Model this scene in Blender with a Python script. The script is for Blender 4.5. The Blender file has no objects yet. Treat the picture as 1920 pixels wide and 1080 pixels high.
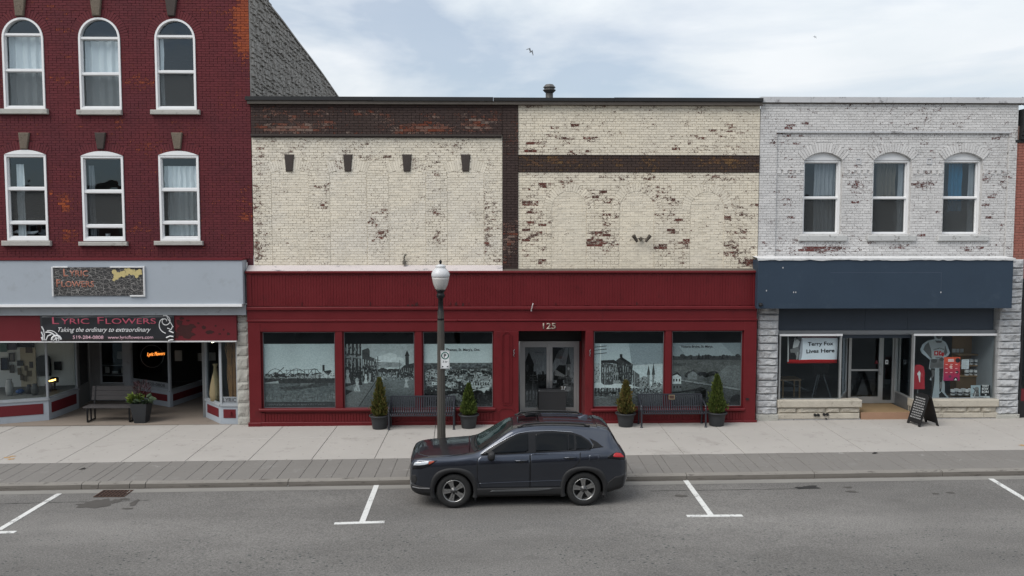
import bpy, bmesh, math, random
import numpy as np
from mathutils import Vector, Matrix
from mathutils.bvhtree import BVHTree

random.seed(7)
RNG = np.random.default_rng(11)
SC = bpy.context.scene
COL = SC.collection
R = math.radians

# ------------------------------------------------------------------ camera
FPX, HORIZ, YAW, CAM_H = 1560.0, 440.0, R(1.2), 5.63
PITCH = math.atan((540 - HORIZ) / FPX)
cam_d = bpy.data.cameras.new('camera')
cam_d.sensor_width = 36.0
cam_d.lens = FPX / 1920 * 36
cam_d.clip_end = 3000
cam = bpy.data.objects.new('camera', cam_d)
cam.location = (0, 0, CAM_H)
cam.rotation_euler = (math.pi / 2 - PITCH, 0, -YAW)
COL.objects.link(cam)
SC.camera = cam

# ------------------------------------------------------------------ sky, sun, exposure
SUN_EL, SUN_AZ = R(50), R(232)          # azimuth measured from +Y towards +X
world = bpy.data.worlds.new('World')
SC.world = world
world.use_nodes = True
wt = world.node_tree
wt.nodes.clear()
def wn(t, **k):
    n = wt.nodes.new(t)
    for a, v in k.items():
        setattr(n, a, v)
    return n
w_out = wn('ShaderNodeOutputWorld')
w_bg = wn('ShaderNodeBackground')
w_bg.inputs['Strength'].default_value = 0.10
w_sky = wn('ShaderNodeTexSky', sky_type='NISHITA', sun_disc=False, sun_elevation=SUN_EL, sun_rotation=SUN_AZ)
w_sky.air_density, w_sky.dust_density, w_sky.ozone_density = 1.0, 0.6, 1.5
w_tc = wn('ShaderNodeTexCoord')
w_map = wn('ShaderNodeMapping')
w_map.inputs['Scale'].default_value = (1.0, 1.0, 3.2)
w_map.inputs['Location'].default_value = (0.35, 0.2, 0.1)
w_n1 = wn('ShaderNodeTexNoise')
w_n1.inputs['Scale'].default_value = 2.3
w_n1.inputs['Detail'].default_value = 7
w_n1.inputs['Roughness'].default_value = 0.52
w_n1.inputs['Distortion'].default_value = 0.35
w_r1 = wn('ShaderNodeValToRGB')
w_r1.color_ramp.elements[0].position = 0.40
w_r1.color_ramp.elements[1].position = 0.58
w_r1.color_ramp.elements[0].color = (0.40, 0.40, 0.40, 1)
w_r1.color_ramp.elements[1].color = (0.97, 0.97, 0.97, 1)
w_n2 = wn('ShaderNodeTexNoise')
w_n2.inputs['Scale'].default_value = 5.5
w_n2.inputs['Detail'].default_value = 5
w_r2 = wn('ShaderNodeValToRGB')
w_r2.color_ramp.elements[0].position = 0.3
w_r2.color_ramp.elements[1].position = 0.75
w_r2.color_ramp.elements[0].color = (7.3, 7.85, 8.25, 1)
w_r2.color_ramp.elements[1].color = (8.6, 8.85, 9.1, 1)
w_mix = wn('ShaderNodeMixRGB')
L = wt.links.new
L(w_tc.outputs['Generated'], w_map.inputs['Vector'])
L(w_map.outputs['Vector'], w_n1.inputs['Vector'])
L(w_map.outputs['Vector'], w_n2.inputs['Vector'])
L(w_n1.outputs['Fac'], w_r1.inputs['Fac'])
L(w_n2.outputs['Fac'], w_r2.inputs['Fac'])
L(w_r1.outputs['Color'], w_mix.inputs['Fac'])
L(w_sky.outputs['Color'], w_mix.inputs['Color1'])
L(w_r2.outputs['Color'], w_mix.inputs['Color2'])
w_sep = wn('ShaderNodeSeparateXYZ'); L(w_tc.outputs['Generated'], w_sep.inputs[0])
w_el = wn('ShaderNodeMapRange')            # overcast sky: brighter towards the zenith
w_el.inputs[1].default_value = 0.0; w_el.inputs[2].default_value = 1.0; w_el.inputs[3].default_value = 0.72; w_el.inputs[4].default_value = 1.32
L(w_sep.outputs[2], w_el.inputs[0])
w_mul = wn('ShaderNodeMixRGB', blend_type='MULTIPLY'); w_mul.inputs['Fac'].default_value = 1.0
L(w_mix.outputs['Color'], w_mul.inputs['Color1']); L(w_el.outputs[0], w_mul.inputs['Color2'])
L(w_mul.outputs['Color'], w_bg.inputs['Color'])
L(w_bg.outputs['Background'], w_out.inputs['Surface'])

sun_d = bpy.data.lights.new('sun', 'SUN')
sun_d.energy = 1.9
sun_d.angle = R(42)
sun_d.color = (1.0, 0.96, 0.9)
sun = bpy.data.objects.new('sun', sun_d)
sv = Vector((math.sin(SUN_AZ) * math.cos(SUN_EL), math.cos(SUN_AZ) * math.cos(SUN_EL), math.sin(SUN_EL)))
sun.rotation_euler = (-sv).to_track_quat('-Z', 'Y').to_euler()
sun.location = (0, -20, 40)
COL.objects.link(sun)

vs = SC.view_settings
vs.view_transform = 'Standard'
vs.look = 'None'
vs.gamma = 1.0
vs.exposure = 0.42
vs.use_curve_mapping = False
SC.render.engine = 'CYCLES'
SC.cycles.max_bounces = 8
SC.cycles.use_denoising = True
SC.cycles.transparent_max_bounces = 12
SC.cycles.caustics_reflective = False
SC.cycles.caustics_refractive = False

# ------------------------------------------------------------------ surveying helpers: photograph pixel -> place on a known plane
_cp, _sp, _cy, _sy = math.cos(PITCH), math.sin(PITCH), math.cos(YAW), math.sin(YAW)
_F = np.array([_sy * _cp, _cy * _cp, -_sp]); _R = np.array([_cy, -_sy, 0.0]); _U = np.cross(_R, _F)
def ray(px, py):
    return _F * FPX + _R * (px - 960) + _U * (540 - py)
YF = 23.75                                   # the row of facades
TILT = 0.004                                 # the street climbs a little to the right
def at(px, py, Y=YF):
    r = ray(px, py); r = r * (Y / r[1])
    return float(r[0]), float(r[2] + CAM_H)
def ax(px, py=440, Y=YF): return at(px, py, Y)[0]
def az(py, px=945, Y=YF): return at(px, py, Y)[1]
def ground(px, py, zb=0.0):
    r = ray(px, py)
    t = (zb - CAM_H) / (r[2] - TILT * r[0])
    return float(r[0] * t), float(r[1] * t)

# ------------------------------------------------------------------ objects
def tag(o, label=None, cat=None, group=None, kind=None):
    if label: o['label'] = label
    if cat: o['category'] = cat
    if group: o['group'] = group
    if kind: o['kind'] = kind
    return o
_OFF = {}                                     # world offset of each object's local frame
def thing(name, label, cat, loc=(0, 0, 0), group=None, rotz=0.0):
    o = bpy.data.objects.new(name, None)
    o.empty_display_size = 0.2
    COL.objects.link(o)
    o.location = loc
    o.rotation_euler = (0, 0, rotz)
    _OFF[o] = Vector(loc)
    return tag(o, label, cat, group)
def link(name, me, parent=None, mat=None, local=False):
    o = bpy.data.objects.new(name, me)
    COL.objects.link(o)
    if mat is not None and len(me.materials) == 0: me.materials.append(mat)
    if parent is not None:
        o.parent = parent
        if not local and parent in _OFF:
            o.matrix_parent_inverse = Matrix.Translation(-_OFF[parent])
    return o
def copy_tree(o, parent=None):
    c = o.copy(); COL.objects.link(c)
    if parent is not None: c.parent = parent
    for ch in list(o.children): copy_tree(ch, c)
    return c

class MB:
    def __init__(s): s.v = []; s.f = []; s.m = []; s.sm = []; s.cur = 0; s.smooth = False
    def add(s, vs_, fs_):
        b = len(s.v); s.v.extend([tuple(p) for p in vs_])
        for f in fs_:
            s.f.append(tuple(b + i for i in f)); s.m.append(s.cur); s.sm.append(s.smooth)
        return s
    def hexa(s, p):                            # 8 corners: bottom 4 then top 4
        return s.add(p, [(3, 2, 1, 0), (4, 5, 6, 7), (0, 1, 5, 4), (1, 2, 6, 5), (2, 3, 7, 6), (3, 0, 4, 7)])
    def box(s, x0, x1, y0, y1, z0, z1):
        return s.hexa([(x0, y0, z0), (x1, y0, z0), (x1, y1, z0), (x0, y1, z0), (x0, y0, z1), (x1, y0, z1), (x1, y1, z1), (x0, y1, z1)])
    def cbox(s, x0, x1, y0, y1, z0, z1, c=0.01):   # box with chamfered front (low-y) edges
        return s.add([(x0 + c, y0, z0 + c), (x1 - c, y0, z0 + c), (x1 - c, y0, z1 - c), (x0 + c, y0, z1 - c),
                      (x0, y0 + c, z0), (x1, y0 + c, z0), (x1, y0 + c, z1), (x0, y0 + c, z1),
                      (x0, y1, z0), (x1, y1, z0), (x1, y1, z1), (x0, y1, z1)],
                     [(0, 1, 2, 3), (0, 4, 5, 1), (1, 5, 6, 2), (2, 6, 7, 3), (3, 7, 4, 0),
                      (4, 8, 9, 5), (5, 9, 10, 6), (6, 10, 11, 7), (7, 11, 8, 4), (11, 10, 9, 8)])
    def obox(s, p, q, a, b, z0, z1, e0=0.0, e1=0.0):   # box along plan segment p->q, from offset a to b to its right-hand side
        p = Vector(p[:2]); q = Vector(q[:2]); d = (q - p).normalized(); n = Vector((d.y, -d.x))
        p = p - d * e0; q = q + d * e1
        c = [p + n * b, q + n * b, q + n * a, p + n * a]
        return s.hexa([(k.x, k.y, z0) for k in c] + [(k.x, k.y, z1) for k in c])
    def prism(s, poly, y0, y1):                # poly: (x,z) points, counter-clockwise seen from -y
        n = len(poly)
        s.add([(x, y0, z) for x, z in poly] + [(x, y1, z) for x, z in poly],
              [tuple(range(n)), tuple(range(2 * n - 1, n - 1, -1))] + [(i + n, (i + 1) % n + n, (i + 1) % n, i) for i in range(n)])
        return s
    def ring(s, po, pi, y0, y1):               # frame between two outlines with the same count
        n = len(po); v = []
        for y in (y0, y1):
            v += [(x, y, z) for x, z in po] + [(x, y, z) for x, z in pi]
        f = []
        for i in range(n):
            j = (i + 1) % n
            f += [(i, j, n + j, n + i), (2 * n + j, 2 * n + i, 3 * n + i, 3 * n + j), (j, i, 2 * n + i, 2 * n + j), (n + i, n + j, 3 * n + j, 3 * n + i)]
        return s.add(v, f)
    def tube(s, p, q, r, n=10, r2=None, cap=True):
        p = Vector(p); q = Vector(q); d = (q - p).normalized()
        a = d.orthogonal().normalized(); b = d.cross(a)
        r2 = r if r2 is None else r2
        v = [p + (a * math.cos(t) + b * math.sin(t)) * r for t in [2 * math.pi * i / n for i in range(n)]]
        v += [q + (a * math.cos(t) + b * math.sin(t)) * r2 for t in [2 * math.pi * i / n for i in range(n)]]
        f = [(i, (i + 1) % n, n + (i + 1) % n, n + i) for i in range(n)]
        if cap: f += [tuple(range(n - 1, -1, -1)), tuple(range(n, 2 * n))]
        return s.add(v, f)
    def path(s, pts, r, n=8):
        pts = [Vector(p) for p in pts]; rings = []
        up = Vector((0.13, 0.21, 1)).normalized()
        for i, p in enumerate(pts):
            d = (pts[min(i + 1, len(pts) - 1)] - pts[max(i - 1, 0)]).normalized()
            a = d.cross(up)
            if a.length < 0.05: a = d.cross(Vector((1, 0, 0)))
            a.normalize(); b = a.cross(d)
            rr = r[i] if isinstance(r, (list, tuple)) else r
            rings.append([p + (a * math.cos(t) + b * math.sin(t)) * rr for t in [2 * math.pi * k / n for k in range(n)]])
        f = []
        for i in range(len(pts) - 1):
            for k in range(n):
                f.append((i * n + k, i * n + (k + 1) % n, (i + 1) * n + (k + 1) % n, (i + 1) * n + k))
        f += [tuple(range(n - 1, -1, -1)), tuple(range((len(pts) - 1) * n, len(pts) * n))]
        return s.add([v for g in rings for v in g], f)
    def lathe(s, prof, c=(0, 0, 0), n=24, flute=0.0):
        v = []; f = []
        for r, z in prof:
            for k in range(n):
                t = 2 * math.pi * k / n
                rr = r * (1 - flute * (k % 2))
                v.append((c[0] + rr * math.cos(t), c[1] + rr * math.sin(t), c[2] + z))
        for i in range(len(prof) - 1):
            for k in range(n):
                f.append((i * n + k, i * n + (k + 1) % n, (i + 1) * n + (k + 1) % n, (i + 1) * n + k))
        f += [tuple(range(n - 1, -1, -1)), tuple(range((len(prof) - 1) * n, len(prof) * n))]
        return s.add(v, f)
    def grid(s, fn, nu, nv, flip=False):
        v = [fn(i / nu, j / nv) for j in range(nv + 1) for i in range(nu + 1)]
        w = nu + 1
        f = [(j * w + i, j * w + i + 1, (j + 1) * w + i + 1, (j + 1) * w + i) for j in range(nv) for i in range(nu)]
        if flip: f = [t[::-1] for t in f]
        return s.add(v, f)
    def mesh(s, name):
        me = bpy.data.meshes.new(name)
        me.from_pydata(s.v, [], s.f)
        if any(s.sm): me.polygons.foreach_set('use_smooth', s.sm)
        if any(s.m): me.polygons.foreach_set('material_index', s.m)
        me.update()
        return me
    def build(s, name, mat, parent=None, local=False, label=None, kind=None):
        me = s.mesh(name)
        for mm in (mat if isinstance(mat, (list, tuple)) else [mat]): me.materials.append(mm)
        o = link(name, me, parent, None, local)
        if label: o['label'] = label
        if kind: o['kind'] = kind
        return o
def box(name, mat, parent, *a, **k): return MB().box(*a).build(name, mat, parent, **k)
def cbox(name, mat, parent, *a, c=0.01, **k): return MB().cbox(*a, c=c).build(name, mat, parent, **k)

# ------------------------------------------------------------------ materials
class NT:
    def __init__(s, name):
        s.m = bpy.data.materials.new(name); s.m.use_nodes = True
        s.t = s.m.node_tree; s.t.nodes.clear()
        s.out = s.n('ShaderNodeOutputMaterial'); s.b = s.n('ShaderNodeBsdfPrincipled')
        s.l(s.b.outputs[0], s.out.inputs[0])
        s.pos = s.n('ShaderNodeNewGeometry').outputs['Position']
    def n(s, t, **k):
        nd = s.t.nodes.new(t)
        for a, v in k.items(): setattr(nd, a, v)
        return nd
    def l(s, a, b): s.t.links.new(a, b)
    def val(s, sock, v):
        if hasattr(v, 'is_linked') or isinstance(v, bpy.types.NodeSocket): s.l(v, sock)
        else: sock.default_value = v
    def noise(s, scale, detail=4, rough=0.5, vec=None, stretch=None, dist=0.0):
        nd = s.n('ShaderNodeTexNoise')
        nd.inputs['Scale'].default_value = scale; nd.inputs['Detail'].default_value = detail
        nd.inputs['Roughness'].default_value = rough; nd.inputs['Distortion'].default_value = dist
        v = vec or s.pos
        if stretch:
            mp = s.n('ShaderNodeMapping'); mp.inputs['Scale'].default_value = stretch; s.l(v, mp.inputs[0]); v = mp.outputs[0]
        s.l(v, nd.inputs['Vector'])
        return nd.outputs['Fac']
    def voro(s, scale, vec=None, feature='F1', stretch=None, out='Distance', dim='3D'):
        nd = s.n('ShaderNodeTexVoronoi', feature=feature, voronoi_dimensions=dim); nd.inputs['Scale'].default_value = scale
        v = vec or s.pos
        if stretch:
            mp = s.n('ShaderNodeMapping'); mp.inputs['Scale'].default_value = stretch; s.l(v, mp.inputs[0]); v = mp.outputs[0]
        s.l(v, nd.inputs['Vector'])
        return nd.outputs[out]
    def attr(s, name, kind='GEOMETRY'):
        return s.n('ShaderNodeAttribute', attribute_name=name, attribute_type=kind)
    def math(s, op, a, b=0.0, c=None, clamp=False):
        nd = s.n('ShaderNodeMath', operation=op, use_clamp=clamp)
        s.val(nd.inputs[0], a); s.val(nd.inputs[1], b)
        if c is not None: s.val(nd.inputs[2], c)
        return nd.outputs[0]
    def step(s, x, a, b, lo=0.0, hi=1.0):
        nd = s.n('ShaderNodeMapRange', interpolation_type='SMOOTHSTEP')
        s.val(nd.inputs[0], x); s.val(nd.inputs[1], a); s.val(nd.inputs[2], b); s.val(nd.inputs[3], lo); s.val(nd.inputs[4], hi)
        return nd.outputs[0]
    def mix(s, f, a, b, blend='MIX'):
        nd = s.n('ShaderNodeMixRGB', blend_type=blend)
        s.val(nd.inputs[0], f)
        for k, c in ((1, a), (2, b)):
            s.val(nd.inputs[k], c if not isinstance(c, tuple) else tuple(c[:3]) + (1,))
        return nd.outputs[0]
    def set(s, color=None, rough=None, metal=None, spec=None, coat=None, bump=None, bump_d=0.01, bump_s=1.0):
        if color is not None: s.val(s.b.inputs['Base Color'], tuple(color[:3]) + (1,) if isinstance(color, tuple) else color)
        if rough is not None: s.val(s.b.inputs['Roughness'], rough)
        if metal is not None: s.val(s.b.inputs['Metallic'], metal)
        if spec is not None: s.val(s.b.inputs['Specular IOR Level'], spec)
        if coat is not None: s.val(s.b.inputs['Coat Weight'], coat); s.b.inputs['Coat Roughness'].default_value = 0.04
        if bump is not None:
            bn = s.n('ShaderNodeBump'); bn.inputs['Distance'].default_value = bump_d; bn.inputs['Strength'].default_value = bump_s
            s.l(bump, bn.inputs['Height']); s.l(bn.outputs[0], s.b.inputs['Normal'])
        return s.m
def simple(name, c, rough=0.6, metal=0.0, var=0.12, scale=3.0, fine=40.0, bump=0.0, spec=0.3, coat=None, stretch=None, dirt=None, dirt_amt=0.5):
    t = NT(name)
    f = t.noise(scale, 5, 0.6, stretch=stretch); g = t.noise(fine, 3, 0.6)
    k = t.math('MULTIPLY_ADD', f, 2 * var, 1 - var)
    k = t.math('MULTIPLY', k, t.math('MULTIPLY_ADD', g, var, 1 - var / 2))
    col = t.mix(1.0, c, k, 'MULTIPLY')
    if dirt:
        d = t.step(t.noise(scale * 1.7, 8, 0.68, stretch=stretch), 0.56, 0.68)
        col = t.mix(t.math('MULTIPLY', d, dirt_amt), col, dirt)
    t.set(col, t.math('MULTIPLY_ADD', f, 0.15, rough - 0.07), metal, spec, coat, bump=g if bump else None, bump_d=bump or 0.01)
    return t.m
def glass(name, tint=(0.95, 0.965, 0.965), refl=1.0, rough=0.015, wave=0.0):
    t = NT(name); t.t.nodes.remove(t.b)
    tr = t.n('ShaderNodeBsdfTransparent'); tr.inputs[0].default_value = tint + (1,)
    gl = t.n('ShaderNodeBsdfGlossy'); gl.inputs['Roughness'].default_value = rough; gl.inputs['Color'].default_value = (0.74, 0.88, 1, 1)
    fr = t.n('ShaderNodeFresnel'); fr.inputs['IOR'].default_value = 1.5
    if wave:
        bn = t.n('ShaderNodeBump'); bn.inputs['Distance'].default_value = wave
        t.l(t.noise(2.2, 1), bn.inputs['Height']); t.l(bn.outputs[0], gl.inputs['Normal'])
    mx = t.n('ShaderNodeMixShader')
    bf = t.n('ShaderNodeNewGeometry').outputs['Backfacing']
    t.l(t.math('MULTIPLY', t.math('MULTIPLY', fr.outputs[0], 1.9 * refl, clamp=True), t.math('SUBTRACT', 1.0, bf)), mx.inputs[0])
    t.l(tr.outputs[0], mx.inputs[1]); t.l(gl.outputs[0], mx.inputs[2]); t.l(mx.outputs[0], t.out.inputs[0])
    return t.m
def emit(name, c, s):
    t = NT(name); t.set((0.05, 0.03, 0.02)); t.b.inputs['Emission Color'].default_value = c + (1,); t.b.inputs['Emission Strength'].default_value = s
    return t.m
def painted_brick(name, paint, paint2, bare1, bare2, speck, amount=0.36, dirt=(0.2, 0.18, 0.15), speck_amt=0.5, rough=0.75):
    t = NT(name)
    peel = t.attr('peel').outputs['Fac']; tint = t.attr('tint').outputs['Fac']
    n1 = t.noise(9, 7, 0.66, stretch=(1, 1, 1.7)); n2 = t.noise(34, 4, 0.6, stretch=(1, 1, 1.6))
    nn = t.math('MULTIPLY_ADD', n2, 0.45, t.math('MULTIPLY', n1, 0.55))
    nn = t.math('MULTIPLY_ADD', t.math('SUBTRACT', nn, 0.5), 1.35, 0.5)
    x = t.math('ADD', nn, t.math('MULTIPLY', peel, amount))
    mask = t.step(x, 0.665, 0.70)
    edge = t.math('SUBTRACT', t.step(x, 0.625, 0.66), mask, clamp=True)
    bare = t.mix(tint, bare1, bare2)
    bare = t.mix(t.step(t.noise(60, 3), 0.45, 0.7), bare, t.mix(1.0, bare, (0.55, 0.5, 0.5), 'MULTIPLY'))
    big = t.noise(0.7, 5, 0.6); streak = t.noise(2.6, 6, 0.65, stretch=(1, 1, 0.22))
    pc = t.mix(t.step(big, 0.35, 0.7), paint, paint2)
    pc = t.mix(1.0, pc, t.math('MULTIPLY_ADD', tint, 0.16, 0.92), 'MULTIPLY')
    pc = t.mix(t.math('MULTIPLY', t.step(streak, 0.5, 0.8), 0.32), pc, dirt)
    sp = t.step(t.noise(20, 6, 0.78, stretch=(1, 1, 2.6)), 0.58, 0.66)
    pc = t.mix(t.math('MULTIPLY', sp, speck_amt), pc, speck)
    col = t.mix(mask, pc, bare)
    col = t.mix(t.math('MULTIPLY', edge, 0.6), col, dirt)
    h = t.math('SUBTRACT', t.math('MULTIPLY', t.noise(55, 4), 0.5), t.math('MULTIPLY', mask, 0.5))
    return t.set(col, t.math('MULTIPLY_ADD', mask, 0.15, rough), 0.0, 0.25, bump=h, bump_d=0.006)

M = {}
def mesh_screen():
    t = NT('insect_screen'); t.t.nodes.remove(t.b); tr = t.n('ShaderNodeBsdfTransparent'); df = t.n('ShaderNodeBsdfDiffuse'); df.inputs[0].default_value = (.10, .105, .105, 1); mx = t.n('ShaderNodeMixShader'); mx.inputs[0].default_value = .32
    t.l(tr.outputs[0], mx.inputs[1]); t.l(df.outputs[0], mx.inputs[2]); t.l(mx.outputs[0], t.out.inputs[0]); return t.m
M['mortar_red'] = simple('mortar_red', (0.078, 0.020, 0.026), 0.85, var=0.2, scale=5)
M['mortar_cream'] = simple('mortar_cream', (0.58, 0.52, 0.42), 0.85, var=0.3, scale=6, dirt=(0.10, 0.09, 0.075), dirt_amt=0.75)
M['mortar_brown'] = simple('mortar_brown', (0.03, 0.02, 0.018), 0.85, var=0.3, scale=5)
M['mortar_white'] = simple('mortar_white', (0.51, 0.50, 0.49), 0.85, var=0.3, scale=6, dirt=(0.08, 0.07, 0.07), dirt_amt=0.75)
M['mortar_pink'] = simple('mortar_pink', (0.3, 0.2, 0.17), 0.85)
M['brick_red'] = painted_brick('maroon_painted_brick', (0.122, 0.022, 0.027), (0.102, 0.0205, 0.027), (0.36, 0.085, 0.03), (0.26, 0.065, 0.035), (0.035, 0.011, 0.014), 0.40, dirt=(0.045, 0.014, 0.018), speck_amt=0.55)
M['brick_cream'] = painted_brick('cream_painted_brick', (0.72, 0.655, 0.54), (0.69, 0.64, 0.555), (0.17, 0.06, 0.045), (0.09, 0.05, 0.04), (0.17, 0.13, 0.10), 0.285, dirt=(0.36, 0.33, 0.27), speck_amt=0.5)
M['brick_cream_warm'] = painted_brick('warm_cream_painted_brick', (0.72, 0.65, 0.525), (0.68, 0.62, 0.515), (0.16, 0.055, 0.042), (0.085, 0.042, 0.034), (0.15, 0.10, 0.075), 0.29, dirt=(0.36, 0.31, 0.24), speck_amt=0.6)
M['brick_brown'] = painted_brick('brown_painted_brick', (0.046, 0.030, 0.027), (0.055, 0.036, 0.031), (0.17, 0.048, 0.026), (0.20, 0.15, 0.125), (0.09, 0.062, 0.052), 0.32, dirt=(0.028, 0.019, 0.017), speck_amt=0.5)
M['brick_ochre'] = painted_brick('ochre_flecked_brown_brick', (0.046, 0.031, 0.027), (0.055, 0.036, 0.03), (0.17, 0.10, 0.045), (0.13, 0.07, 0.04), (0.13, 0.09, 0.055), 0.32, dirt=(0.03, 0.02, 0.018), speck_amt=0.65)
M['brick_white'] = painted_brick('white_painted_brick', (0.62, 0.605, 0.59), (0.57, 0.56, 0.55), (0.15, 0.045, 0.04), (0.10, 0.055, 0.05), (0.11, 0.095, 0.09), 0.30, dirt=(0.31, 0.30, 0.29), speck_amt=0.7)
M['brick_pink'] = painted_brick('plain_red_brick', (0.33, 0.12, 0.09), (0.29, 0.11, 0.085), (0.3, 0.11, 0.08), (0.26, 0.1, 0.08), (0.2, 0.08, 0.06), 0.1)
M['window_white'] = simple('white_window_vinyl', (0.78, 0.78, 0.78), 0.4, var=0.06, scale=4, spec=0.4)
M['old_white'] = simple('old_white_wood', (0.62, 0.62, 0.62), 0.6, var=0.12, dirt=(0.3, 0.29, 0.28))
M['sill_stone'] = simple('sill_limestone', (0.42, 0.41, 0.38), 0.85, var=0.2, bump=0.01, dirt=(0.2, 0.19, 0.17))
M['keystone'] = simple('brown_keystone', (0.16, 0.13, 0.10), 0.85, var=0.3, bump=0.02, dirt=(0.06, 0.05, 0.04))
M['keystone_dark'] = simple('dark_brown_block', (0.055, 0.043, 0.038), 0.7, var=0.2)
M['glass_up'] = glass('window_glass', (0.93, 0.955, 0.965), 1.0, wave=0.004)
M['glass_low'] = glass('shop_glass', (0.93, 0.955, 0.955), 0.6, wave=0.002)
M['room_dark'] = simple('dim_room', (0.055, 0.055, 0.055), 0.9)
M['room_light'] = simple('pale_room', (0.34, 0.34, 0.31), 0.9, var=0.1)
M['room_floor'] = simple('room_floor', (0.10, 0.085, 0.07), 0.6)
M['screen'] = mesh_screen()
M['black'] = simple('black_paint', (0.016, 0.016, 0.017), 0.5)
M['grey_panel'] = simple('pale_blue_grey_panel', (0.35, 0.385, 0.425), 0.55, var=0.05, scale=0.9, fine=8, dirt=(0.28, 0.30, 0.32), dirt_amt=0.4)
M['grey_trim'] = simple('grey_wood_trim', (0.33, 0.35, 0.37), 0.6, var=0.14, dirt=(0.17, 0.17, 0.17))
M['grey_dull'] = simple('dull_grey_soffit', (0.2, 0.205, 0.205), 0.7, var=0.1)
M['red_panel'] = simple('red_wood_panel', (0.125, 0.013, 0.018), 0.5, var=0.1, scale=2)
M['red_store'] = simple('dark_red_storefront_paint', (0.118, 0.0095, 0.0125), 0.45, var=0.16, scale=1.6, fine=18, spec=0.3, dirt=(0.07, 0.008, 0.010), dirt_amt=0.5)
M['coping_black'] = simple('black_metal_coping', (0.022, 0.022, 0.023), 0.45, var=0.25, scale=2)
M['coping_brown'] = simple('brown_metal_coping', (0.10, 0.085, 0.072), 0.6, var=0.3, scale=3)
M['coping_white'] = simple('weathered_white_coping', (0.50, 0.50, 0.51), 0.6, var=0.12, scale=1.2, dirt=(0.10, 0.09, 0.09), dirt_amt=0.85)
M['pink_ledge'] = simple('peeling_pinkish_ledge', (0.50, 0.45, 0.44), 0.75, var=0.1, scale=1.3, stretch=(1, 1, 3), dirt=(0.12, 0.13, 0.145), dirt_amt=0.95)
M['navy'] = simple('navy_canopy_panel', (0.029, 0.047, 0.072), 0.55, var=0.12, scale=1.1, fine=14, dirt=(0.045, 0.065, 0.09), dirt_amt=0.5)
M['navy_dull'] = simple('dull_navy_panel', (0.037, 0.048, 0.064), 0.5, var=0.2, scale=0.9)
M['alu'] = simple('aluminium_frame', (0.42, 0.43, 0.43), 0.38, 0.6, var=0.1)
M['alu_dark'] = simple('dark_aluminium', (0.20, 0.21, 0.22), 0.4, 0.6, var=0.12)
M['rock'] = simple('rock_faced_stone', (0.44, 0.445, 0.45), 0.9, var=0.24, scale=4, fine=30, bump=0.02, dirt=(0.16, 0.16, 0.165), dirt_amt=0.75)
M['rock_warm'] = simple('warm_rock_faced_stone', (0.47, 0.43, 0.36), 0.9, var=0.22, scale=4, fine=30, bump=0.02, dirt=(0.22, 0.19, 0.15), dirt_amt=0.6)
M['rock_pale'] = simple('pale_pier_stone', (0.42, 0.41, 0.37), 0.9, var=0.25, scale=5, fine=35, bump=0.02, dirt=(0.09, 0.085, 0.08), dirt_amt=0.85)
M['rubble'] = simple('grey_rubble_stone', (0.33, 0.31, 0.285), 0.95, var=0.65, scale=5, fine=18, bump=0.03, dirt=(0.07, 0.07, 0.07))
M['rubble_mortar'] = simple('grey_rubble_mortar', (0.33, 0.315, 0.29), 0.95, var=0.3, scale=2)
M['step_wood'] = simple('tan_step', (0.27, 0.185, 0.10), 0.75, var=0.15)
M['step_edge'] = simple('reddish_step_edge', (0.33, 0.2, 0.13), 0.8, var=0.15)
M['dark_metal'] = simple('dark_bench_metal', (0.027, 0.029, 0.037), 0.4, 0.2, var=0.12, spec=0.5)
M['pot'] = simple('charcoal_plastic_pot', (0.03, 0.032, 0.035), 0.5, var=0.15)
M['soil'] = simple('soil', (0.04, 0.03, 0.022), 0.95, var=0.3, bump=0.02, fine=60)
M['weathered_wood'] = simple('weathered_grey_wood', (0.062, 0.057, 0.057), 0.8, var=0.35, scale=3, stretch=(1, 6, 14))
M['black_metal'] = simple('black_metal', (0.014, 0.014, 0.015), 0.4, 0.3)
M['white_paper'] = simple('white_paper', (0.72, 0.73, 0.73), 0.7, var=0.04)
M['cloth_white'] = simple('white_cloth', (0.72, 0.76, 0.77), 0.85, var=0.06)
M['cloth_grey'] = simple('grey_cloth', (0.24, 0.255, 0.27), 0.85, var=0.1)
M['cloth_blue'] = simple('blue_cloth', (0.004, 0.10, 0.19), 0.8, var=0.1)
M['cloth_tan'] = simple('tan_cloth', (0.10, 0.085, 0.065), 0.85, var=0.1)
M['tan_wood'] = simple('tan_wood', (0.32, 0.20, 0.10), 0.6, var=0.2)
M['text_dark'] = simple('dark_lettering', (0.02, 0.02, 0.025), 0.6, var=0.02)
M['text_white'] = simple('white_lettering', (0.78, 0.78, 0.78), 0.6, var=0.02)
M['text_pink'] = simple('pink_lettering', (0.50, 0.10, 0.15), 0.6, var=0.05)
M['text_lpink'] = simple('pale_pink_lettering', (0.66, 0.42, 0.48), 0.6, var=0.05)
M['green_ring'] = simple('green_sign_paint', (0.0, 0.10, 0.075), 0.5, var=0.03)

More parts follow.
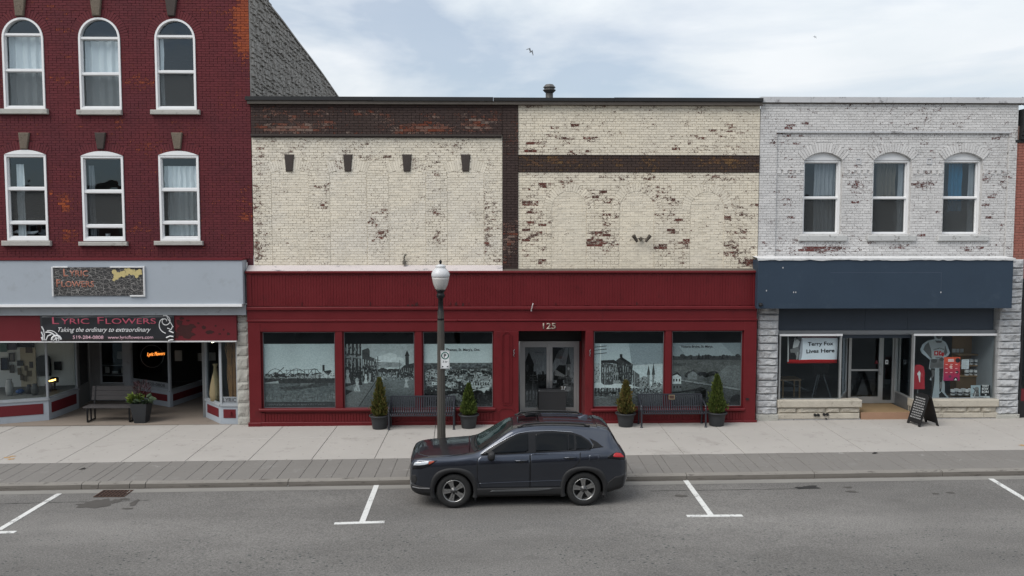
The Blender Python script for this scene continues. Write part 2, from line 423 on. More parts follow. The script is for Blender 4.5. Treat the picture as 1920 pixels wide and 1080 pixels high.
# ------------------------------------------------------------------ flat print: small pictures drawn in code
class Pic:
    def __init__(s, w, h, c=0.5):
        s.w, s.h = w, h
        s.a = np.zeros((h, w, 3), np.float32); s.a[:] = c
        s.X, s.Yp = np.meshgrid((np.arange(w) + 0.5) / w, (np.arange(h) + 0.5) / h)   # y measured down from the top
    def mask(s, poly):
        m = np.zeros((s.h, s.w), bool); n = len(poly)
        for i in range(n):
            x0, y0 = poly[i]; x1, y1 = poly[(i + 1) % n]
            if y0 == y1: continue
            c = ((s.Yp >= min(y0, y1)) & (s.Yp < max(y0, y1)))
            m ^= c & (s.X < x0 + (s.Yp - y0) * (x1 - x0) / (y1 - y0))
        return m
    def put(s, m, c, a=1.0):
        s.a[m] = s.a[m] * (1 - a) + np.array(c, np.float32) * a; return s
    def poly(s, p, c, a=1.0): return s.put(s.mask(p), c, a)
    def rect(s, x0, y0, x1, y1, c, a=1.0): return s.put((s.X >= x0) & (s.X < x1) & (s.Yp >= y0) & (s.Yp < y1), c, a)
    def ell(s, x, y, rx, ry, c, a=1.0): return s.put(((s.X - x) / rx) ** 2 + ((s.Yp - y) / ry) ** 2 < 1, c, a)
    def line(s, x0, y0, x1, y1, t, c):
        dx, dy = x1 - x0, y1 - y0; l = dx * dx + dy * dy + 1e-9
        u = np.clip(((s.X - x0) * dx + (s.Yp - y0) * dy) / l, 0, 1)
        return s.put((s.X - x0 - u * dx) ** 2 + (s.Yp - y0 - u * dy) ** 2 < t * t, c)
    def noise(s, n, amp, y0=0, y1=1, seed=0):
        g = np.random.default_rng(seed).random((n + 2, n + 2)).astype(np.float32) - 0.5
        fx, fy = s.X * n, s.Yp * n; ix, iy = fx.astype(int), fy.astype(int); tx, ty = fx - ix, fy - iy
        v = (g[iy, ix] * (1 - tx) + g[iy, ix + 1] * tx) * (1 - ty) + (g[iy + 1, ix] * (1 - tx) + g[iy + 1, ix + 1] * tx) * ty
        m = ((s.Yp >= y0) & (s.Yp < y1)).astype(np.float32)
        s.a += (v * amp * m)[..., None]; return s
    def detail(s, x0, x1, y0, y1, n, lo, hi, w=.012, h=.02, seed=0, a=.75):
        r = random.Random(seed)
        for _ in range(n):
            x, y, ww, hh = r.uniform(x0, x1), r.uniform(y0, y1), w * r.uniform(.3, 1.6), h * r.uniform(.3, 1.6)
            s.rect(x, y, x + ww, y + hh, r.choice([lo, hi, r.uniform(lo, hi)]), a)
        return s
    def grad(s, y0, y1, c0, c1):
        m = (s.Yp >= y0) & (s.Yp < y1); t = np.clip((s.Yp - y0) / (y1 - y0), 0, 1)[..., None]
        g = np.array(c0, np.float32) * (1 - t) + np.array(c1, np.float32) * t
        s.a[m] = g[m]; return s
    def material(s, name, rough=0.5, gain=1.0, tone=(1, 1, 1)):
        img = bpy.data.images.new(name, s.w, s.h, alpha=False)
        px = np.ones((s.h, s.w, 4), np.float32)
        px[..., :3] = np.clip(s.a[::-1] * np.array(tone, np.float32), 0, 1)
        img.pixels.foreach_set(px.ravel()); img.pack()
        t = NT(name)
        im = t.n('ShaderNodeTexImage', image=img, extension='EXTEND'); uv = t.n('ShaderNodeUVMap')
        t.l(uv.outputs[0], im.inputs[0])
        c = t.mix(1.0, im.outputs[0], (gain, gain, gain), 'MULTIPLY')
        return t.set(c, rough, 0.0, 0.3)
def uvmap(o, fn):
    me = o.data; uv = me.uv_layers.new(name='UVMap')
    co = [v.co for v in me.vertices]
    for lp in me.loops: uv.data[lp.index].uv = fn(co[lp.vertex_index])
    return o
def flat_print(name, mat, parent, x0, x1, z0, z1, y, thick=0.004, nu=1, nv=1, fn=None, back=None):
    """a thin sheet facing the street; the print fills its front"""
    b = MB()
    f = fn or (lambda u, v: 0.0)
    b.grid(lambda u, v: (x0 + (x1 - x0) * u, y + f(u, v), z0 + (z1 - z0) * v), nu, nv)
    b.grid(lambda u, v: (x0 + (x1 - x0) * u, y + thick + f(u, v), z0 + (z1 - z0) * v), nu, nv, flip=True)
    if fn: b.sm = [True] * len(b.f)
    n = (nu + 1) * (nv + 1)
    edge = [i for i in range(nu + 1)] + [(j + 1) * (nu + 1) + nu for j in range(nv)] + [nv * (nu + 1) + i for i in range(nu - 1, -1, -1)] + [j * (nu + 1) for j in range(nv - 1, 0, -1)]
    for i in range(len(edge)):
        a, c = edge[i], edge[(i + 1) % len(edge)]
        b.f.append((c, a, a + n, c + n)); b.m.append(0); b.sm.append(False)
    o = b.build(name, mat, parent)
    uvmap(o, lambda c: ((c.x - x0) / (x1 - x0), (c.z - z0) / (z1 - z0)))
    return o
def text(name, body, mat, parent, x, z, y, size, width=None, depth=0.003, bold=0.0, shear=0.0, align='CENTER', bend=None, rotz=0.0, space=1.0):
    """lettering as real raised letters; (x, z) is the middle of the baseline"""
    cu = bpy.data.curves.new(name, 'FONT'); cu.body = body; cu.size = 1.0
    cu.align_x = align; cu.offset = bold; cu.shear = shear; cu.resolution_u = 3; cu.space_character = space
    tmp = bpy.data.objects.new(name, cu); COL.objects.link(tmp)
    dg = bpy.context.evaluated_depsgraph_get()
    me = bpy.data.meshes.new_from_object(tmp.evaluated_get(dg))
    bpy.data.objects.remove(tmp); bpy.data.curves.remove(cu)
    n = len(me.vertices); co = np.zeros(n * 3); me.vertices.foreach_get('co', co); co = co.reshape(-1, 3)
    w = co[:, 0].max() - co[:, 0].min() if n else 1
    sx = (width / w) if width else size
    mid = (co[:, 0].max() + co[:, 0].min()) / 2 if align == 'CENTER' else 0
    X = (co[:, 0] - mid) * sx; Z = co[:, 1] * size
    ca, sa = math.cos(rotz), math.sin(rotz)
    out = np.zeros((n, 3)); out[:, 0] = x + X * ca - Z * sa; out[:, 2] = z + X * sa + Z * ca; out[:, 1] = y - depth
    if bend is not None:
        for i in range(n): out[i, 1] = bend(out[i, 0], out[i, 2]) - depth
    me.vertices.foreach_set('co', out.ravel()); me.materials.clear(); me.update()
    me.name = name
    # give the letters a little thickness
    bm = bmesh.new(); bm.from_mesh(me)
    r_ = bmesh.ops.extrude_face_region(bm, geom=bm.faces[:])
    for g in r_['geom']:
        if isinstance(g, bmesh.types.BMVert): g.co.y += depth * 0.8
    bmesh.ops.recalc_face_normals(bm, faces=bm.faces[:]); bm.to_mesh(me); bm.free()
    return link(name, me, parent, mat)

# ------------------------------------------------------------------ masonry
class Hole:
    def __init__(s, x0, x1, z0, zs, rise=0.0):
        s.x0, s.x1, s.z0, s.zs, s.rise = x0, x1, z0, zs, rise
        if rise > 0:
            h = (x1 - x0) / 2; s.Rr = (h * h + rise * rise) / (2 * rise); s.zc = zs + rise - s.Rr
        s.cx = (x0 + x1) / 2; s.top = zs + rise
    def span(s, z, g=0.0):
        if z < s.z0 or z > s.top + g: return None
        if s.rise <= 0 or z <= s.zs: 
            if z > s.zs + g: return None
            return (s.x0, s.x1)
        q = (s.Rr + g) ** 2 - (z - s.zc) ** 2
        if q <= 0: return None
        h = math.sqrt(q)
        if g > 0 and s.zc < s.zs - 1e-6:
            hw = (s.x1 - s.x0) / 2; h = min(h, hw * (z - s.zc) / (s.zs - s.zc))
        return (s.cx - h, s.cx + h) if g > 0 else (max(s.x0, s.cx - h), min(s.x1, s.cx + h))
    def arc(s, n=16, inset=0.0):               # from right spring to left spring
        r = s.Rr - inset
        a = math.asin(min(1, ((s.x1 - s.x0) / 2 - inset) / r))
        if s.zc > s.zs - 1e-6: a = math.pi / 2
        return [(s.cx + r * math.sin(t), s.zc + r * math.cos(t)) for t in [a - 2 * a * i / n for i in range(n + 1)]]
    def outline(s, inset=0.0, n=16):           # counter-clockwise seen from the street
        p = [(s.x0 + inset, s.z0 + inset), (s.x1 - inset, s.z0 + inset)]
        if s.rise > 0: p += s.arc(n, inset)
        else: p += [(s.x1 - inset, s.zs - inset), (s.x0 + inset, s.zs - inset)]
        return p
def wall_sheet(b, x0, x1, z0, z1, y, holes, dz=0.034):
    z = z0
    cuts = sorted({z0, z1} | {h.z0 for h in holes if z0 < h.z0 < z1} | {h.zs for h in holes if z0 < h.zs < z1})
    for a, c in zip(cuts[:-1], cuts[1:]):
        arched = any(h.rise > 0 and a >= h.zs - 1e-6 and a < h.top for h in holes)
        n = max(1, int((c - a) / dz)) if arched else 1
        for k in range(n):
            u, v = a + (c - a) * k / n, a + (c - a) * (k + 1) / n
            sp = sorted([t for t in (h.span((u + v) / 2) for h in holes) if t])
            x = x0
            for p, q in sp + [(x1, x1)]:
                if p > x + 1e-4: b.add([(x, y, u), (p, y, u), (p, y, v), (x, y, v)], [(0, 1, 2, 3)])
                x = max(x, q)
def reveal(b, h, y0, y1):
    p = h.outline(); n = len(p)
    b.add([(x, y0, z) for x, z in p] + [(x, y1, z) for x, z in p], [(i, (i + 1) % n, (i + 1) % n + n, i + n) for i in range(n)])
class Bricks:
    """collects bricks of one wall; the largest in view become parts of their own, the rest one part"""
    def __init__(s): s.q = []
    def box(s, x0, x1, y0, y1, z0, z1, peel, tint):
        if x1 - x0 > 0.012: s.q.append(([(x0, y0, z0), (x1, y0, z0), (x1, y0, z1), (x0, y0, z1), (x0, y1, z0), (x1, y1, z0), (x1, y1, z1), (x0, y1, z1)], peel, tint))
    def quad(s, c4, y0, y1, peel, tint):       # c4: (x,z) ccw seen from the street
        s.q.append(([(x, y0, z) for x, z in c4] + [(x, y1, z) for x, z in c4], peel, tint))
    F = [(0, 1, 2, 3), (1, 0, 4, 5), (2, 1, 5, 6), (3, 2, 6, 7), (0, 3, 7, 4)]
    def field(s, x0, x1, z0, z1, y, peel, holes=(), ring=0.0, ch=0.068, bl=0.216, gap=0.008, only=None, depth=0.012, bond=0):
        rows = max(1, round((z1 - z0) / ch)); ch = (z1 - z0) / rows
        for r_ in range(rows):
            za, zb = z0 + r_ * ch + gap / 2, z0 + (r_ + 1) * ch - gap / 2
            zm = (za + zb) / 2
            header = (r_ % 6 == bond)
            L_ = bl / 2 if header else bl
            if only is not None:
                t = only.span(zm)
                if not t: continue
                xs, xe = t
            else: xs, xe = x0, x1
            sp = sorted([t for t in (h.span(zm, ring) for h in holes) if t])
            free = []; x = xs
            for p, q in sp + [(xe, xe)]:
                if p > x: free.append((x, min(p, xe)))
                x = max(x, q)
            off = (r_ % 2) * L_ / 2
            for p, q in free:
                k = math.floor((p - x0 + off) / L_)
                while True:
                    a = x0 - off + k * L_; c = a + L_
                    k += 1
                    if a >= q: break
                    a, c = max(a, p) + gap / 2, min(c, q) - gap / 2
                    if c - a < 0.02: continue
                    xm = (a + c) / 2
                    j = random.gauss(0, 0.0022)
                    s.box(a + random.uniform(0, .002), c - random.uniform(0, .002), y - depth + j, y + 0.02, za + random.uniform(0, .002), zb - random.uniform(0, .002), peel(xm, zm), random.random())
    def ringarch(s, h, y, peel, t=0.20, n=None, depth=0.016, gap=0.008):
        a = math.asin(min(1, ((h.x1 - h.x0) / 2) / h.Rr))
        if h.zc > h.zs - 1e-6: a = math.pi / 2
        n = n or max(5, int(2 * a * (h.Rr + t / 2) / 0.075))
        for i in range(n):
            t0, t1 = a - 2 * a * i / n - gap / h.Rr / 2, a - 2 * a * (i + 1) / n + gap / h.Rr / 2
            r0, r1 = h.Rr + 0.004, h.Rr + t
            c4 = [(h.cx + r * math.sin(u), h.zc + r * math.cos(u)) for r, u in ((r0, t1), (r0, t0), (r1, t0), (r1, t1))]
            xm, zm = (c4[0][0] + c4[2][0]) / 2, (c4[0][1] + c4[2][1]) / 2
            s.quad(c4, y - depth + random.gauss(0, 0.002), y + 0.02, peel(xm, zm), random.random())
    def build(s, parent, mat, n=300, prefer=None, rest='brick_field', name='brick'):
        q = s.q
        if prefer is None: order = sorted(range(len(q)), key=lambda i: -(q[i][0][1][0] - q[i][0][0][0]))
        else: order = sorted(range(len(q)), key=lambda i: -prefer(q[i]))
        one = set(order[:n])
        for i in order[:n]:
            me = bpy.data.meshes.new(name); me.from_pydata(q[i][0], [], s.F); me.materials.append(mat)
            s.paint(me, [q[i][1]] * 5, [q[i][2]] * 5)
            link(name, me, parent)
        rest_i = [i for i in range(len(q)) if i not in one]
        if rest_i:
            v = [p for i in rest_i for p in q[i][0]]
            f = [tuple(k * 8 + j for j in t) for k in range(len(rest_i)) for t in s.F]
            me = bpy.data.meshes.new(rest); me.from_pydata(v, [], f); me.materials.append(mat)
            s.paint(me, np.repeat([q[i][1] for i in rest_i], 5), np.repeat([q[i][2] for i in rest_i], 5))
            o = link(rest, me, parent); o['kind'] = 'stuff'
    @staticmethod
    def paint(me, peel, tint):
        for nm, d in (('peel', peel), ('tint', tint)):
            at_ = me.attributes.new(nm, 'FLOAT', 'FACE'); at_.data.foreach_set('value', np.asarray(d, np.float32))
        me.update()
_pg = np.random.default_rng(5).random((64, 64))
def vnoise(x, z, s=1.0):
    x, z = x * s + 100, z * s + 100; i, j = int(math.floor(x)), int(math.floor(z)); u, v = x - i, z - j
    u, v = u * u * (3 - 2 * u), v * v * (3 - 2 * v); g = lambda a, b: _pg[a % 64, b % 64]
    return (g(i, j) * (1 - u) + g(i + 1, j) * u) * (1 - v) + (g(i, j + 1) * (1 - u) + g(i + 1, j + 1) * u) * v
def peel_map(base, spots, nz=0.25):
    """spots: (px, py, rx, ry, strength) read off the photograph, laid out on the wall in metres"""
    sp = []
    for px, py, rx, ry, k in spots:
        x, z = at(px, py); sp.append((x, z, rx / 65.7, ry / 65.7, k))
    def f(x, z):
        v = base + nz * (vnoise(x, z, 1.6) - 0.5) + 0.25 * (random.random() ** 3) * (0.3 + vnoise(x, z, 0.8))
        for a, b, rx, rz, k in sp:
            d = ((x - a) / rx) ** 2 + ((z - b) / rz) ** 2
            if d < 4: v += k * math.exp(-d) * random.uniform(0.55, 1.15)
        return max(0.0, min(1.0, v))
    return f
def rock_stone(x0, x1, z0, z1, y, bulge=0.07, nu=6, nv=4, depth=0.15, along='x', rough=1.0):
    """rock-faced block: a rough bulging front with a tooled margin"""
    b = MB(); H = {}
    ph = random.uniform(0, 50)
    def fn(u, v):
        e = min(u, 1 - u, v * 0.8, (1 - v) * 0.8)
        k = min(1, e * 11)
        xx_, zz_ = u * (x1 - x0) + ph, v * (z1 - z0) + ph
        h = bulge * k * (0.12 + 0.75 * vnoise(xx_, zz_, 5.5) ** 1.3 * rough + 0.5 * vnoise(xx_, zz_, 15) * rough)
        return (x0 + (x1 - x0) * u, y - h, z0 + (z1 - z0) * v)
    b.grid(fn, nu, nv)
    w = nu + 1
    edge = list(range(w)) + [(j + 1) * w + nu for j in range(nv)] + [nv * w + i for i in range(nu - 1, -1, -1)] + [j * w for j in range(nv - 1, 0, -1)]
    n0 = len(b.v)
    for i in edge: b.v.append((b.v[i][0], y + depth, b.v[i][2]))
    for i in range(len(edge)):
        j = (i + 1) % len(edge)
        b.f.append((edge[j], edge[i], n0 + i, n0 + j)); b.m.append(0); b.sm.append(False)
    return b
# ================================================================== the ground
def kerb_line():
    a = ground(0, 921); b = ground(1919, 892)
    k = (b[1] - a[1]) / (b[0] - a[0]); return a[1] - k * a[0], k
KA, KB = kerb_line()
def yk(x): return KA + KB * x                 # foot of the kerb
KH = 0.135
def sz(x, y):                                 # top of the pavement
    f = max(0.0, (y - yk(x)) / (YF - yk(x)))
    return TILT * x + KH + 0.085 * f
def rz(x): return TILT * x
pa = ground(0, 869, .165); pb = ground(1919, 843, .165)
PK = (pb[1] - pa[1]) / (pb[0] - pa[0]); PA = pa[1] - PK * pa[0]
def yp(x): return PA + PK * x                 # paver strip / slab boundary
ma = ground(0, 831, .19); mb_ = ground(1400, 806.5, .2)
MK = (mb_[1] - ma[1]) / (mb_[0] - ma[0]); MA = ma[1] - MK * ma[0]
def ym(x): return MA + MK * x                 # joint along the slabs

# asphalt
t = NT('worn_asphalt')
big = t.noise(0.35, 6, 0.62, stretch=(0.45, 1, 1)); mid = t.noise(2.0, 5, 0.6); ag = t.voro(60, dim='2D'); ag2 = t.noise(170, 3, 0.7)
c = t.mix(t.step(big, 0.36, 0.66), (0.130, 0.124, 0.117), (0.176, 0.168, 0.158))
c = t.mix(t.math('MULTIPLY', t.step(mid, 0.5, 0.72), 0.35), c, (0.12, 0.116, 0.112))
c = t.mix(1.0, c, t.step(ag2, 0.25, 0.75, 0.72, 1.25), 'MULTIPLY')
c = t.mix(1.0, c, t.step(t.noise(30, 5, .8), 0.3, 0.7, 0.62, 1.36), 'MULTIPLY')
c = t.mix(1.0, c, t.step(ag, 0.0, 0.5, 0.86, 1.1), 'MULTIPLY')
# tyre-polished lanes and pitted aggregate further out in the carriageway
sx = t.n('ShaderNodeSeparateXYZ'); t.l(t.pos, sx.inputs[0])
pits = t.step(t.math('ADD', t.voro(4.2, stretch=(1, 1.4, 1), dim='2D'), t.math('MULTIPLY', t.noise(30, 3), .12)), 0.19, 0.13); gate = t.step(t.noise(0.8, 3), 0.42, 0.6)
gate = t.math('MULTIPLY', gate, t.step(sx.outputs[1], 16.8, 14.2))
c = t.mix(t.math('MULTIPLY', t.math('MULTIPLY', pits, gate), 0.9), c, (0.032, 0.044, 0.043))
pit2 = t.step(t.voro(13, stretch=(1, 1.3, 1), dim='2D'), 0.16, 0.08)
c = t.mix(t.math('MULTIPLY', t.math('MULTIPLY', pit2, t.step(t.noise(3, 3), 0.4, 0.65)), 0.5), c, (0.06, 0.058, 0.056))
band = t.math('MULTIPLY', t.step(sx.outputs[1], 14.9, 15.5), t.step(sx.outputs[1], 16.5, 15.9)); lane = t.step(sx.outputs[1], 15.2, 14.0)
c = t.mix(1.0, c, t.math('ADD', t.math('MULTIPLY_ADD', band, .10, 1.0), t.math('MULTIPLY', lane, -.07)), 'MULTIPLY')
st = t.step(t.noise(1.1, 6, 0.66, stretch=(0.6, 1, 1)), 0.60, 0.72)
c = t.mix(t.math('MULTIPLY', st, 0.35), c, (0.085, 0.08, 0.075))
t.set(c, 0.9, 0, 0.2, bump=ag2, bump_d=0.004)
M['asphalt'] = t.m
b = MB()
def gfn(u, v):
    x = -160 + 320 * u; y = -140 + (yk(x) + 0.05 + 140) * v
    return (x, y, rz(x))
b.grid(gfn, 16, 12)
road = b.build('road', M['asphalt'], kind='structure')
b = MB(); b.grid(lambda u, v: (-160 + 320 * u, 20 + 120 * v, TILT * (-160 + 320 * u) - 0.06), 8, 4)
tag(b.build('ground', simple('bare_ground', (0.12, 0.115, 0.105), 0.95)), kind='structure')

# concrete gutter strip
M['gutter'] = simple('gutter_concrete', (0.215, 0.205, 0.188), 0.9, var=0.16, scale=2.2, fine=60, stretch=(0.4, 1, 1), dirt=(0.16, 0.155, 0.145), dirt_amt=0.7)
b = MB(); b.grid(lambda u, v: (-40 + 80 * u, yk(-40 + 80 * u) - 0.30 * (1 - v) + 0.03, rz(-40 + 80 * u) + 0.004), 40, 1)
tag(b.build('gutter', M['gutter']), kind='structure')

# kerb: cast lengths with open joints
M['kerb'] = simple('kerb_concrete', (0.215, 0.20, 0.18), 0.9, var=0.2, scale=3, fine=50, stretch=(0.5, 1, 2.5), bump=0.004, dirt=(0.075, 0.067, 0.06), dirt_amt=0.9)
kerb = tag(bpy.data.objects.new('kerb', None), kind='structure'); COL.objects.link(kerb); _OFF[kerb] = Vector((0, 0, 0))
jx = [ground(p, 905)[0] for p in (174, 204, 260, 288, 546, 860, 1291, 1537, 1788)]
jx = [-40, -28, -20, -15.5] + jx + [14.5, 17.6, 20.8, 28, 40]
def kerb_mesh(x0, x1):
    b = MB(); n = max(1, int((x1 - x0) / 0.6)); pr = [(0.0, -0.02), (0.012, 0.05), (0.03, KH - 0.03), (0.055, KH - 0.004), (0.175, KH + 0.004), (0.18, KH - 0.05)]
    g = 0.008
    for i in range(n + 1):
        x = x0 + g + (x1 - x0 - 2 * g) * i / n
        w = 0.004 * math.sin(x * 3.1) + random.gauss(0, 0.002)
        for dy, z in pr: b.v.append((x, yk(x) + dy + w, rz(x) + z + (0.003 * math.sin(x * 5.3) if z > 0.05 else 0)))
    k = len(pr)
    for i in range(n):
        for j in range(k - 1):
            b.f.append((i * k + j, (i + 1) * k + j, (i + 1) * k + j + 1, i * k + j + 1)); b.m.append(0); b.sm.append(False)
    b.f += [tuple(range(k - 1, -1, -1)), tuple(range(n * k, n * k + k))]; b.m += [0, 0]; b.sm += [False, False]
    return b
M['kerb_face'] = simple('dark_kerb_face', (0.125, 0.113, 0.10), 0.9, var=0.25, scale=3, fine=50, stretch=(0.4, 1, 3), dirt=(0.05, 0.045, 0.04), dirt_amt=0.8)  # kerb front faces take a darker tone than the top
for a, c_ in zip(jx[:-1], jx[1:]):
    kb = kerb_mesh(a, c_)
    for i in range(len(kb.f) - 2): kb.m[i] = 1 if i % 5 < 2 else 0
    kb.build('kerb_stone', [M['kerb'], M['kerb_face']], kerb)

# pavement: concrete flags on a bed
def scuffed(m, amt, scale):
    nt = m.node_tree; bs = next(n for n in nt.nodes if n.type == 'BSDF_PRINCIPLED'); src = bs.inputs['Base Color'].links[0].from_socket
    g = nt.nodes.new('ShaderNodeNewGeometry'); n1 = nt.nodes.new('ShaderNodeTexNoise'); n1.inputs['Scale'].default_value = scale; n1.inputs['Detail'].default_value = 7; n1.inputs['Roughness'].default_value = .7; n1.inputs['Distortion'].default_value = 1.5
    r = nt.nodes.new('ShaderNodeMapRange'); r.inputs[1].default_value = .63; r.inputs[2].default_value = .70; r.inputs[4].default_value = amt
    r2 = nt.nodes.new('ShaderNodeMapRange'); r2.inputs[1].default_value = .34; r2.inputs[2].default_value = .28; r2.inputs[4].default_value = amt
    v = nt.nodes.new('ShaderNodeTexVoronoi'); v.voronoi_dimensions = '2D'; v.inputs['Scale'].default_value = 1.7
    r3 = nt.nodes.new('ShaderNodeMapRange'); r3.inputs[1].default_value = .045; r3.inputs[2].default_value = .03; r3.inputs[4].default_value = .45
    nt.links.new(g.outputs['Position'], n1.inputs['Vector']); nt.links.new(g.outputs['Position'], v.inputs['Vector']); nt.links.new(n1.outputs['Fac'], r.inputs[0]); nt.links.new(n1.outputs['Fac'], r2.inputs[0]); nt.links.new(v.outputs['Distance'], r3.inputs[0])
    for fac, col in ((r, (.50, .49, .47, 1)), (r2, (.13, .12, .11, 1)), (r3, (.10, .095, .09, 1))):
        mx = nt.nodes.new('ShaderNodeMixRGB'); nt.links.new(fac.outputs[0], mx.inputs[0]); nt.links.new(src, mx.inputs[1]); mx.inputs[2].default_value = col; src = mx.outputs[0]
    nt.links.new(src, bs.inputs['Base Color']); return m
M['slab'] = simple('pavement_concrete', (0.37, 0.348, 0.322), 0.9, var=0.09, scale=0.9, fine=45, bump=0.003, dirt=(0.27, 0.25, 0.23), dirt_amt=0.55); scuffed(M['slab'], .32, 1.6)
M['bed'] = simple('pavement_bed', (0.085, 0.08, 0.074), 0.95)
pave = tag(bpy.data.objects.new('pavement', None), kind='structure'); COL.objects.link(pave); _OFF[pave] = Vector((0, 0, 0))
b = MB(); b.grid(lambda u, v: (-40 + 80 * u, (yk(-40 + 80 * u) + 0.17) * (1 - v) + (YF + 0.3) * v, sz(-40 + 80 * u, (yk(-40 + 80 * u) + 0.17) * (1 - v) + (YF + 0.3) * v) - 0.035), 40, 2)
b.build('bed', M['bed'], pave)
def slab(x0, x1, ya, yb, name, mat, par, g=0.006, jig=0.0015, th=0.05):
    """x0,x1 at near edge/far edge share joint lines square to the kerb"""
    cs = []
    dz = random.gauss(0, jig)
    for x, y, sx_, sy_ in ((x0, ya, 1, 1), (x1, ya, -1, 1), (x1, yb, -1, -1), (x0, yb, 1, -1)):
        X = x + sx_ * g; Y = y(x) + sy_ * g
        cs.append((X, Y, sz(X, Y) + dz))
    e = 0.006
    cx = sum(p[0] for p in cs) / 4; cy = sum(p[1] for p in cs) / 4
    low = [(p[0], p[1], p[2] - th) for p in cs]; mid_ = [(p[0], p[1], p[2] - e) for p in cs]
    top = [(p[0] + math.copysign(e, cx - p[0]), p[1] + math.copysign(e, cy - p[1]), p[2]) for p in cs]
    b = MB(); b.v = low + mid_ + top
    b.f = [(8, 9, 10, 11)] + [(i, (i + 1) % 4, (i + 1) % 4 + 4, i + 4) for i in range(4)] + [(i + 4, (i + 1) % 4 + 4, (i + 1) % 4 + 8, i + 8) for i in range(4)]
    b.m = [0] * 9; b.sm = [False] * 9
    return b.build(name, mat, par)
x0s = ground(229, 800, .22)[0] - 1.53 * 14
slab_x = [x0s + 1.53 * k for k in range(40)]
fac = lambda x: YF + 0.02
for a, c_ in zip(slab_x[:-1], slab_x[1:]):
    slab(a, c_, yp, ym, 'slab', M['slab'], pave); slab(a, c_, ym, fac, 'slab', M['slab'], pave)

# stamped strip along the kerb: runs of narrow slabs of unequal length
M['paver'] = simple('stamped_grey_paver', (0.182, 0.171, 0.158), 0.9, var=0.10, scale=0.8, fine=40, bump=0.004, dirt=(0.215, 0.205, 0.192), dirt_amt=0.7); scuffed(M['paver'], .42, 2.2)
strip = tag(bpy.data.objects.new('paver_strip', None), kind='structure'); COL.objects.link(strip); _OFF[strip] = Vector((0, 0, 0))
x = -17.0
pats = [[0.45, 1.0], [0.3, 0.72, 1.0], [0.18, 0.6, 1.0], [0.6, 1.0], [0.22, 0.55, 1.0], [0.38, 0.78, 1.0], [0.5, 0.75, 1.0], [0.25, 0.5, 0.8, 1.0]]
while x < 19.0:
    w = random.choice([0.2, 0.26, 0.36, 0.36, 0.5])
    pz = 0.0
    for q in random.choice(pats):
        f0, f1 = pz, q
        slab(x, x + w, (lambda X, f=f0: yk(X) + 0.185 + (yp(X) - yk(X) - 0.185) * f), (lambda X, f=f1: yk(X) + 0.185 + (yp(X) - yk(X) - 0.185) * f), 'paver', M['paver'], strip, g=0.0032, jig=0.0014)
        pz = q
    x += w

# painted parking bays: parts of the road
M['road_paint'] = simple('worn_white_road_paint', (0.68, 0.68, 0.66), 0.75, var=0.10, scale=3, fine=60, dirt=(0.22, 0.215, 0.21), dirt_amt=0.8)
t = NT('chipped_white_road_paint')
wr = t.step(t.math('MULTIPLY_ADD', t.noise(22, 6, .75), .55, t.math('MULTIPLY', t.noise(3.0, 4, .6), .45)), .53, .60)
c = t.mix(t.math('MULTIPLY', wr, .8), t.mix(t.noise(9, 4), (0.52, 0.52, 0.50), (0.68, 0.68, 0.66)), (0.19, 0.185, 0.18)); t.set(c, .8, 0, .2); M['road_paint'] = t.m
def strip_mesh(p, q, w, z=0.008):
    p = Vector(p); q = Vector(q); d = (q - p).normalized(); n = Vector((-d.y, d.x)) * w / 2
    c4 = [p - n, q - n, q + n, p + n]
    b = MB(); b.v = [(k.x, k.y, rz(k.x) + z) for k in c4] + [(k.x, k.y, rz(k.x) - 0.01) for k in c4]
    b.f = [(0, 1, 2, 3), (4, 5, 1, 0), (5, 6, 2, 1), (6, 7, 3, 2), (7, 4, 0, 3)]; b.m = [0] * 5; b.sm = [False] * 5
    return b
def bay(p_top, p_bot, tee0, tee1, w=0.11):
    a, c_ = ground(*p_top), ground(*p_bot)
    strip_mesh(a, c_, w).build('bay_line', M['road_paint'], road)
    if tee0: strip_mesh(ground(*tee0), ground(*tee1), w, 0.0085).build('bay_line', M['road_paint'], road)
bay((706, 910), (679, 979), (627, 982), (721, 979), 0.115)
bay((1284, 899), (1333, 966), (1288, 968), (1392, 967), 0.115)
bay((111, 926), (-2, 994), (-70, 1000), (29, 998), 0.115)
bay((1858, 898), (1958, 958), (1930, 962), (2040, 961), 0.115)
# sealed crack along the gutter lane, tar patch
M['tar'] = simple('tar', (0.028, 0.027, 0.026), 0.8, var=0.3)
def crack(pts, w):
    b = MB()
    P = [ground(*p) for p in pts]; Q = []
    for (a, c_) in zip(P[:-1], P[1:]):
        n = max(2, int((c_[0] - a[0]) / 0.12))
        for i in range(n): Q.append((a[0] + (c_[0] - a[0]) * i / n, a[1] + (c_[1] - a[1]) * i / n + random.gauss(0, 0.007)))
    for (x, y) in Q:
        h = w * random.uniform(0.4, 1.3); b.v += [(x, y - h, rz(x) + 0.005), (x, y + h, rz(x) + 0.005)]
    for i in range(len(Q) - 1): b.f.append((2 * i, 2 * i + 2, 2 * i + 3, 2 * i + 1)); b.m.append(0); b.sm.append(False)
    b.build('crack', M['tar'], road)
crack([(-60, 948), (30, 944), (170, 941), (290, 938)], 0.009)
crack([(1220, 921), (1290, 920), (1400, 918), (1550, 916)], 0.010)
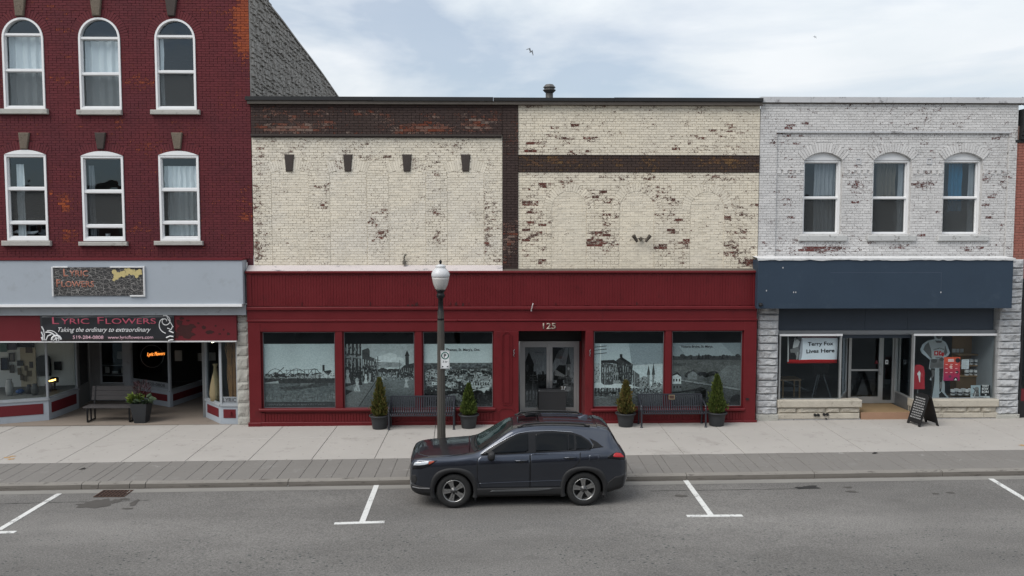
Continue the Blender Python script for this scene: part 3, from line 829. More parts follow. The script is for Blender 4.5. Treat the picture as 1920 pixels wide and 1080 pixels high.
def blot(px, py, rx, ry, mat, seed, z=0.006, name='stain', amp=0.35):
    x, y = ground(px, py); rr = random.Random(seed); n = 26
    ph = [rr.uniform(0, 6.3) for _ in range(4)]
    b = MB(); b.v = [(x, y, rz(x) + z)]
    for i in range(n):
        a = 2 * math.pi * i / n
        k = 1 + amp * (0.5 * math.sin(2 * a + ph[0]) + 0.35 * math.sin(3 * a + ph[1]) + 0.3 * math.sin(5 * a + ph[2]) + 0.2 * math.sin(8 * a + ph[3]))
        X, Y = x + rx * k * math.cos(a), y + ry * k * math.sin(a); b.v.append((X, Y, rz(X) + z))
    b.f = [(0, i + 1, (i + 1) % n + 1) for i in range(n)]; b.m = [0] * n; b.sm = [False] * n
    return b.build(name, mat, road)
M['wet'] = simple('dark_wet_asphalt', (0.078, 0.072, 0.066), 0.7, var=0.2, fine=120)
blot(181, 945, 0.26, 0.34, M['wet'], 3); blot(217, 940, 0.09, 0.16, M['wet'], 4); blot(234, 936, 0.10, 0.06, M['wet'], 9)
blot(252, 943, 0.07, 0.22, M['wet'], 12); blot(240, 954, 0.1, 0.05, M['wet'], 13); blot(149, 946, 0.06, 0.04, M['wet'], 14)
blot(1516, 914, 0.20, 0.13, M['tar'], 21, amp=0.6); blot(1597, 922, 0.13, 0.06, M['wet'], 5); blot(1590, 914, 0.11, 0.05, M['wet'], 6)
blot(1277, 930, 0.12, 0.09, M['wet'], 7); blot(1755, 926, 0.06, 0.05, M['wet'], 8); blot(1782, 924, 0.08, 0.05, M['wet'], 17)
# old orange survey paint on the flags
M['orange'] = simple('faded_orange_paint', (0.42, 0.25, 0.10), 0.9, var=0.3)
for px, py, sd in ((14, 858, 1), (24, 856, 2), (20, 861, 5), (1917, 835, 3)):
    x, y = ground(px, py, 0.17); n = 12; rr = random.Random(sd)
    b = MB(); P = [(x + 0.11 * math.cos(2 * math.pi * i / n) * rr.uniform(.2, 1), y + 0.09 * math.sin(2 * math.pi * i / n) * rr.uniform(.2, 1)) for i in range(n)]
    b.v = [(x, y, sz(x, y) + 0.006)] + [(X, Y, sz(X, Y) + 0.006) for X, Y in P]; b.f = [(0, i + 1, (i + 1) % n + 1) for i in range(n)]; b.m = [0] * n; b.sm = [False] * n
    b.build('paint_mark', M['orange'], pave)

# storm drain
gx, gy = ground(213, 926)
dr = thing('storm_drain', 'rusty cast iron storm drain grate set in the road beside the kerb', 'drain', (gx, gy, rz(gx)))
M['rust_iron'] = simple('rusty_cast_iron', (0.075, 0.045, 0.035), 0.8, 0.3, var=0.35, scale=9)
hw, hd = 0.30, 0.21
MB().box(gx - hw, gx + hw, gy - hd, gy + hd, rz(gx) + 0.0005, rz(gx) + 0.005).build('pit', simple('drain_pit', (0.012, 0.01, 0.01), 0.9), dr)
b = MB(); z0, z1 = rz(gx) + 0.0055, rz(gx) + 0.016
for a in ((gx - hw - .03, gx + hw + .03, gy - hd - .03, gy - hd), (gx - hw - .03, gx + hw + .03, gy + hd, gy + hd + .03), (gx - hw - .03, gx - hw, gy - hd, gy + hd), (gx + hw, gx + hw + .03, gy - hd, gy + hd)): b.box(*a, z0, z1)
b.build('frame', M['rust_iron'], dr)
for i in range(7):
    x = gx - hw + 2 * hw * (i + 1) / 8; MB().box(x - .014, x + .014, gy - hd, gy + hd, z0, z1 - .002).build('bar', M['rust_iron'], dr)
for i in range(3):
    y = gy - hd + 2 * hd * (i + 1) / 4; MB().box(gx - hw, gx + hw, y - .012, y + .012, z0, z1 - .004).build('cross_bar', M['rust_iron'], dr)
# a couple of dark leaves / droppings on the strip
for px, py in ((155, 880), (1641, 851)):
    x, y = ground(px, py, .15); z = sz(x, y) + 0.004
    tag(MB().add([(x - .09, y - .03, z), (x - .03, y - .05, z + .02), (x + .08, y + .01, z + .01), (x + .02, y + .05, z + .025), (x - .05, y + .04, z)], [(0, 1, 2, 3, 4)]).build('dead_leaf', M['tar']),
        'dark curled leaf lying on the grey paver strip ' + ('by the storm drain' if px < 500 else 'far from the storm drain'), 'leaf', 'dead leaves on the paver strip')

# ================================================================== shared window builder
def sash_window(bld, h, yw, bars, fw=0.045, mats=None, glassm=None, apron=0.0, sash=True, name='window', depth=0.07, head_panel=None, bar_h=0.045, screen=None):
    """h: Hole; bars: heights (centre) of horizontal bars; returns the window part; glass lies at yw"""
    wm = mats or M['window_white']; gm = glassm or M['glass_up']
    b = MB(); po = h.outline(0.002); pi = h.outline(fw) if h.rise == 0 or head_panel is None else None
    if head_panel is not None:
        # square-headed sash under a solid curved head board
        p2 = [(h.x0 + .002, h.z0 + .002), (h.x1 - .002, h.z0 + .002), (h.x1 - .002, head_panel), (h.x0 + .002, head_panel)]
        p3 = [(h.x0 + fw, h.z0 + fw), (h.x1 - fw, h.z0 + fw), (h.x1 - fw, head_panel - fw), (h.x0 + fw, head_panel - fw)]
        b.ring(p2, p3, yw - depth, yw + 0.05)
    else: b.ring(po, pi, yw - depth, yw + 0.05)
    w = b.build(name, wm, bld)
    if head_panel is not None:
        arc = [(x, z) for x, z in h.arc(16, 0.003)]
        MB().prism([(h.x0 + .003, head_panel), (h.x1 - .003, head_panel)] + arc, yw - depth - 0.015, yw + 0.03).build('head_board', M['old_white'] if wm is not M['window_white'] else wm, w)
    top = head_panel if head_panel is not None else None
    zs = [h.z0 + fw + apron] + list(bars) + [(top if top is not None else h.top) - fw]
    if apron: MB().box(h.x0 + fw - .001, h.x1 - fw + .001, yw - depth * 0.8, yw + .03, h.z0 + fw - .001, h.z0 + fw + apron).build('apron', wm, w)
    for k, z in enumerate(bars):
        MB().box(h.x0 + fw - .001, h.x1 - fw + .001, yw - depth * 0.75 - .004 * k, yw + .03, z - bar_h / 2, z + bar_h / 2).build('rail', wm, w)
    for k in range(len(zs) - 1):
        a = zs[k] + (bar_h / 2 if k > 0 else 0); c_ = zs[k + 1] - (bar_h / 2 if k < len(zs) - 2 else 0)
        yy = yw + (0.012 if k % 2 else 0.0)
        if k == screen: MB().box(h.x0 + fw + .02, h.x1 - fw - .02, yy - .012, yy - .009, a + .02, c_ - .02).build('insect_screen', M['screen'], w)
        if k == len(zs) - 2 and h.rise > 0 and head_panel is None:
            hh = Hole(h.x0 + fw, h.x1 - fw, a, h.zs if h.zs > a else a + 0.001, 0); 
            arcp = [p for p in h.arc(20, fw) if p[1] >= a - 1e-6]
            poly = [(arcp[-1][0], a), (arcp[0][0], a)] + arcp
            MB().prism(poly, yy, yy + 0.006).build('pane', gm, w)
        else:
            s_ = 0.028 if sash else 0.0
            if sash:
                q0 = [(h.x0 + fw, a), (h.x1 - fw, a), (h.x1 - fw, c_), (h.x0 + fw, c_)]
                q1 = [(h.x0 + fw + s_, a + s_ * .7), (h.x1 - fw - s_, a + s_ * .7), (h.x1 - fw - s_, c_ - s_ * .7), (h.x0 + fw + s_, c_ - s_ * .7)]
                MB().ring(q0, q1, yy - 0.035, yy + 0.02).build('sash', wm, w)
            MB().box(h.x0 + fw + s_, h.x1 - fw - s_, yy, yy + 0.006, a + s_ * .7, c_ - s_ * .7).build('pane', gm, w)
    return w
def curtain(par, x0, x1, z0, z1, y, mat, folds=6, amp=0.03, name='curtain'):
    b = MB(); ph = random.uniform(0, 6)
    b.grid(lambda u, v: (x0 + (x1 - x0) * u + 0.012 * math.sin(9 * v + u * 7), y + amp * math.sin(2 * math.pi * folds * u + ph + 0.6 * math.sin(3 * v)) * (0.65 + 0.35 * (1 - v)) + 0.35 * amp * math.sin(2 * math.pi * folds * 2.3 * u), z0 + (z1 - z0) * v), folds * 8, 4)
    b.sm = [True] * len(b.f)
    return b.build(name, mat, par)
def room(bld, x0, x1, y0, y1, z0, z1, wall, floor, name='room'):
    b = MB()
    b.add([(x0, y0, z0), (x1, y0, z0), (x1, y1, z0), (x0, y1, z0), (x0, y0, z1), (x1, y0, z1), (x1, y1, z1), (x0, y1, z1)], [(4, 5, 6, 7)][:1] + [(2, 3, 7, 6), (0, 4, 7, 3), (1, 2, 6, 5)])
    o = b.build(name, wall, bld)
    MB().box(x0, x1, y0, y1, z0 - 0.05, z0).build('room_floor', floor, bld)
    return o
def keystone(bld, pxs, y0p, y1p, mat, proud=0.07, name='keystone'):
    (a, b_), (c_, d) = pxs                    # top left/right, bottom left/right
    zt, zb = az(y0p, (a + b_) / 2), az(y1p, (a + b_) / 2)
    p = [(ax(c_, y1p), zb), (ax(d, y1p), zb), (ax(b_, y0p), zt), (ax(a, y0p), zt)]
    cx = sum(q[0] for q in p) / 4; cz = sum(q[1] for q in p) / 4
    f = [(cx + (q[0] - cx) * .86, cz + (q[1] - cz) * .92) for q in p]
    b = MB(); b.add([(x, YF - proud, z) for x, z in f] + [(x, YF - proud + .02, z) for x, z in p] + [(x, YF + .05, z) for x, z in p],
                    [(0, 1, 2, 3)] + [(i + 4, (i + 1) % 4 + 4, (i + 1) % 4, i) for i in range(4)] + [(i + 8, (i + 1) % 4 + 8, (i + 1) % 4 + 4, i + 4) for i in range(4)])
    return b.build(name, mat, bld)

# ================================================================== 1. red brick building on the left
XR = ax(471, 250)
LB = thing('red_brick_building', 'tall maroon painted brick building with arched windows above a flower shop', 'building', ((XR - 20) / 2, YF, sz(-12, YF)))
Z_BAND_T = az(485, 300)
top_holes, mid_holes = [], []
for l, r, yt, yb in ((6, 83.5, 33, 205), (149, 227, 33, 206), (291.5, 367.5, 35.5, 206)):
    x0, x1 = ax(l, 120), ax(r, 120); w2 = (x1 - x0) / 2
    zt = az(yt, (l + r) / 2); top_holes.append(Hole(x0, x1, az(yb, (l + r) / 2), zt - w2, w2))
for l, r, yt, ys, yb in ((12, 89.5, 281, 290, 451), (155, 233.5, 283.5, 292.5, 452), (299.5, 374.5, 283, 291.5, 451.5)):
    m_ = (l + r) / 2; mid_holes.append(Hole(ax(l, 370), ax(r, 370), az(yb, m_), az(ys, m_), az(yt, m_) - az(ys, m_)))
XL0, ZTOP = -19.5, 13.7
b = MB(); wall_sheet(b, XL0, XR, Z_BAND_T - 0.6, ZTOP, YF, top_holes + mid_holes)
for h in top_holes + mid_holes: reveal(b, h, YF, YF + 0.2)
b.add([(XL0, YF, ZTOP), (XR, YF, ZTOP), (XR, YF + .4, ZTOP), (XL0, YF + .4, ZTOP)], [(0, 1, 2, 3)])
b.build('wall', M['mortar_red'], LB)
pm = peel_map(0.0, [(a_, b_2, c_2, d_2, (k_ if a_ > 430 else k_ * .8)) for a_, b_2, c_2, d_2, k_ in [(455, 70, 14, 34, 1.0), (448, 25, 12, 22, .8), (462, 30, 10, 60, .85), (420, 25, 14, 8, .5), (430, 52, 12, 8, .45), (121, 380, 15, 18, .9), (118, 152, 18, 16, .5), (262, 155, 30, 16, .4), (105, 146, 10, 6, .5), (262, 428, 22, 10, .5), (124, 440, 18, 16, .45), (98, 361, 5, 4, .9), (460, 408, 10, 8, .6), (95, 340, 5, 5, .5), (232, 232, 12, 10, .35), (455, 380, 12, 30, .3), (350, 250, 12, 6, .4), (275, 275, 16, 8, .35), (300, 95, 12, 10, .35), (108, 52, 9, 6, .5), (132, 60, 9, 4, .5)]], nz=0.22)
bk = Bricks()
bk.field(-17.6, XR, Z_BAND_T, ax and az(-46, 240), YF, pm, top_holes + mid_holes, ring=0.235, ch=0.069, bl=0.222, bond=2)
for h in top_holes: bk.ringarch(h, YF, pm, t=0.23)
for h in mid_holes: bk.ringarch(h, YF, pm, t=0.23)
bk.build(LB, M['brick_red'], 300, prefer=lambda q: q[1] * 3 + (q[0][1][0] - q[0][0][0]) + (0.5 if q[0][0][0] > -14 and q[0][0][2] < 12.2 else -5))
for i, h in enumerate(top_holes):
    py = (65.5, 71.5, 67.5)[i]; pr = (132.5, 138.5, 134)[i]
    w = sash_window(LB, h, YF + 0.06, [az(pr, 200), az(py, 200)], fw=0.055, apron=0.03, depth=0.10, bar_h=0.06, screen=0)
    m_ = (h.x0 + h.x1) / 2
    if i < 2:
        curtain(w, h.x0 + .07, h.x1 - .05, h.z0 + .05, az(py, 200) - 0.02 - .02 * i, YF + 0.20, M['cloth_white'], 4, 0.035)
    else:
        curtain(w, h.x0 + .05, h.x0 + .17, az(pr, 200) - .9, az(py, 200), YF + 0.16, M['cloth_white'], 1, 0.02)
for i, h in enumerate(mid_holes):
    rails = ((354, 417.5), (359, 424), (355.5, 417.5))[i]
    w = sash_window(LB, h, YF + 0.06, [az(rails[1], 200), az(rails[0], 200)], fw=0.06, apron=0.05, depth=0.10, head_panel=h.zs + 0.0, bar_h=0.075, screen=1)
    if i == 0: curtain(w, h.x0 + .2, h.x0 + .42, h.z0 + .1, h.zs - .25, YF + 0.2, M['cloth_white'], 2, 0.03)
    if i == 1: curtain(w, h.x0 + .08, h.x0 + .25, h.z0 + .1, h.zs - .25, YF + 0.2, M['cloth_grey'], 2, 0.03)
    if i == 2:
        curtain(w, h.x0 + .07, h.x1 - .09, az(rails[0], 200), h.zs - .28, YF + 0.19, M['cloth_white'], 6, 0.025)
        curtain(w, h.x0 + .14, h.x1 - .14, h.z0 + .14, az(rails[0], 200) - .03, YF + 0.24, M['cloth_white'], 5, 0.03)
for l, r, a, c_ in ((-3, 92, 205, 215), (146, 230, 206.5, 216), (284, 376, 206, 215), (6, 98, 451, 461), (150, 241, 453, 461), (291, 382, 451.5, 460)):
    cbox('sill', M['sill_stone'], LB, ax(l, a), ax(r, a), YF - 0.11, YF + 0.1, az(c_, 200), az(a, 200) - .004, c=0.014)
for a in (((27, 50), (31, 46)), ((170, 192), (175, 189)), ((310, 334), (316, 329))): keystone(LB, a, -6, 31, M['keystone'] if a[0][0] != 310 else M['keystone_dark'], 0.09)
for a in (((36, 57), (40, 53)), ((179, 200), (184, 196)), ((322, 343), (328, 340))): keystone(LB, a, 249, 280, M['keystone'] if a[0][0] != 179 else M['keystone_dark'], 0.08)
# rooms behind the upper windows
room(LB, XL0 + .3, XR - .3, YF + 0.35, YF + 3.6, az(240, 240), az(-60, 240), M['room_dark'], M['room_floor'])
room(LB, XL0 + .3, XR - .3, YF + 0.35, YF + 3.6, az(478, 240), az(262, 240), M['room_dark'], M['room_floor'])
# things on the window sills inside
x, z = at(28, 436, YF + .35)
b = MB(); b.path([(x + .0, YF + .28, z - .0), (x + .12, YF + .28, z + .03), (x + .3, YF + .3, z - .02), (x + .55, YF + .32, z - .01), (x + .68, YF + .3, z + .03)], [.03, .055, .05, .05, .02], 8); b.sm = [True] * len(b.f)
tag(b.build('towel', M['cloth_white']), 'rolled white towel lying inside the left second floor window', 'towel')
x, z = at(204, 446, YF + .35)
MUG = MB().lathe([(.04, 0), (.055, .01), (.065, .12), (.06, .12), (.05, .02)], (x, YF + .3, z), 14)
tag(MUG.build('bowl', M['white_paper']), 'white cup standing inside the middle second floor window', 'cup')
# rubble side wall rising over the roof next door
def on_x(px, py, X=XR):
    r = ray(px, py); k = X / r[0]; return float(r[1] * k), float(r[2] * k + CAM_H)
prof = [on_x(*p) for p in ((506, 14), (528, 41), (559.7, 83.6), (582.6, 112.6), (603.7, 140.8), (634, 184.5))]
y0_ = on_x(500.8, 0)
prof = [(YF, ZTOP), (y0_[0], ZTOP - .05), (y0_[0] + .02, prof[0][1])] + prof
prof.append((prof[-1][0] + 3, prof[-1][1] - .35))
def roofz(y):
    for (a, za), (c_, zc) in zip(prof[:-1], prof[1:]):
        if a <= y <= c_: return za + (zc - za) * (y - a) / max(1e-6, c_ - a)
    return prof[-1][1]
b = MB(); n = len(prof); base_z = 8.0
b.add([(XR, y, z) for y, z in prof] + [(XR, y, base_z) for y, z in prof] + [(XR - .4, y, z) for y, z in prof], [(i, i + 1, n + i + 1, n + i)[::-1] for i in range(n - 1)] + [(i, 2 * n + i, 2 * n + i + 1, i + 1)[::-1] for i in range(n - 1)])
b.build('side_wall', M['rubble_mortar'], LB)
stones = []
z = 9.0
while z < 13.4:
    hgt = random.uniform(0.10, 0.19); y = YF + random.uniform(0.02, .1)
    while y < prof[-1][0]:
        w = random.uniform(0.11, 0.34)
        dz_ = random.uniform(-.035, .035)
        zt = min(z + hgt + random.uniform(-.05, .06), roofz(y) - .02, roofz(y + w) - .02)
        if zt - z > .05 and vnoise(y, z, .7) + .35 * vnoise(y, z, 3) < 1.12:
            stones.append((y + .012, y + w - .012, z + .01 + random.uniform(-.03, .03), zt - .008 + random.uniform(-.012, .012), random.uniform(.01, .075)))
        y += w
    z += hgt
def stone_mb(b, s):
    y0, y1, z0, z1, d = s; c_ = min(.03, (z1 - z0) * .3); j = lambda: random.uniform(-.012, .012)
    b.add([(XR + d, y0 + c_ + j(), z0 + c_ + j()), (XR + d + j(), y1 - c_ + j(), z0 + c_ + j()), (XR + d + j(), y1 - c_ + j(), z1 - c_ + j()), (XR + d, y0 + c_ + j(), z1 - c_ + j()),
           (XR - .02, y0, z0), (XR - .02, y1, z0), (XR - .02, y1, z1), (XR - .02, y0, z1)], [(0, 1, 2, 3), (4, 5, 1, 0), (5, 6, 2, 1), (6, 7, 3, 2), (7, 4, 0, 3)])
stones.sort(key=lambda s: s[0] + (0 if s[3] < 12.9 else 50))
for s in stones[:300]:
    b = MB(); stone_mb(b, s); b.build('stone', M['rubble'], LB)
b = MB()
for s in stones[300:]: stone_mb(b, s)
b.build('rubble', M['rubble'], LB, kind='stuff')
n = len(prof); b = MB()
for (a, za), (c_, zc) in zip(prof[:-1], prof[1:]): b.hexa([(XR - .42, a, za + .002), (XR + .05, a, za + .002), (XR + .05, c_, zc + .002), (XR - .42, c_, zc + .002), (XR - .42, a, za + .06), (XR + .05, a, za + .06), (XR + .05, c_, zc + .06), (XR - .42, c_, zc + .06)])
b.build('wall_cap', M['rubble'], LB)
box('roof', M['coping_black'], LB, XL0, XR - .4, YF + .4, prof[-1][0], 11.2, 11.3)
# sign band, gutter, soffit boards
YB = YF - 0.40
xb = ax(455.5, 530, YB)
cbox('sign_band', M['grey_panel'], LB, XL0, xb, YB, YF - .02, at(300, 571, YB)[1], at(300, 488, YB)[1], c=0.012)
box('band_flashing', M['red_panel'], LB, XL0, xb + .02, YB - .03, YF - .012, at(300, 488, YB)[1] + .002, at(300, 484.5, YB)[1])
box('white_gutter', M['window_white'], LB, XL0, xb - .03, YB - .05, YB + .08, at(300, 575, YB)[1], at(300, 570, YB)[1] - .003)
box('end_board', M['old_white'], LB, xb + .01, ax(463.5, 530, YF - .1), YF - .13, YF - .015, at(460, 588, YF - .1)[1], at(460, 492, YF - .1)[1])
YS = YF - 0.22
zs0, zs1 = at(300, 591, YS)[1], at(300, 575.5, YS)[1]
box('soffit_board', M['grey_trim'], LB, XL0, xb + .02, YS, YF + .1, zs0, zs1 + .05)
YH = YF - 0.16
zh0, zh1 = at(300, 639, YH)[1], zs0 - .003
for l, r in ((-90, 76), (76, 326), (326, 443.5)):
    box('fascia_panel', M['red_panel'], LB, ax(l, 615, YH) + .002, ax(r, 615, YH) - .002, YH, YF + .12, zh0, zh1)
box('fascia_trim', M['old_white'], LB, ax(-90, 640, YH), ax(443.5, 640, YH), YH - .02, YF + .1, at(300, 641.5, YH)[1], zh0 - .002)
# flaked dark paint on the red fascia
M['flake'] = simple('bare_dark_wood', (0.045, 0.014, 0.014), 0.85, var=0.4)
rr = random.Random(5)
for px, py, rx, ry in ((345, 620, 16, 12), (336, 605, 7, 6), (352, 628, 13, 7), (330, 628, 6, 9), (360, 612, 8, 5), (382, 614, 4, 4), (393, 623, 8, 4), (372, 606, 3, 2), (428, 626, 3, 3), (412, 626, 3, 1.5), (419, 618, 2, 2), (404, 611, 2, 2), (340, 597, 5, 3), (352, 601, 4, 2)):
    x, z = at(px, py, YH - .004); k = 14
    P = [(x + rx / 66 * math.cos(2 * math.pi * i / k) * rr.uniform(.6, 1.15), z + ry / 66 * math.sin(2 * math.pi * i / k) * rr.uniform(.6, 1.15)) for i in range(k)]
    MB().prism(P, YH - .004 - rr.random() * .002, YH + .003).build('paint_flake', M['flake'], LB)
# stone pier between the shops
pz = [800, 780, 755, 731, 716, 692, 667, 648, 622, 604, 588]
for i in range(len(pz) - 1):
    z0, z1 = az(pz[i], 455), az(pz[i + 1], 455)
    if i == 0: z0 = sz(-7, YF) - .03
    rock_stone(ax(445, 700, YF) + .004 * (i % 2), ax(468, 700, YF), z0 + .006, z1 - .006, YF - .03, bulge=0.035, depth=.4, rough=1.2).build('pier_stone', M['rock_pale'], LB)
box('pier_core', M['mortar_white'], LB, ax(445.5, 700), ax(468, 700), YF, YF + .5, sz(-7, YF) - .05, az(587, 455))
# ---- recessed shopfront
GZ = sz(ax(240), YF) + 0.004
def gp(px, py): return ground(px, py, GZ - TILT * ax(240) + 0.0)
def fp(px, Y): return (ax(px, 700, Y), Y)
P0 = fp(-60, YF + 0.02); P1 = fp(89, YF + 0.75); P2 = fp(146, YF + 2.35); P3 = fp(168, YF + 3.5); P4 = fp(245, YF + 3.5); P5 = fp(318, YF + 2.4); P6 = fp(392, YF + 4.6)
P7 = fp(384.5, YF + 0.95); P8 = fp(412, YF + 0.06); P9 = fp(446, YF + 0.03)
M['shop_floor'] = simple('worn_tan_entry_floor', (0.24, 0.20, 0.165), 0.85, var=0.22, scale=1.6, fine=30, stretch=(0.5, 1, 1), dirt=(0.15, 0.125, 0.10), dirt_amt=0.6)
MB().grid(lambda u, v: (P0[0] - 3 + (ax(446) - P0[0] + 3) * u, YF + 0.02 + 6 * v, sz(P0[0] - 3 + (ax(446) - P0[0] + 3) * u, YF) + .004 + 0.05 * v), 8, 2).build('entry_floor', M['shop_floor'], LB)
ZSOF = zh0 + .03
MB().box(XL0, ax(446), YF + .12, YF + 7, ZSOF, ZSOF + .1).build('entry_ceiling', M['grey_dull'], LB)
ZBK = az(757, 0) ; ZB0 = GZ - .03
def bulkhead(p, q, zb, inset=True, name='bulkhead'):
    MB().obox(p, q, -.10, 0.0, ZB0, zb - .05).build(name, M['grey_panel'], LB)
    MB().obox(p, q, -.12, 0.035, zb - .05, zb, 0, 0).build('window_sill', M['grey_trim'], LB)
    if inset:
        P = Vector(p); Q = Vector(q); d = (Q - P).normalized(); Lh = (Q - P).length; m_ = min(.14, Lh * .16)
        MB().obox(P + d * m_, Q - d * m_, -.02, .012, ZB0 + .22, zb - .14).build('red_inset', M['red_panel'], LB)
def pane(p, q, zb, zt, name='shop_window', post0=True, post1=True, gm=None):
    P = Vector(p); Q = Vector(q); d = (Q - P).normalized()
    fr = MB()
    if post0: fr.obox(P, P + d * .05, -.06, .0, zb, zt)
    if post1: fr.obox(Q - d * .05, Q, -.06, .0, zb, zt)
    fr.obox(P + d * .05, Q - d * .05, -.05, -.01, zb + .001, zb + .035); fr.obox(P + d * .05, Q - d * .05, -.05, -.01, zt - .05, zt - .001)
    f = fr.build(name, M['grey_trim'], LB)
    MB().obox(P + d * .05, Q - d * .05, -.035, -.029, zb + .035, zt - .05).build('pane', gm or M['glass_low'], f)
    return f
def seg(p, q, zb, inset=True, **k):
    bulkhead(p, q, zb, inset); return pane(p, q, zb, ZSOF, **k)
seg(P0, P1, ZBK); seg(P1, P2, ZBK)
# side door
d_ = (Vector(P3) - Vector(P2)).normalized()
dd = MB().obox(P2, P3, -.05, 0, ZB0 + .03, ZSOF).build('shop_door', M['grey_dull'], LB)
MB().obox(Vector(P2) + d_ * .2, Vector(P3) - d_ * .2, -.02, .006, ZB0 + .72, ZSOF - .06).build('door_glass', simple('dark_door_glass', (0.012, 0.012, 0.013), 0.12, spec=0.5), dd)
# back wall boards, tall window, post
PA_, PB_ = fp(188, YF + 3.5), fp(233, YF + 3.5)
nb = 5
for i in range(nb):
    a = Vector(P3).lerp(Vector(PA_), i / nb); c_ = Vector(P3).lerp(Vector(PA_), (i + 1) / nb)
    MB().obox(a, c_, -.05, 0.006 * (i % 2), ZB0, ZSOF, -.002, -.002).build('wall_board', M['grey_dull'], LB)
MB().obox(PA_, PB_, -.06, 0, ZB0, ZBK - .05).build('bulkhead', M['grey_dull'], LB)
pane(PA_, PB_, ZBK - .05, ZSOF); MB().obox(PB_, P4, -.06, .01, ZB0, ZSOF).build('wall_post', M['grey_trim'], LB)
seg(P4, P5, ZBK - .1); seg(P5, P6, ZBK - .1)
wn_ = seg(P7, P8, ZBK - .06); seg(P8, P9, ZBK - .06)
x, z = at(431, 775, YF - .02); MB().tube((x, YF - .05, z), (x, YF + .02, z), .045, 12).build('red_knob', M['red_panel'], LB)
MB().obox(P7, fp(386, YF + 4.4), -.08, 0.0, ZB0, ZSOF).build('passage_wall', M['grey_dull'], LB)
# interior: display room left, shop room behind, small bay right
DW0, DW1 = fp(-75, YF + 2.6), fp(140, YF + 3.1)
M['display_white'] = simple('white_display_wall', (0.74, 0.73, 0.67), 0.9, var=0.06)
M['display_tan'] = simple('tan_display_board', (0.50, 0.42, 0.29), 0.9, var=0.1)
MB().obox(DW0, DW1, -.05, 0, ZBK - .2, ZSOF).build('display_wall', M['display_white'], LB)
MB().add([(P0[0], P0[1] + .1, ZBK - .03), (P1[0] - .05, P1[1] + .05, ZBK - .03), (P2[0] - .12, P2[1], ZBK - .03), (DW1[0], DW1[1], ZBK - .03), (DW0[0], DW0[1], ZBK - .03)], [(0, 1, 2, 3, 4)]).build('display_floor', simple('display_shelf', (0.16, 0.16, 0.15), 0.7), LB)
room(LB, P3[0] + .02, P6[0] + .4, YF + 3.62, YF + 7.2, GZ + .01, ZSOF - .01, M['room_dark'], M['room_floor'], 'shop_room')
MB().obox(fp(384, YF + 1.9), fp(446, YF + 1.6), -.05, 0, ZBK - .3, ZSOF).build('bay_back', M['room_dark'], LB)
MB().add([(P7[0] + .05, P7[1] + .08, ZBK - .09), (P8[0], P8[1] + .08, ZBK - .09), (P9[0], P9[1] + .08, ZBK - .09), (P9[0], P9[1] + 1.5, ZBK - .09), (P7[0] + .1, P7[1] + .9, ZBK - .09)], [(0, 1, 2, 3, 4)]).build('bay_floor', M['room_floor'], LB)
# ================================================================== 2. cream brick building in the middle
CB = thing('cream_brick_building', 'two storey building of peeling cream painted brick over a dark red storefront', 'building', (0.3, YF, sz(0, YF)))
CX0, CX1 = XR + 0.01, ax(1423, 330)
YC = YF - 0.24                                # the timber storefront stands proud of the brick
ZT = az(197.5); ZLED = az(505)
xm0, xm1 = ax(942, 340), ax(971.5, 340)
b = MB(); wall_sheet(b, CX0, CX1, az(520) - .3, ZT, YF, []); b.build('wall', M['mortar_cream'], CB)
b = MB(); b.box(CX0, xm1, YF - .012, YF + .01, az(253), ZT); b.box(xm0, xm1, YF - .014, YF + .01, ZLED, az(253)); b.box(xm1 + .001, CX1, YF - .012, YF + .01, az(323), az(291))
b.build('brown_backing', M['mortar_brown'], CB)
g1 = peel_map(0.10, [(485, 300, 12, 25, .35), (482, 400, 12, 60, .42), (486, 470, 14, 25, .5), (607, 350, 14, 10, .45), (604, 384, 10, 9, .62), (700, 415, 8, 8, .6), (712, 440, 12, 12, .7), (718, 396, 10, 10, .4), (822, 400, 10, 9, .62), (820, 440, 10, 16, .6), (822, 452, 8, 6, .5), (790, 305, 26, 10, .35), (690, 295, 30, 5, .4), (722, 294, 6, 2.5, .9), (644, 285, 7, 2.5, 1.0), (822, 323, 6, 7, .75), (897, 334, 7, 2.5, 1.0), (925, 343, 10, 4, .6), (912, 400, 8, 50, .38), (928, 400, 6, 40, .35), (915, 450, 8, 30, .4), (840, 275, 40, 10, .3), (570, 309, 8, 7, .5), (545, 283, 6, 3, .5), (635, 310, 6, 5, .5), (745, 349, 7, 3, .7), (565, 450, 9, 3, .5), (500, 262, 20, 6, .35), (680, 270, 18, 5, .35), (590, 320, 9, 4, .3), (782, 441, 10, 4, .3), (780, 491, 20, 3, .6)], nz=0.2)
segs = []
for l, r in ((533.5, 551.5), (643.5, 661), (754, 772), (864, 882)):
    m_ = (l + r) / 2; x = ax(m_, 305)
    segs.append(Hole(x - .52, x + .52, az(500), az(325), .10))
bk = Bricks()
bk.field(CX0, xm0, ZLED, az(258), YF, g1, segs, ring=0.30, ch=.0723, bl=.23, bond=1, depth=.011)
infill = peel_map(0.03, [(680, 410, 14, 30, .15), (710, 440, 14, 14, .5)], nz=.12)
for h in segs:
    bk.ringarch(h, YF, g1, t=.29, n=17, depth=.011, gap=.005)
    bk.field(CX0 + .07, xm0, ZLED, h.top, YF + .004, infill, ch=.0723, bl=.23, bond=3, depth=.011, only=h)
bk.build(CB, M['brick_cream'], 130, prefer=lambda q: q[1] * 2 + (q[0][1][0] - q[0][0][0]))
spots = []
rr = random.Random(3)
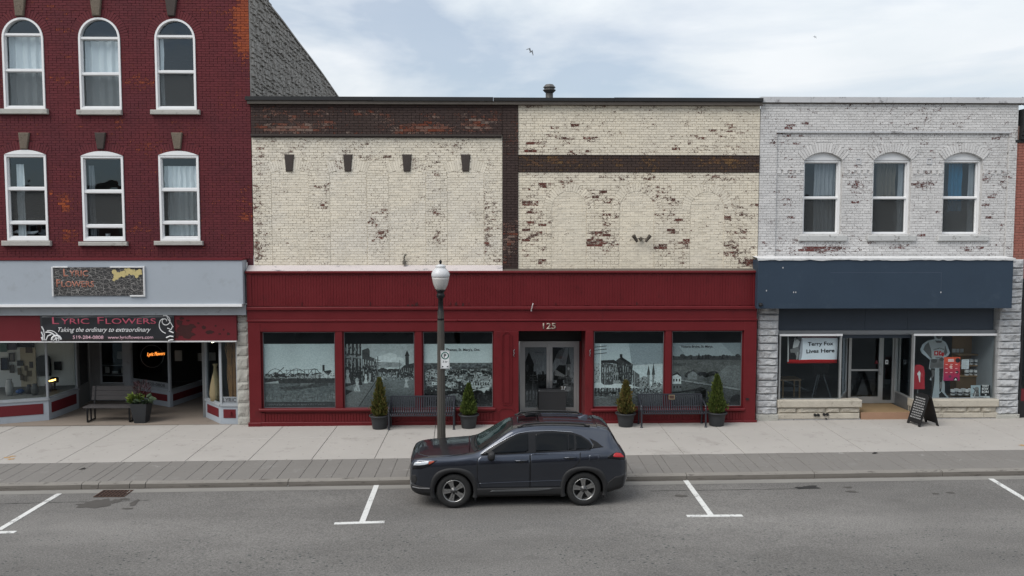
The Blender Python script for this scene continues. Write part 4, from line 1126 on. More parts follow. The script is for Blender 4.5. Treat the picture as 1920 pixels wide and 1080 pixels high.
for x0, x1, y0, y1, n, k in ((988, 1108, 233, 290, 26, .62), (1250, 1303, 226, 290, 12, .62), (1300, 1375, 232, 284, 14, .58), (985, 1020, 338, 500, 20, .75), (1100, 1156, 344, 474, 24, .75), (1226, 1292, 344, 498, 26, .72), (1358, 1418, 350, 502, 24, .7), (980, 1418, 328, 336, 14, .6), (975, 1420, 200, 208, 10, .45), (1020, 1080, 338, 352, 6, .5), (1390, 1418, 440, 500, 6, .7), (1225, 1290, 455, 500, 10, .5), (1102, 1150, 450, 475, 8, .5), (985, 1016, 378, 420, 6, .6), (1358, 1412, 430, 480, 8, .5)):
    for _ in range(n): spots.append((rr.uniform(x0, x1), rr.uniform(y0, y1), rr.uniform(6, 15), rr.uniform(2.2, 5), k * .82 * rr.uniform(.4, 1.25)))
g2 = peel_map(0.11, spots, nz=.22)
archs = []
for c_, crown, spring in ((1067, 357, 391), (1194, 357, 391), (1326, 358, 392)):
    x = ax(c_, 385); w = .49; zs_ = az(spring, c_); archs.append(Hole(x - w, x + w, az(508, c_), zs_, w))
bk = Bricks()
bk.field(xm1, CX1, az(290.5), ZT, YF, g2, ch=.0723, bl=.23, bond=1)
bk.field(xm1, CX1, ZLED, az(323.5), YF, g2, archs, ring=.24, ch=.0723, bl=.23, bond=2)
for h in archs:
    bk.ringarch(h, YF, g2, t=.235, depth=.011, gap=.005)
    bk.field(xm1 + .1, CX1, ZLED, h.top, YF + .006, peel_map(.02, [], .1), ch=.0723, bl=.23, bond=0, depth=.010, only=h)
bk.build(CB, M['brick_cream_warm'], 120, prefer=lambda q: q[1] * 2 + (q[0][1][0] - q[0][0][0]), rest='cream_brick_field')
g3 = peel_map(0.02, [(520, 240, 40, 8, .85), (570, 243, 40, 7, .8), (615, 232, 30, 10, .5), (500, 212, 24, 9, .6), (548, 222, 10, 6, .75), (600, 212, 30, 8, .5), (680, 212, 40, 8, .55), (720, 225, 30, 10, .55), (740, 243, 40, 8, .7), (800, 238, 40, 10, .72), (830, 244, 30, 7, .8), (890, 228, 30, 12, .5), (900, 240, 20, 8, .6), (810, 221, 14, 6, .7), (660, 248, 30, 4, .6), (930, 222, 16, 12, .4)], nz=.3)
bk = Bricks(); bk.field(CX0, xm0 + .01, az(252.5), ZT, YF - .03, g3, ch=.0723, bl=.23, depth=.008); bk.build(CB, M['brick_brown'], 40, prefer=lambda q: q[1] + (q[0][1][0] - q[0][0][0]), rest='frieze_bricks')
g4 = peel_map(0.03, [(955, 260, 14, 30, .25), (967, 238, 5, 25, .5), (957, 460, 14, 40, .35), (957, 440, 12, 30, .3), (948, 490, 10, 10, .3)], nz=.3)
bk = Bricks(); bk.field(xm0 + .012, xm1, ZLED - .05, az(252.5), YF - .034, g4, ch=.0723, bl=.23, depth=.008, bond=4); bk.field(xm0 + .012, xm1, az(252.5), ZT, YF - .034, g4, ch=.0723, bl=.23, depth=.008)
bk.build(CB, M['brick_brown'], 30, rest='pilaster_bricks')
g5 = peel_map(0.10, [(1000, 305, 20, 12, .5), (1040, 302, 24, 12, .6), (1080, 306, 20, 10, .5), (1125, 300, 14, 8, .35), (1165, 306, 18, 9, .35), (1220, 305, 16, 8, .4), (1300, 300, 24, 10, .35), (1370, 304, 40, 10, .5)], nz=.35)
bk = Bricks(); bk.field(xm1 + .002, CX1, az(322.5), az(292), YF - .026, g5, ch=.0723, bl=.23, depth=.008); bk.build(CB, M['brick_ochre'], 30, rest='band_bricks')
b = MB(); b.box(CX0, xm0 - .02, YF - .10, YF, az(256.5), az(253)); b.box(CX0, xm0 - .02, YF - .06, YF, az(259), az(256.5) - .002); b.build('cornice_strip', M['keystone_dark'], CB)
box('band_strip', M['keystone_dark'], CB, xm1 + .003, CX1, YF - .05, YF, az(291.6), az(290.2))
for l, r in ((533.5, 551.5), (643.5, 661), (754, 772), (864, 882)):
    keystone(CB, ((l, r), (l + 3, r - 2.5)), 289.5, 321.5, M['keystone_dark'], .05)
# coping
xc0, xc1 = ax(462.5, 190), ax(1428, 190)
box('coping_lower', M['coping_brown'], CB, xc0 + .05, xc1 - .02, YF - .14, YF + .3, az(197.2), az(191.2))
b = MB(); xs = [xc0, ax(700, 190), ax(925, 190), ax(1150, 190), xc1]
for a, c_ in zip(xs[:-1], xs[1:]):
    MB().box(a + .004, c_ - .004, YF - .18, YF + .35, az(191) + random.uniform(-.006, .006), az(184.3) + random.uniform(-.006, .006)).build('coping', M['coping_black'], CB)
box('roof', M['coping_black'], CB, CX0 + .06, CX1, YF + .35, YF + 17, az(196) - .1, az(190) - .12)
box('roof_wall', M['mortar_brown'], CB, CX0 + .06, CX1, YF + .02, YF + .35, az(260), az(196) - .12)
# roof vent
vx, vz = at(1030, 186, YF + 2.2); vz0 = az(190) - .12
RV = MB(); RV.lathe([(.115, 0), (.115, at(1030, 175, YF + 2.2)[1] - vz0)], (vx, YF + 2.2, vz0), 16); RV.sm = [True] * len(RV.f)
rvo = RV.build('roof_vent', simple('dark_vent_metal', (0.075, 0.072, 0.068), 0.5, 0.4), CB)
zc = at(1030, 174, YF + 2.2)[1]
MB().lathe([(.13, 0), (.15, .02), (.20, .07), (.20, .09), (.16, .10), (.16, .14), (.19, .15), (.19, .17), (.12, .25), (.0, .262)], (vx, YF + 2.2, zc), 8).build('vent_cap', simple('weathered_vent_cap', (0.11, 0.105, 0.10), 0.55, 0.4), rvo)
# iron spout and twin floodlight left on the brickwork
x, z = at(758, 496, YF - .05)
b = MB(); b.lathe([(.05, 0), (.05, .10), (.03, .13), (.0, .14)], (x, YF - .07, z), 10); b.path([(x, YF - .07, z + .12), (x, YF - .08, z + .2), (x + .03, YF - .1, z + .27), (x + .06, YF - .12, z + .28)], .022)
b.build('conduit_head', simple('old_conduit', (0.12, 0.11, 0.09), 0.7), CB)
x, z = at(1202, 446, YF - .1)
FL = thing('floodlight', 'rusty twin floodlight bracket fixed to the cream brick wall', 'floodlight', (x, YF, z))
M['lamp_rust'] = simple('rusty_lamp_metal', (0.10, 0.085, 0.07), 0.7, 0.3, var=0.3)
MB().lathe([(.05, 0), (.05, .05), (.02, .09)], (x, YF - .05, z - .06), 10).build('bracket', M['lamp_rust'], FL)
for s in (-1, 1):
    MB().path([(x, YF - .06, z), (x + s * .10, YF - .12, z - .03), (x + s * .15, YF - .16, z - .02)], .014).build('arm', M['lamp_rust'], FL)
    MB().tube((x + s * .12, YF - .16, z - .11), (x + s * .24, YF - .22, z + .07), .035, 10, .06).build('lamp_head', M['lamp_rust'], FL)

# ---- timber storefront
RS = M['red_store']
sx0, sx1 = ax(464.5, 640, YC), ax(1418, 640, YC)
def zc_(py, px=945): return at(px, py, YC)[1]
GC = sz(0, YF) - .12
# weathered sloping ledge on top
b = MB(); zl0, zl1 = zc_(507.5), az(497)
b.add([(sx0, YC - .04, zl0), (xm0, YC - .04, zl0), (xm0, YF - .012, zl1), (sx0, YF - .012, zl1), (sx0, YC - .04, zl0 - .05), (xm0, YC - .04, zl0 - .05), (xm0, YF, zl0 - .05), (sx0, YF, zl0 - .05)], [(0, 1, 2, 3), (4, 5, 1, 0), (1, 5, 6, 2), (4, 0, 3, 7)])
b.build('ledge', M['pink_ledge'], CB)
b = MB(); b.add([(xm0 + .002, YC - .04, zl0), (sx1, YC - .04, zl0), (sx1, YF - .012, az(503.5)), (xm0 + .002, YF - .012, az(503.5)), (xm0, YC - .04, zl0 - .05), (sx1, YC - .04, zl0 - .05), (sx1, YF, zl0 - .05), (xm0, YF, zl0 - .05)], [(0, 1, 2, 3), (4, 5, 1, 0), (1, 5, 6, 2)])
b.build('ledge', M['coping_brown'], CB)
cbox('top_moulding', RS, CB, sx0 - .03, sx1 + .02, YC - .07, YC + .02, zc_(512.5), zc_(507.6), c=.02)
# tongue-and-groove fascia boards
zf0, zf1 = zc_(574), zc_(512.6)
box('fascia_backing', RS, CB, sx0, sx1, YC + .03, YC + .2, zc_(621) + .01, zf1)
cbox('end_stile', RS, CB, sx0, ax(472, 540, YC), YC - .02, YC + .03, zf0, zf1, c=.008); cbox('end_stile', RS, CB, ax(1412, 540, YC), sx1, YC - .02, YC + .03, zf0, zf1, c=.008)
fa, fb = ax(472, 540, YC) + .002, ax(1412, 540, YC) - .002
npl = 180; w = (fb - fa) / npl
me_pl = MB().cbox(0.0012, w - .0012, 0, .03, 0, zf1 - zf0, c=.003).mesh('plank'); me_pl.materials.append(RS)
for i in range(npl):
    o = link('plank', me_pl, CB); o.location = (fa + i * w, YC + random.uniform(-.0025, .003) + (.004 if random.random() < .08 else 0), zf0 + (random.uniform(0, .012) if random.random() < .3 else 0))
rr = random.Random(2)
for px, wd, py in ((566, 1.2, 573), (694, 2, 572), (765, 5, 573), (773, 5, 573), (781, 6, 573), (855, 5, 572), (868, 4, 573), (1042, 1.2, 571), (1194, 2.5, 571), (1158, 1, 572), (845, 1.2, 571), (879, 1, 570)):
    x, z = at(px, py, YC - .008); h_ = rr.uniform(.03, .11)
    MB().prism([(x - wd / 130, z - .01), (x + wd / 130, z - .01), (x + wd / 150, z + h_ * .5), (x + wd / 300, z + h_), (x - wd / 200, z + h_ * .7)], YC - .009, YC).build('paint_flake', M['flake'], CB)
cbox('fascia_moulding', RS, CB, sx0 - .01, sx1 + .01, YC - .06, YC + .02, zc_(581), zc_(574.5), c=.02)
box('frieze_board', RS, CB, sx0, sx1, YC - .005, YC + .02, zc_(598.5), zc_(581) - .002)
for l, r in ((463, 632), (632, 858), (858, 1130), (1130, 1420)):
    cbox('frieze_moulding', RS, CB, ax(l, 600, YC) + .002, ax(r, 600, YC) - .002, YC - .035, YC + .02, zc_(602.5) + rr.uniform(-.006, .006), zc_(598.5) - .001, c=.012)
box('lintel_board', RS, CB, ax(484, 610, YC), ax(1396, 610, YC), YC - .012, YC + .02, zc_(620.5), zc_(602.5) - .014)
zw1, zw0 = zc_(620.5), zc_(766)
def red(name, l, r, y0, y1, z0, z1, c=.01): return cbox(name, RS, CB, ax(l, 690, YC), ax(r, 690, YC), y0, y1, z0, z1, c=c)
red('corner_post', 466.5, 489.5, YC - .02, YF + .1, GC, zc_(602.5) - .016); red('corner_post', 1394, 1417.5, YC - .02, YF + .1, GC, zc_(602.5) - .016)
red('mullion', 629.5, 642.5, YC, YC + .16, zw0, zw1); red('mullion', 778.8, 791.3, YC, YC + .16, zw0, zw1); red('mullion', 1247.3, 1258.8, YC, YC + .16, zw0, zw1)
red('pilaster', 926, 972.5, YC - .015, YC + .3, GC, zw1 - .001)
red('pilaster', 1097.5, 1112, YC - .015, YC + .3, GC, zw1 - .001)
# raised mouldings of the wide pilaster
def mould(name, l, r, t_, b_, w=.018):
    x0, x1, z0, z1 = ax(l, 690, YC), ax(r, 690, YC), zc_(b_), zc_(t_); c = .09
    def oct_(i): return [(x0 + i + c, z0 + i), (x1 - i - c, z0 + i), (x1 - i - c * .3, z0 + i + c * .3), (x1 - i, z0 + i + c), (x1 - i, z1 - i - c), (x1 - i - c * .3, z1 - i - c * .7), (x1 - i - c, z1 - i), (x0 + i + c, z1 - i), (x0 + i + c * .3, z1 - i - c * .7), (x0 + i, z1 - i - c), (x0 + i, z0 + i + c), (x0 + i + c * .3, z0 + i + c * .3)]
    MB().ring(oct_(0), oct_(w), YC - .035, YC - .01).build(name, RS, CB)
mould('panel_moulding', 941, 960, 622, 760); mould('panel_moulding', 934, 966, 765, 792)
box('pilaster_panel', RS, CB, ax(946, 690, YC), ax(955, 690, YC), YC - .03, YC - .014, zc_(755), zc_(628))
# sills, bulkheads, plinth
for l, r in ((486, 929.5), (1107, 1396)):
    cbox('sill_moulding', RS, CB, ax(l, 768, YC), ax(r, 768, YC), YC - .08, YC + .05, zc_(771.5, l), zc_(766, l), c=.02)
    box('bulkhead', RS, CB, ax(l, 780, YC), ax(r, 780, YC), YC + .02, YC + .12, GC, zc_(771.5) + .03)
    a, c_ = ax(l + 6, 780, YC), ax(r - 6, 780, YC); k = int((c_ - a) / .085); w = (c_ - a) / k
    me = MB().cbox(.0015, w - .0015, 0, .03, 0, zc_(773) - zc_(789), c=.008).mesh('bulkhead_plank'); me.materials.append(RS)
    for i in range(k):
        o = link('bulkhead_plank', me, CB); o.location = (a + i * w, YC + .002 + random.uniform(-.002, .002), zc_(789.5))
    cbox('plinth', RS, CB, ax(l - 1, 795, YC), ax(r + 1, 795, YC), YC - .03, YC + .05, GC, zc_(789.5), c=.015)
for l, r in ((466, 490.5), (925, 973.5), (1393.5, 1418.5)): cbox('plinth_block', RS, CB, ax(l, 795, YC), ax(r, 795, YC), YC - .045, YC + .05, GC, zc_(790), c=.015)
for l, r in ((490, 497), (1389, 1395)): cbox('bulkhead_stile', RS, CB, ax(l, 780, YC), ax(r, 780, YC), YC - .012, YC + .04, zc_(789.5), zc_(772), c=.006)
# glazing with dark interior
YG = YC + .10
DARK = M['room_dark']
for l, r in ((490, 629.5), (642.5, 778.8), (791.3, 926), (1112, 1247.3), (1258.8, 1394)):
    x0, x1 = ax(l, 690, YC) + .003, ax(r, 690, YC) - .003
    f = MB().ring([(x0, zw0), (x1, zw0), (x1, zw1), (x0, zw1)], [(x0 + .03, zw0 + .03), (x1 - .03, zw0 + .03), (x1 - .03, zw1 - .03), (x0 + .03, zw1 - .03)], YG - .04, YG + .05).build('shop_window', RS, CB)
    MB().ring([(x0 + .03, zw0 + .03), (x1 - .03, zw0 + .03), (x1 - .03, zw1 - .03), (x0 + .03, zw1 - .03)], [(x0 + .045, zw0 + .045), (x1 - .045, zw0 + .045), (x1 - .045, zw1 - .045), (x0 + .045, zw1 - .045)], YG - .02, YG + .02).build('metal_bead', M['alu_dark'], f)
    MB().box(x0 + .03, x1 - .03, YG, YG + .006, zw0 + .03, zw1 - .03).build('pane', M['glass_low'], f)
xd0, xd1 = ax(972.5, 690, YC), ax(1097.5, 690, YC)
YD = YC + 1.15
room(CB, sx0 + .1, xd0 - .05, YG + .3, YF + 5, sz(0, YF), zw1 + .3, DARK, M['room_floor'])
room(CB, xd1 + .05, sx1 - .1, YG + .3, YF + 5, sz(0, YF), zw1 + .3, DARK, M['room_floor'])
# recessed doorway
box('entry_side', RS, CB, xd0 - .06, xd0, YC + .3, YD + .1, GC, zw1); box('entry_side', RS, CB, xd1, xd1 + .06, YC + .3, YD + .1, GC, zw1)
box('entry_ceiling', M['black'], CB, xd0, xd1, YC + .02, YD + .1, zw1 - .001, zw1 + .06)
MB().add([(xd0, YC, sz(1, YF) + .003), (xd1, YC, sz(1, YF) + .003), (xd1, YD + .1, sz(1, YF) + .05), (xd0, YD + .1, sz(1, YF) + .05)], [(0, 1, 2, 3)]).build('entry_floor', M['slab'], CB)
dx0, dx1 = ax(975, 690, YD), ax(1085.5, 690, YD); zd1 = at(1030, 640, YD)[1]; zd0 = sz(1, YF) + .05
box('transom_panel', M['black'], CB, xd0, xd1, YD + .03, YD + .08, zd1, zw1)
box('door_side_board', RS, CB, dx1 + .002, xd1, YD + .0, YD + .08, zd0 - .05, zd1 - .002)
b = MB(); b.box(dx0, dx0 + .06, YD - .02, YD + .06, zd0, zd1); b.box(dx1 - .06, dx1, YD - .02, YD + .06, zd0, zd1); b.box(dx0 + .06, dx1 - .06, YD - .02, YD + .06, zd1 - .07, zd1); b.build('door_frame', M['alu'], CB)
dm = (dx0 + dx1) / 2
DOORS = []
for a, c_ in ((dx0 + .065, dm - .004), (dm + .004, dx1 - .065)):
    b = MB(); s_ = .085
    b.box(a, a + s_, YD, YD + .045, zd0 + .02, zd1 - .075); b.box(c_ - s_, c_, YD, YD + .045, zd0 + .02, zd1 - .075)
    b.box(a + s_, c_ - s_, YD, YD + .045, zd1 - .075 - .10, zd1 - .075); b.box(a + s_, c_ - s_, YD, YD + .045, zd0 + .02, zd0 + .18)
    d = b.build('door', M['alu'], CB)
    MB().box(a + s_, c_ - s_, YD + .018, YD + .024, zd0 + .18, zd1 - .175).build('pane', M['glass_low'], d)
    hx = c_ - .05 if a < dm - .2 else a + .05
    MB().box(hx - .032, hx + .032, YD - .012, YD, zd0 + .78, zd0 + 1.12).build('push_plate', M['alu'], d)
    b = MB(); b.path([(hx, YD - .01, zd0 + .62), (hx, YD - .06, zd0 + .66), (hx, YD - .06, zd0 + .98), (hx, YD - .01, zd0 + 1.02)], .014); b.build('handle', M['alu'], d)
    DOORS.append((a + s_, c_ - s_, zd0 + .18, zd1 - .175))
# house number and small fittings
def numeral_serif():
    x, z = at(1030, 616.5, YC - .014)
    return text('house_number', '125', simple('aged_number_metal', (0.33, 0.27, 0.22), 0.5, 0.3), CB, x, z, YC - .013, .235, width=.37, depth=.015, bold=.02)
numeral_serif()
x, z = at(997, 578, YC - .03)
b = MB(); b.path([(x - .02, YC - .07, z - .05), (x, YC - .10, z), (x + .02, YC - .12, z + .10), (x + .035, YC - .07, z + .14)], .014); b.box(x - .03, x + .005, YC - .075, YC - .06, z - .08, z - .03)
b.build('flag_bracket', simple('pale_bracket', (0.45, 0.42, 0.42), 0.5), CB)
for px in (963.5, 1106):
    x, z = at(px, 662, YC - .02)
    MB().path([(x + .02, YC - .02, z + .1), (x - .01, YC - .05, z + .06), (x + .01, YC - .06, z), (x - .01, YC - .05, z - .06), (x + .015, YC - .02, z - .1)], .012, 6).build('wall_hook', M['alu_dark'], CB)
x, z = at(1401, 748, YC - .02); MB().box(x - .04, x + .04, YC - .05, YC - .01, z - .025, z + .025).build('socket_box', M['black'], CB)

# ---- printed panels behind the glass: old street views drawn in code
def blocks(p, x0, x1, y0, y1, n, lo, hi, seed, wmin=.02, wmax=.07, hmax=.1):
    r = random.Random(seed)
    for _ in range(n):
        x, y = r.uniform(x0, x1), r.uniform(y0, y1); w, h = r.uniform(wmin, wmax), r.uniform(.02, hmax); g = r.uniform(lo, hi)
        p.rect(x, y - h, x + w, y, g); p.poly([(x - .005, y - h), (x + w / 2, y - h - h * .45), (x + w + .005, y - h)], r.uniform(lo * .5, hi * .6))
        for k in range(3): p.rect(x + w * (.15 + .28 * k), y - h * .7, x + w * (.27 + .28 * k), y - h * .35, g * .4)
def trees(p, x0, x1, y, n, c, seed, r0=.02, r1=.05, flat=.7):
    r = random.Random(seed)
    for _ in range(n):
        q = r.uniform(r0, r1); p.ell(r.uniform(x0, x1), y + r.uniform(-.02, .02), q, q * flat, c * r.uniform(.7, 1.35))
def pic1():
    p = Pic(300, 260); p.grad(0, .5, (.55, .62, .64), (.66, .71, .72)); p.noise(5, .04, 0, .5, 1)
    trees(p, .02, .98, .49, 40, .20, 2, .02, .04); blocks(p, .3, .95, .54, .56, 12, .35, .62, 3, .05, .1, .07)
    for a, c in ((.02, .30), (.30, .62), (.62, .8)):
        for i in range(14):
            u, v = i / 14, (i + 1) / 14; p.line(a + (c - a) * u, .5 - .11 * math.sin(math.pi * u), a + (c - a) * v, .5 - .11 * math.sin(math.pi * v), .004, .2)
    p.line(.12, .52, .28, .37, .005, .15); p.line(.30, .42, .75, .40, .003, .25)
    for k in range(9): p.line(.32 + .05 * k, .40, .32 + .05 * k, .5, .002, .25)
    p.rect(.82, .33, .85, .5, .14); p.poly([(.79, .54), (.79, .47), (.84, .42), (.9, .47), (.9, .54)], .66); p.poly([(.9, .55), (.9, .46), (.94, .42), (1, .47), (1, .55)], .7)
    p.poly([(.83, .43), (.93, .41), (.95, .43), (.9, .5)], .18)
    p.rect(0, .54, 1, .62, .2); p.poly([(0, .61), (.2, .58), (.21, .66), (0, .71)], .58); p.grad(.62, .92, (.30, .33, .34), (.38, .42, .43))
    p.poly([(.2, .68), (.9, .6), (.9, .66), (.3, .74)], .22, .7); p.poly([(.5, .62), (.72, .61), (.6, .66), (.5, .66)], .45, .6)
    for k in range(70):
        r = random.Random(k); x = r.random(); p.line(x, .78 + .05 * r.random(), x + .01 * r.uniform(-1, 1), .84 + .05 * r.random(), .003, r.uniform(.22, .5))
    p.detail(.02, .98, .45, .55, 240, .12, .62, .012, .012, 3); p.detail(0, 1, .63, .9, 260, .22, .46, .06, .006, 5, .4)
    p.rect(0, .91, 1, 1, (.19, .21, .22)); p.noise(40, .10, .5, .91, 4)
    r = random.Random(8); x = .06
    while x < .86:
        p.line(x, .955 + r.uniform(-.012, .012), x + .012, .955 + r.uniform(-.012, .012), .003, .42); x += r.choice([.012, .014, .03])
    return p
def pic2():
    p = Pic(300, 300); p.grad(0, .42, (.52, .55, .56), (.62, .65, .66))
    for x, y, q in ((.55, .25, .12), (.65, .2, .1), (.48, .3, .1), (.75, .26, .1), (.6, .33, .14), (.42, .3, .06)): p.ell(x, y, q, q * .55, .72, .6)
    for x, y, q in ((.55, .33, .14), (.7, .33, .12)): p.ell(x, y, q, q * .35, .42, .6)
    trees(p, .5, .95, .42, 40, .2, 3, .015, .04); p.grad(.46, 1, (.44, .46, .47), (.31, .33, .34))
    p.poly([(0, .82), (.47, .5), (.49, .52), (.19, 1), (0, 1)], .40); p.line(.49, .52, .19, 1, .006, .2)
    p.poly([(0, 0), (.24, 0), (.24, .6), (0, .68)], .16); p.poly([(.25, .1), (.34, .06), (.36, .1), (.36, .55), (.25, .6)], .22); p.poly([(.36, .2), (.45, .24), (.47, .5), (.36, .55)], .28)
    for k in range(4):
        x = .03 + .055 * k; p.rect(x, 0, x + .02, .16, .5); p.rect(x, .24, x + .018, .44, .48)
    p.poly([(0, .17), (.24, .19), (.24, .23), (0, .22)], .42); p.poly([(0, .46), (.24, .45), (.24, .48), (0, .5)], .10)
    for k in range(5): p.rect(.26 + .035 * k, .24 + .01 * k, .275 + .035 * k, .34, .6); p.rect(.26 + .035 * k, .4, .28 + .035 * k, .5, .5)
    p.poly([(.25, .36), (.46, .41), (.46, .44), (.25, .4)], .12)
    p.line(.475, .2, .475, .55, .005, .12)
    for y in (.25, .29, .33): p.line(.44, y, .51, y + .01, .003, .12)
    p.rect(.87, .18, .92, .42, .2); p.poly([(.86, .19), (.895, .1), (.93, .19)], .12); p.poly([(.75, .46), (.85, .34), (1, .3), (1, .55), (.75, .54)], .2)
    for k in range(8): p.rect(.78 + .028 * k, .38, .79 + .028 * k, .45, .42)
    p.line(.79, .26, .79, .5, .003, .2); blocks(p, .56, .78, .5, .52, 10, .4, .6, 5, .02, .05, .05)
    p.detail(0, .24, .02, .6, 170, .07, .5, .012, .03, 4, .7); p.detail(.25, .47, .2, .55, 170, .1, .55, .01, .022, 6, .7); p.detail(.5, 1, .42, .56, 260, .12, .66, .012, .016, 7, .75); p.detail(.2, 1, .56, 1, 200, .26, .46, .05, .005, 8, .35)
    def lady(x, y, s, c=.74):
        p.poly([(x - .15 * s, y), (x - .13 * s, y - .12 * s), (x - .05 * s, y - .38 * s), (x - .09 * s, y - .52 * s), (x - .05 * s, y - .62 * s), (x + .05 * s, y - .62 * s), (x + .10 * s, y - .52 * s), (x + .055 * s, y - .38 * s), (x + .12 * s, y - .14 * s), (x + .15 * s, y)], c); p.line(x - .03 * s, y - .35 * s, x - .08 * s, y - .02 * s, .01 * s, c * .75); p.line(x + .04 * s, y - .35 * s, x + .05 * s, y - .02 * s, .01 * s, c * .8); p.ell(x, y - .62 * s, .07 * s, .12 * s, c * .9); p.ell(x, y - .78 * s, .055 * s, .06 * s, .2); p.ell(x, y - .85 * s, .09 * s, .03 * s, .12)
    for x, y, s, c in ((.08, .65, .3, .2), (.04, .62, .3, .55), (.21, .65, .28, .15), (.33, .62, .22, .25), (.36, .61, .2, .6), (.3, .62, .2, .7), (.39, .6, .18, .2)): lady(x, y, s, c)
    lady(.175, .75, .30, .62); lady(.88, .69, .22, .64); p.detail(.12, .23, .5, .75, 26, .4, .66, .012, .03, 31, .5); p.detail(.84, .92, .52, .69, 16, .4, .66, .01, .02, 32, .5)
    p.poly([(0, .72), (.11, .74), (0, .82)], .12); p.poly([(.42, .71), (.9, .68), (.85, .70), (.4, .73)], .46, .5); p.noise(60, .07, .5, 1, 6); p.noise(40, .06, 0, .5, 7)
    return p
def pic3():
    p = Pic(300, 280); p.grad(0, .30, (.58, .64, .65), (.66, .71, .71)); p.grad(.30, .4, (.35, .37, .37), (.25, .26, .26)); p.rect(0, .4, 1, 1, .23)
    p.noise(50, .25, .3, .42, 3); p.poly([(.2, .42), (.6, .4), (1, .43), (1, .46), (.4, .45)], .42); blocks(p, .02, .95, .42, .56, 28, .4, .62, 2, .04, .12, .08)
    trees(p, .35, .95, .45, 26, .16, 7, .02, .045, .5); p.poly([(.02, .56), (.02, .44), (.12, .39), (.25, .44), (.25, .56)], .52)
    for k in range(6): p.rect(.04 + .035 * k, .46, .055 + .035 * k, .49, .2); p.rect(.04 + .035 * k, .51, .055 + .035 * k, .54, .2)
    blocks(p, .0, .95, .58, .72, 26, .35, .66, 4, .06, .14, .1)
    p.poly([(.68, .62), (.74, .5), (.98, .52), (.98, .58)], .5); p.poly([(.68, .62), (.98, .58), (.98, .68), (.7, .7)], .6)
    for k in range(7): p.rect(.71 + .037 * k, .61, .725 + .037 * k, .66, .22)
    p.poly([(.7, .74), (.95, .68), (.96, .76), (.74, .8)], .66); trees(p, 0, 1, .78, 40, .12, 9, .03, .08); trees(p, .6, 1, .88, 30, .08, 5, .05, .1); p.rect(0, .82, .3, .97, .13, .85)
    p.poly([(.3, .9), (.36, .8), (.5, .78), (.62, .9), (.5, .93)], .42); p.poly([(.3, .9), (.5, .92), (.6, .9), (.62, 1), (.3, 1)], .3); p.detail(0, 1, .40, .74, 520, .08, .7, .018, .014, 11, .7); p.detail(0, 1, .74, 1, 220, .06, .3, .02, .02, 12, .6); p.noise(70, .14, .42, 1, 6)
    return p
def picdoor(side):
    p = Pic(130, 320); p.grad(0, .6, (.52, .53, .54), (.62, .63, .64)); p.rect(0, .6, 1, 1, .2)
    if side == 0:
        p.poly([(.0, .25), (.05, .2), (.18, .08), (.42, .28), (.4, .34), (.4, .6), (0, .6)], .12); p.line(.18, .02, .18, .12, .006, .1); p.ell(.1, .35, .07, .06, .3)
        p.poly([(0, .42), (.5, .4), (.62, .62), (.6, 1), (0, 1)], .17); p.rect(.6, .45, 1, .7, .13); p.rect(.8, .40, .88, .46, .1)
        for k in range(4): p.ell(.1 + .15 * k, .78, .045, .06, .55); p.rect(.06 + .15 * k, .78, .14 + .15 * k, .88, .5)
        p.line(.38, .42, .34, 1, .012, .45)
        for y in (.47, .51, .55): p.line(.26, y, .58, y, .008, .4)
        p.poly([(0, .93), (.6, .85), (.7, 1), (0, 1)], .42)
    else:
        p.poly([(0, .3), (0, 0), (.5, .02), (.2, .12)], .08); p.poly([(.12, .18), (.3, .06), (.62, .0), (.42, .2)], .42)
        p.rect(.66, .28, .84, .55, .45); p.poly([(.64, .28), (.75, .08), (.86, .28)], .14); p.line(.75, .02, .75, .12, .008, .12); p.ell(.75, .36, .05, .025, .7)
        p.poly([(.05, .42), (.3, .3), (.62, .3), (.62, .55), (.05, .55)], .16); p.poly([(.1, .36), (.55, .46), (.9, .48), (.9, .53), (.1, .47)], .6)
        blocks(p, .0, .9, .55, .7, 16, .2, .6, 3, .1, .25, .08); p.rect(.2, .52, .5, .66, .1); trees(p, .4, 1, .68, 10, .5, 4, .05, .12, .4); p.poly([(.5, .8), (1, .7), (1, 1), (.6, 1)], .3)
    p.detail(0, 1, .42, 1, 300, .06, .5, .03, .012, 20 + side, .55)
    return p.noise(30, .12, .2, 1, 5 + side)
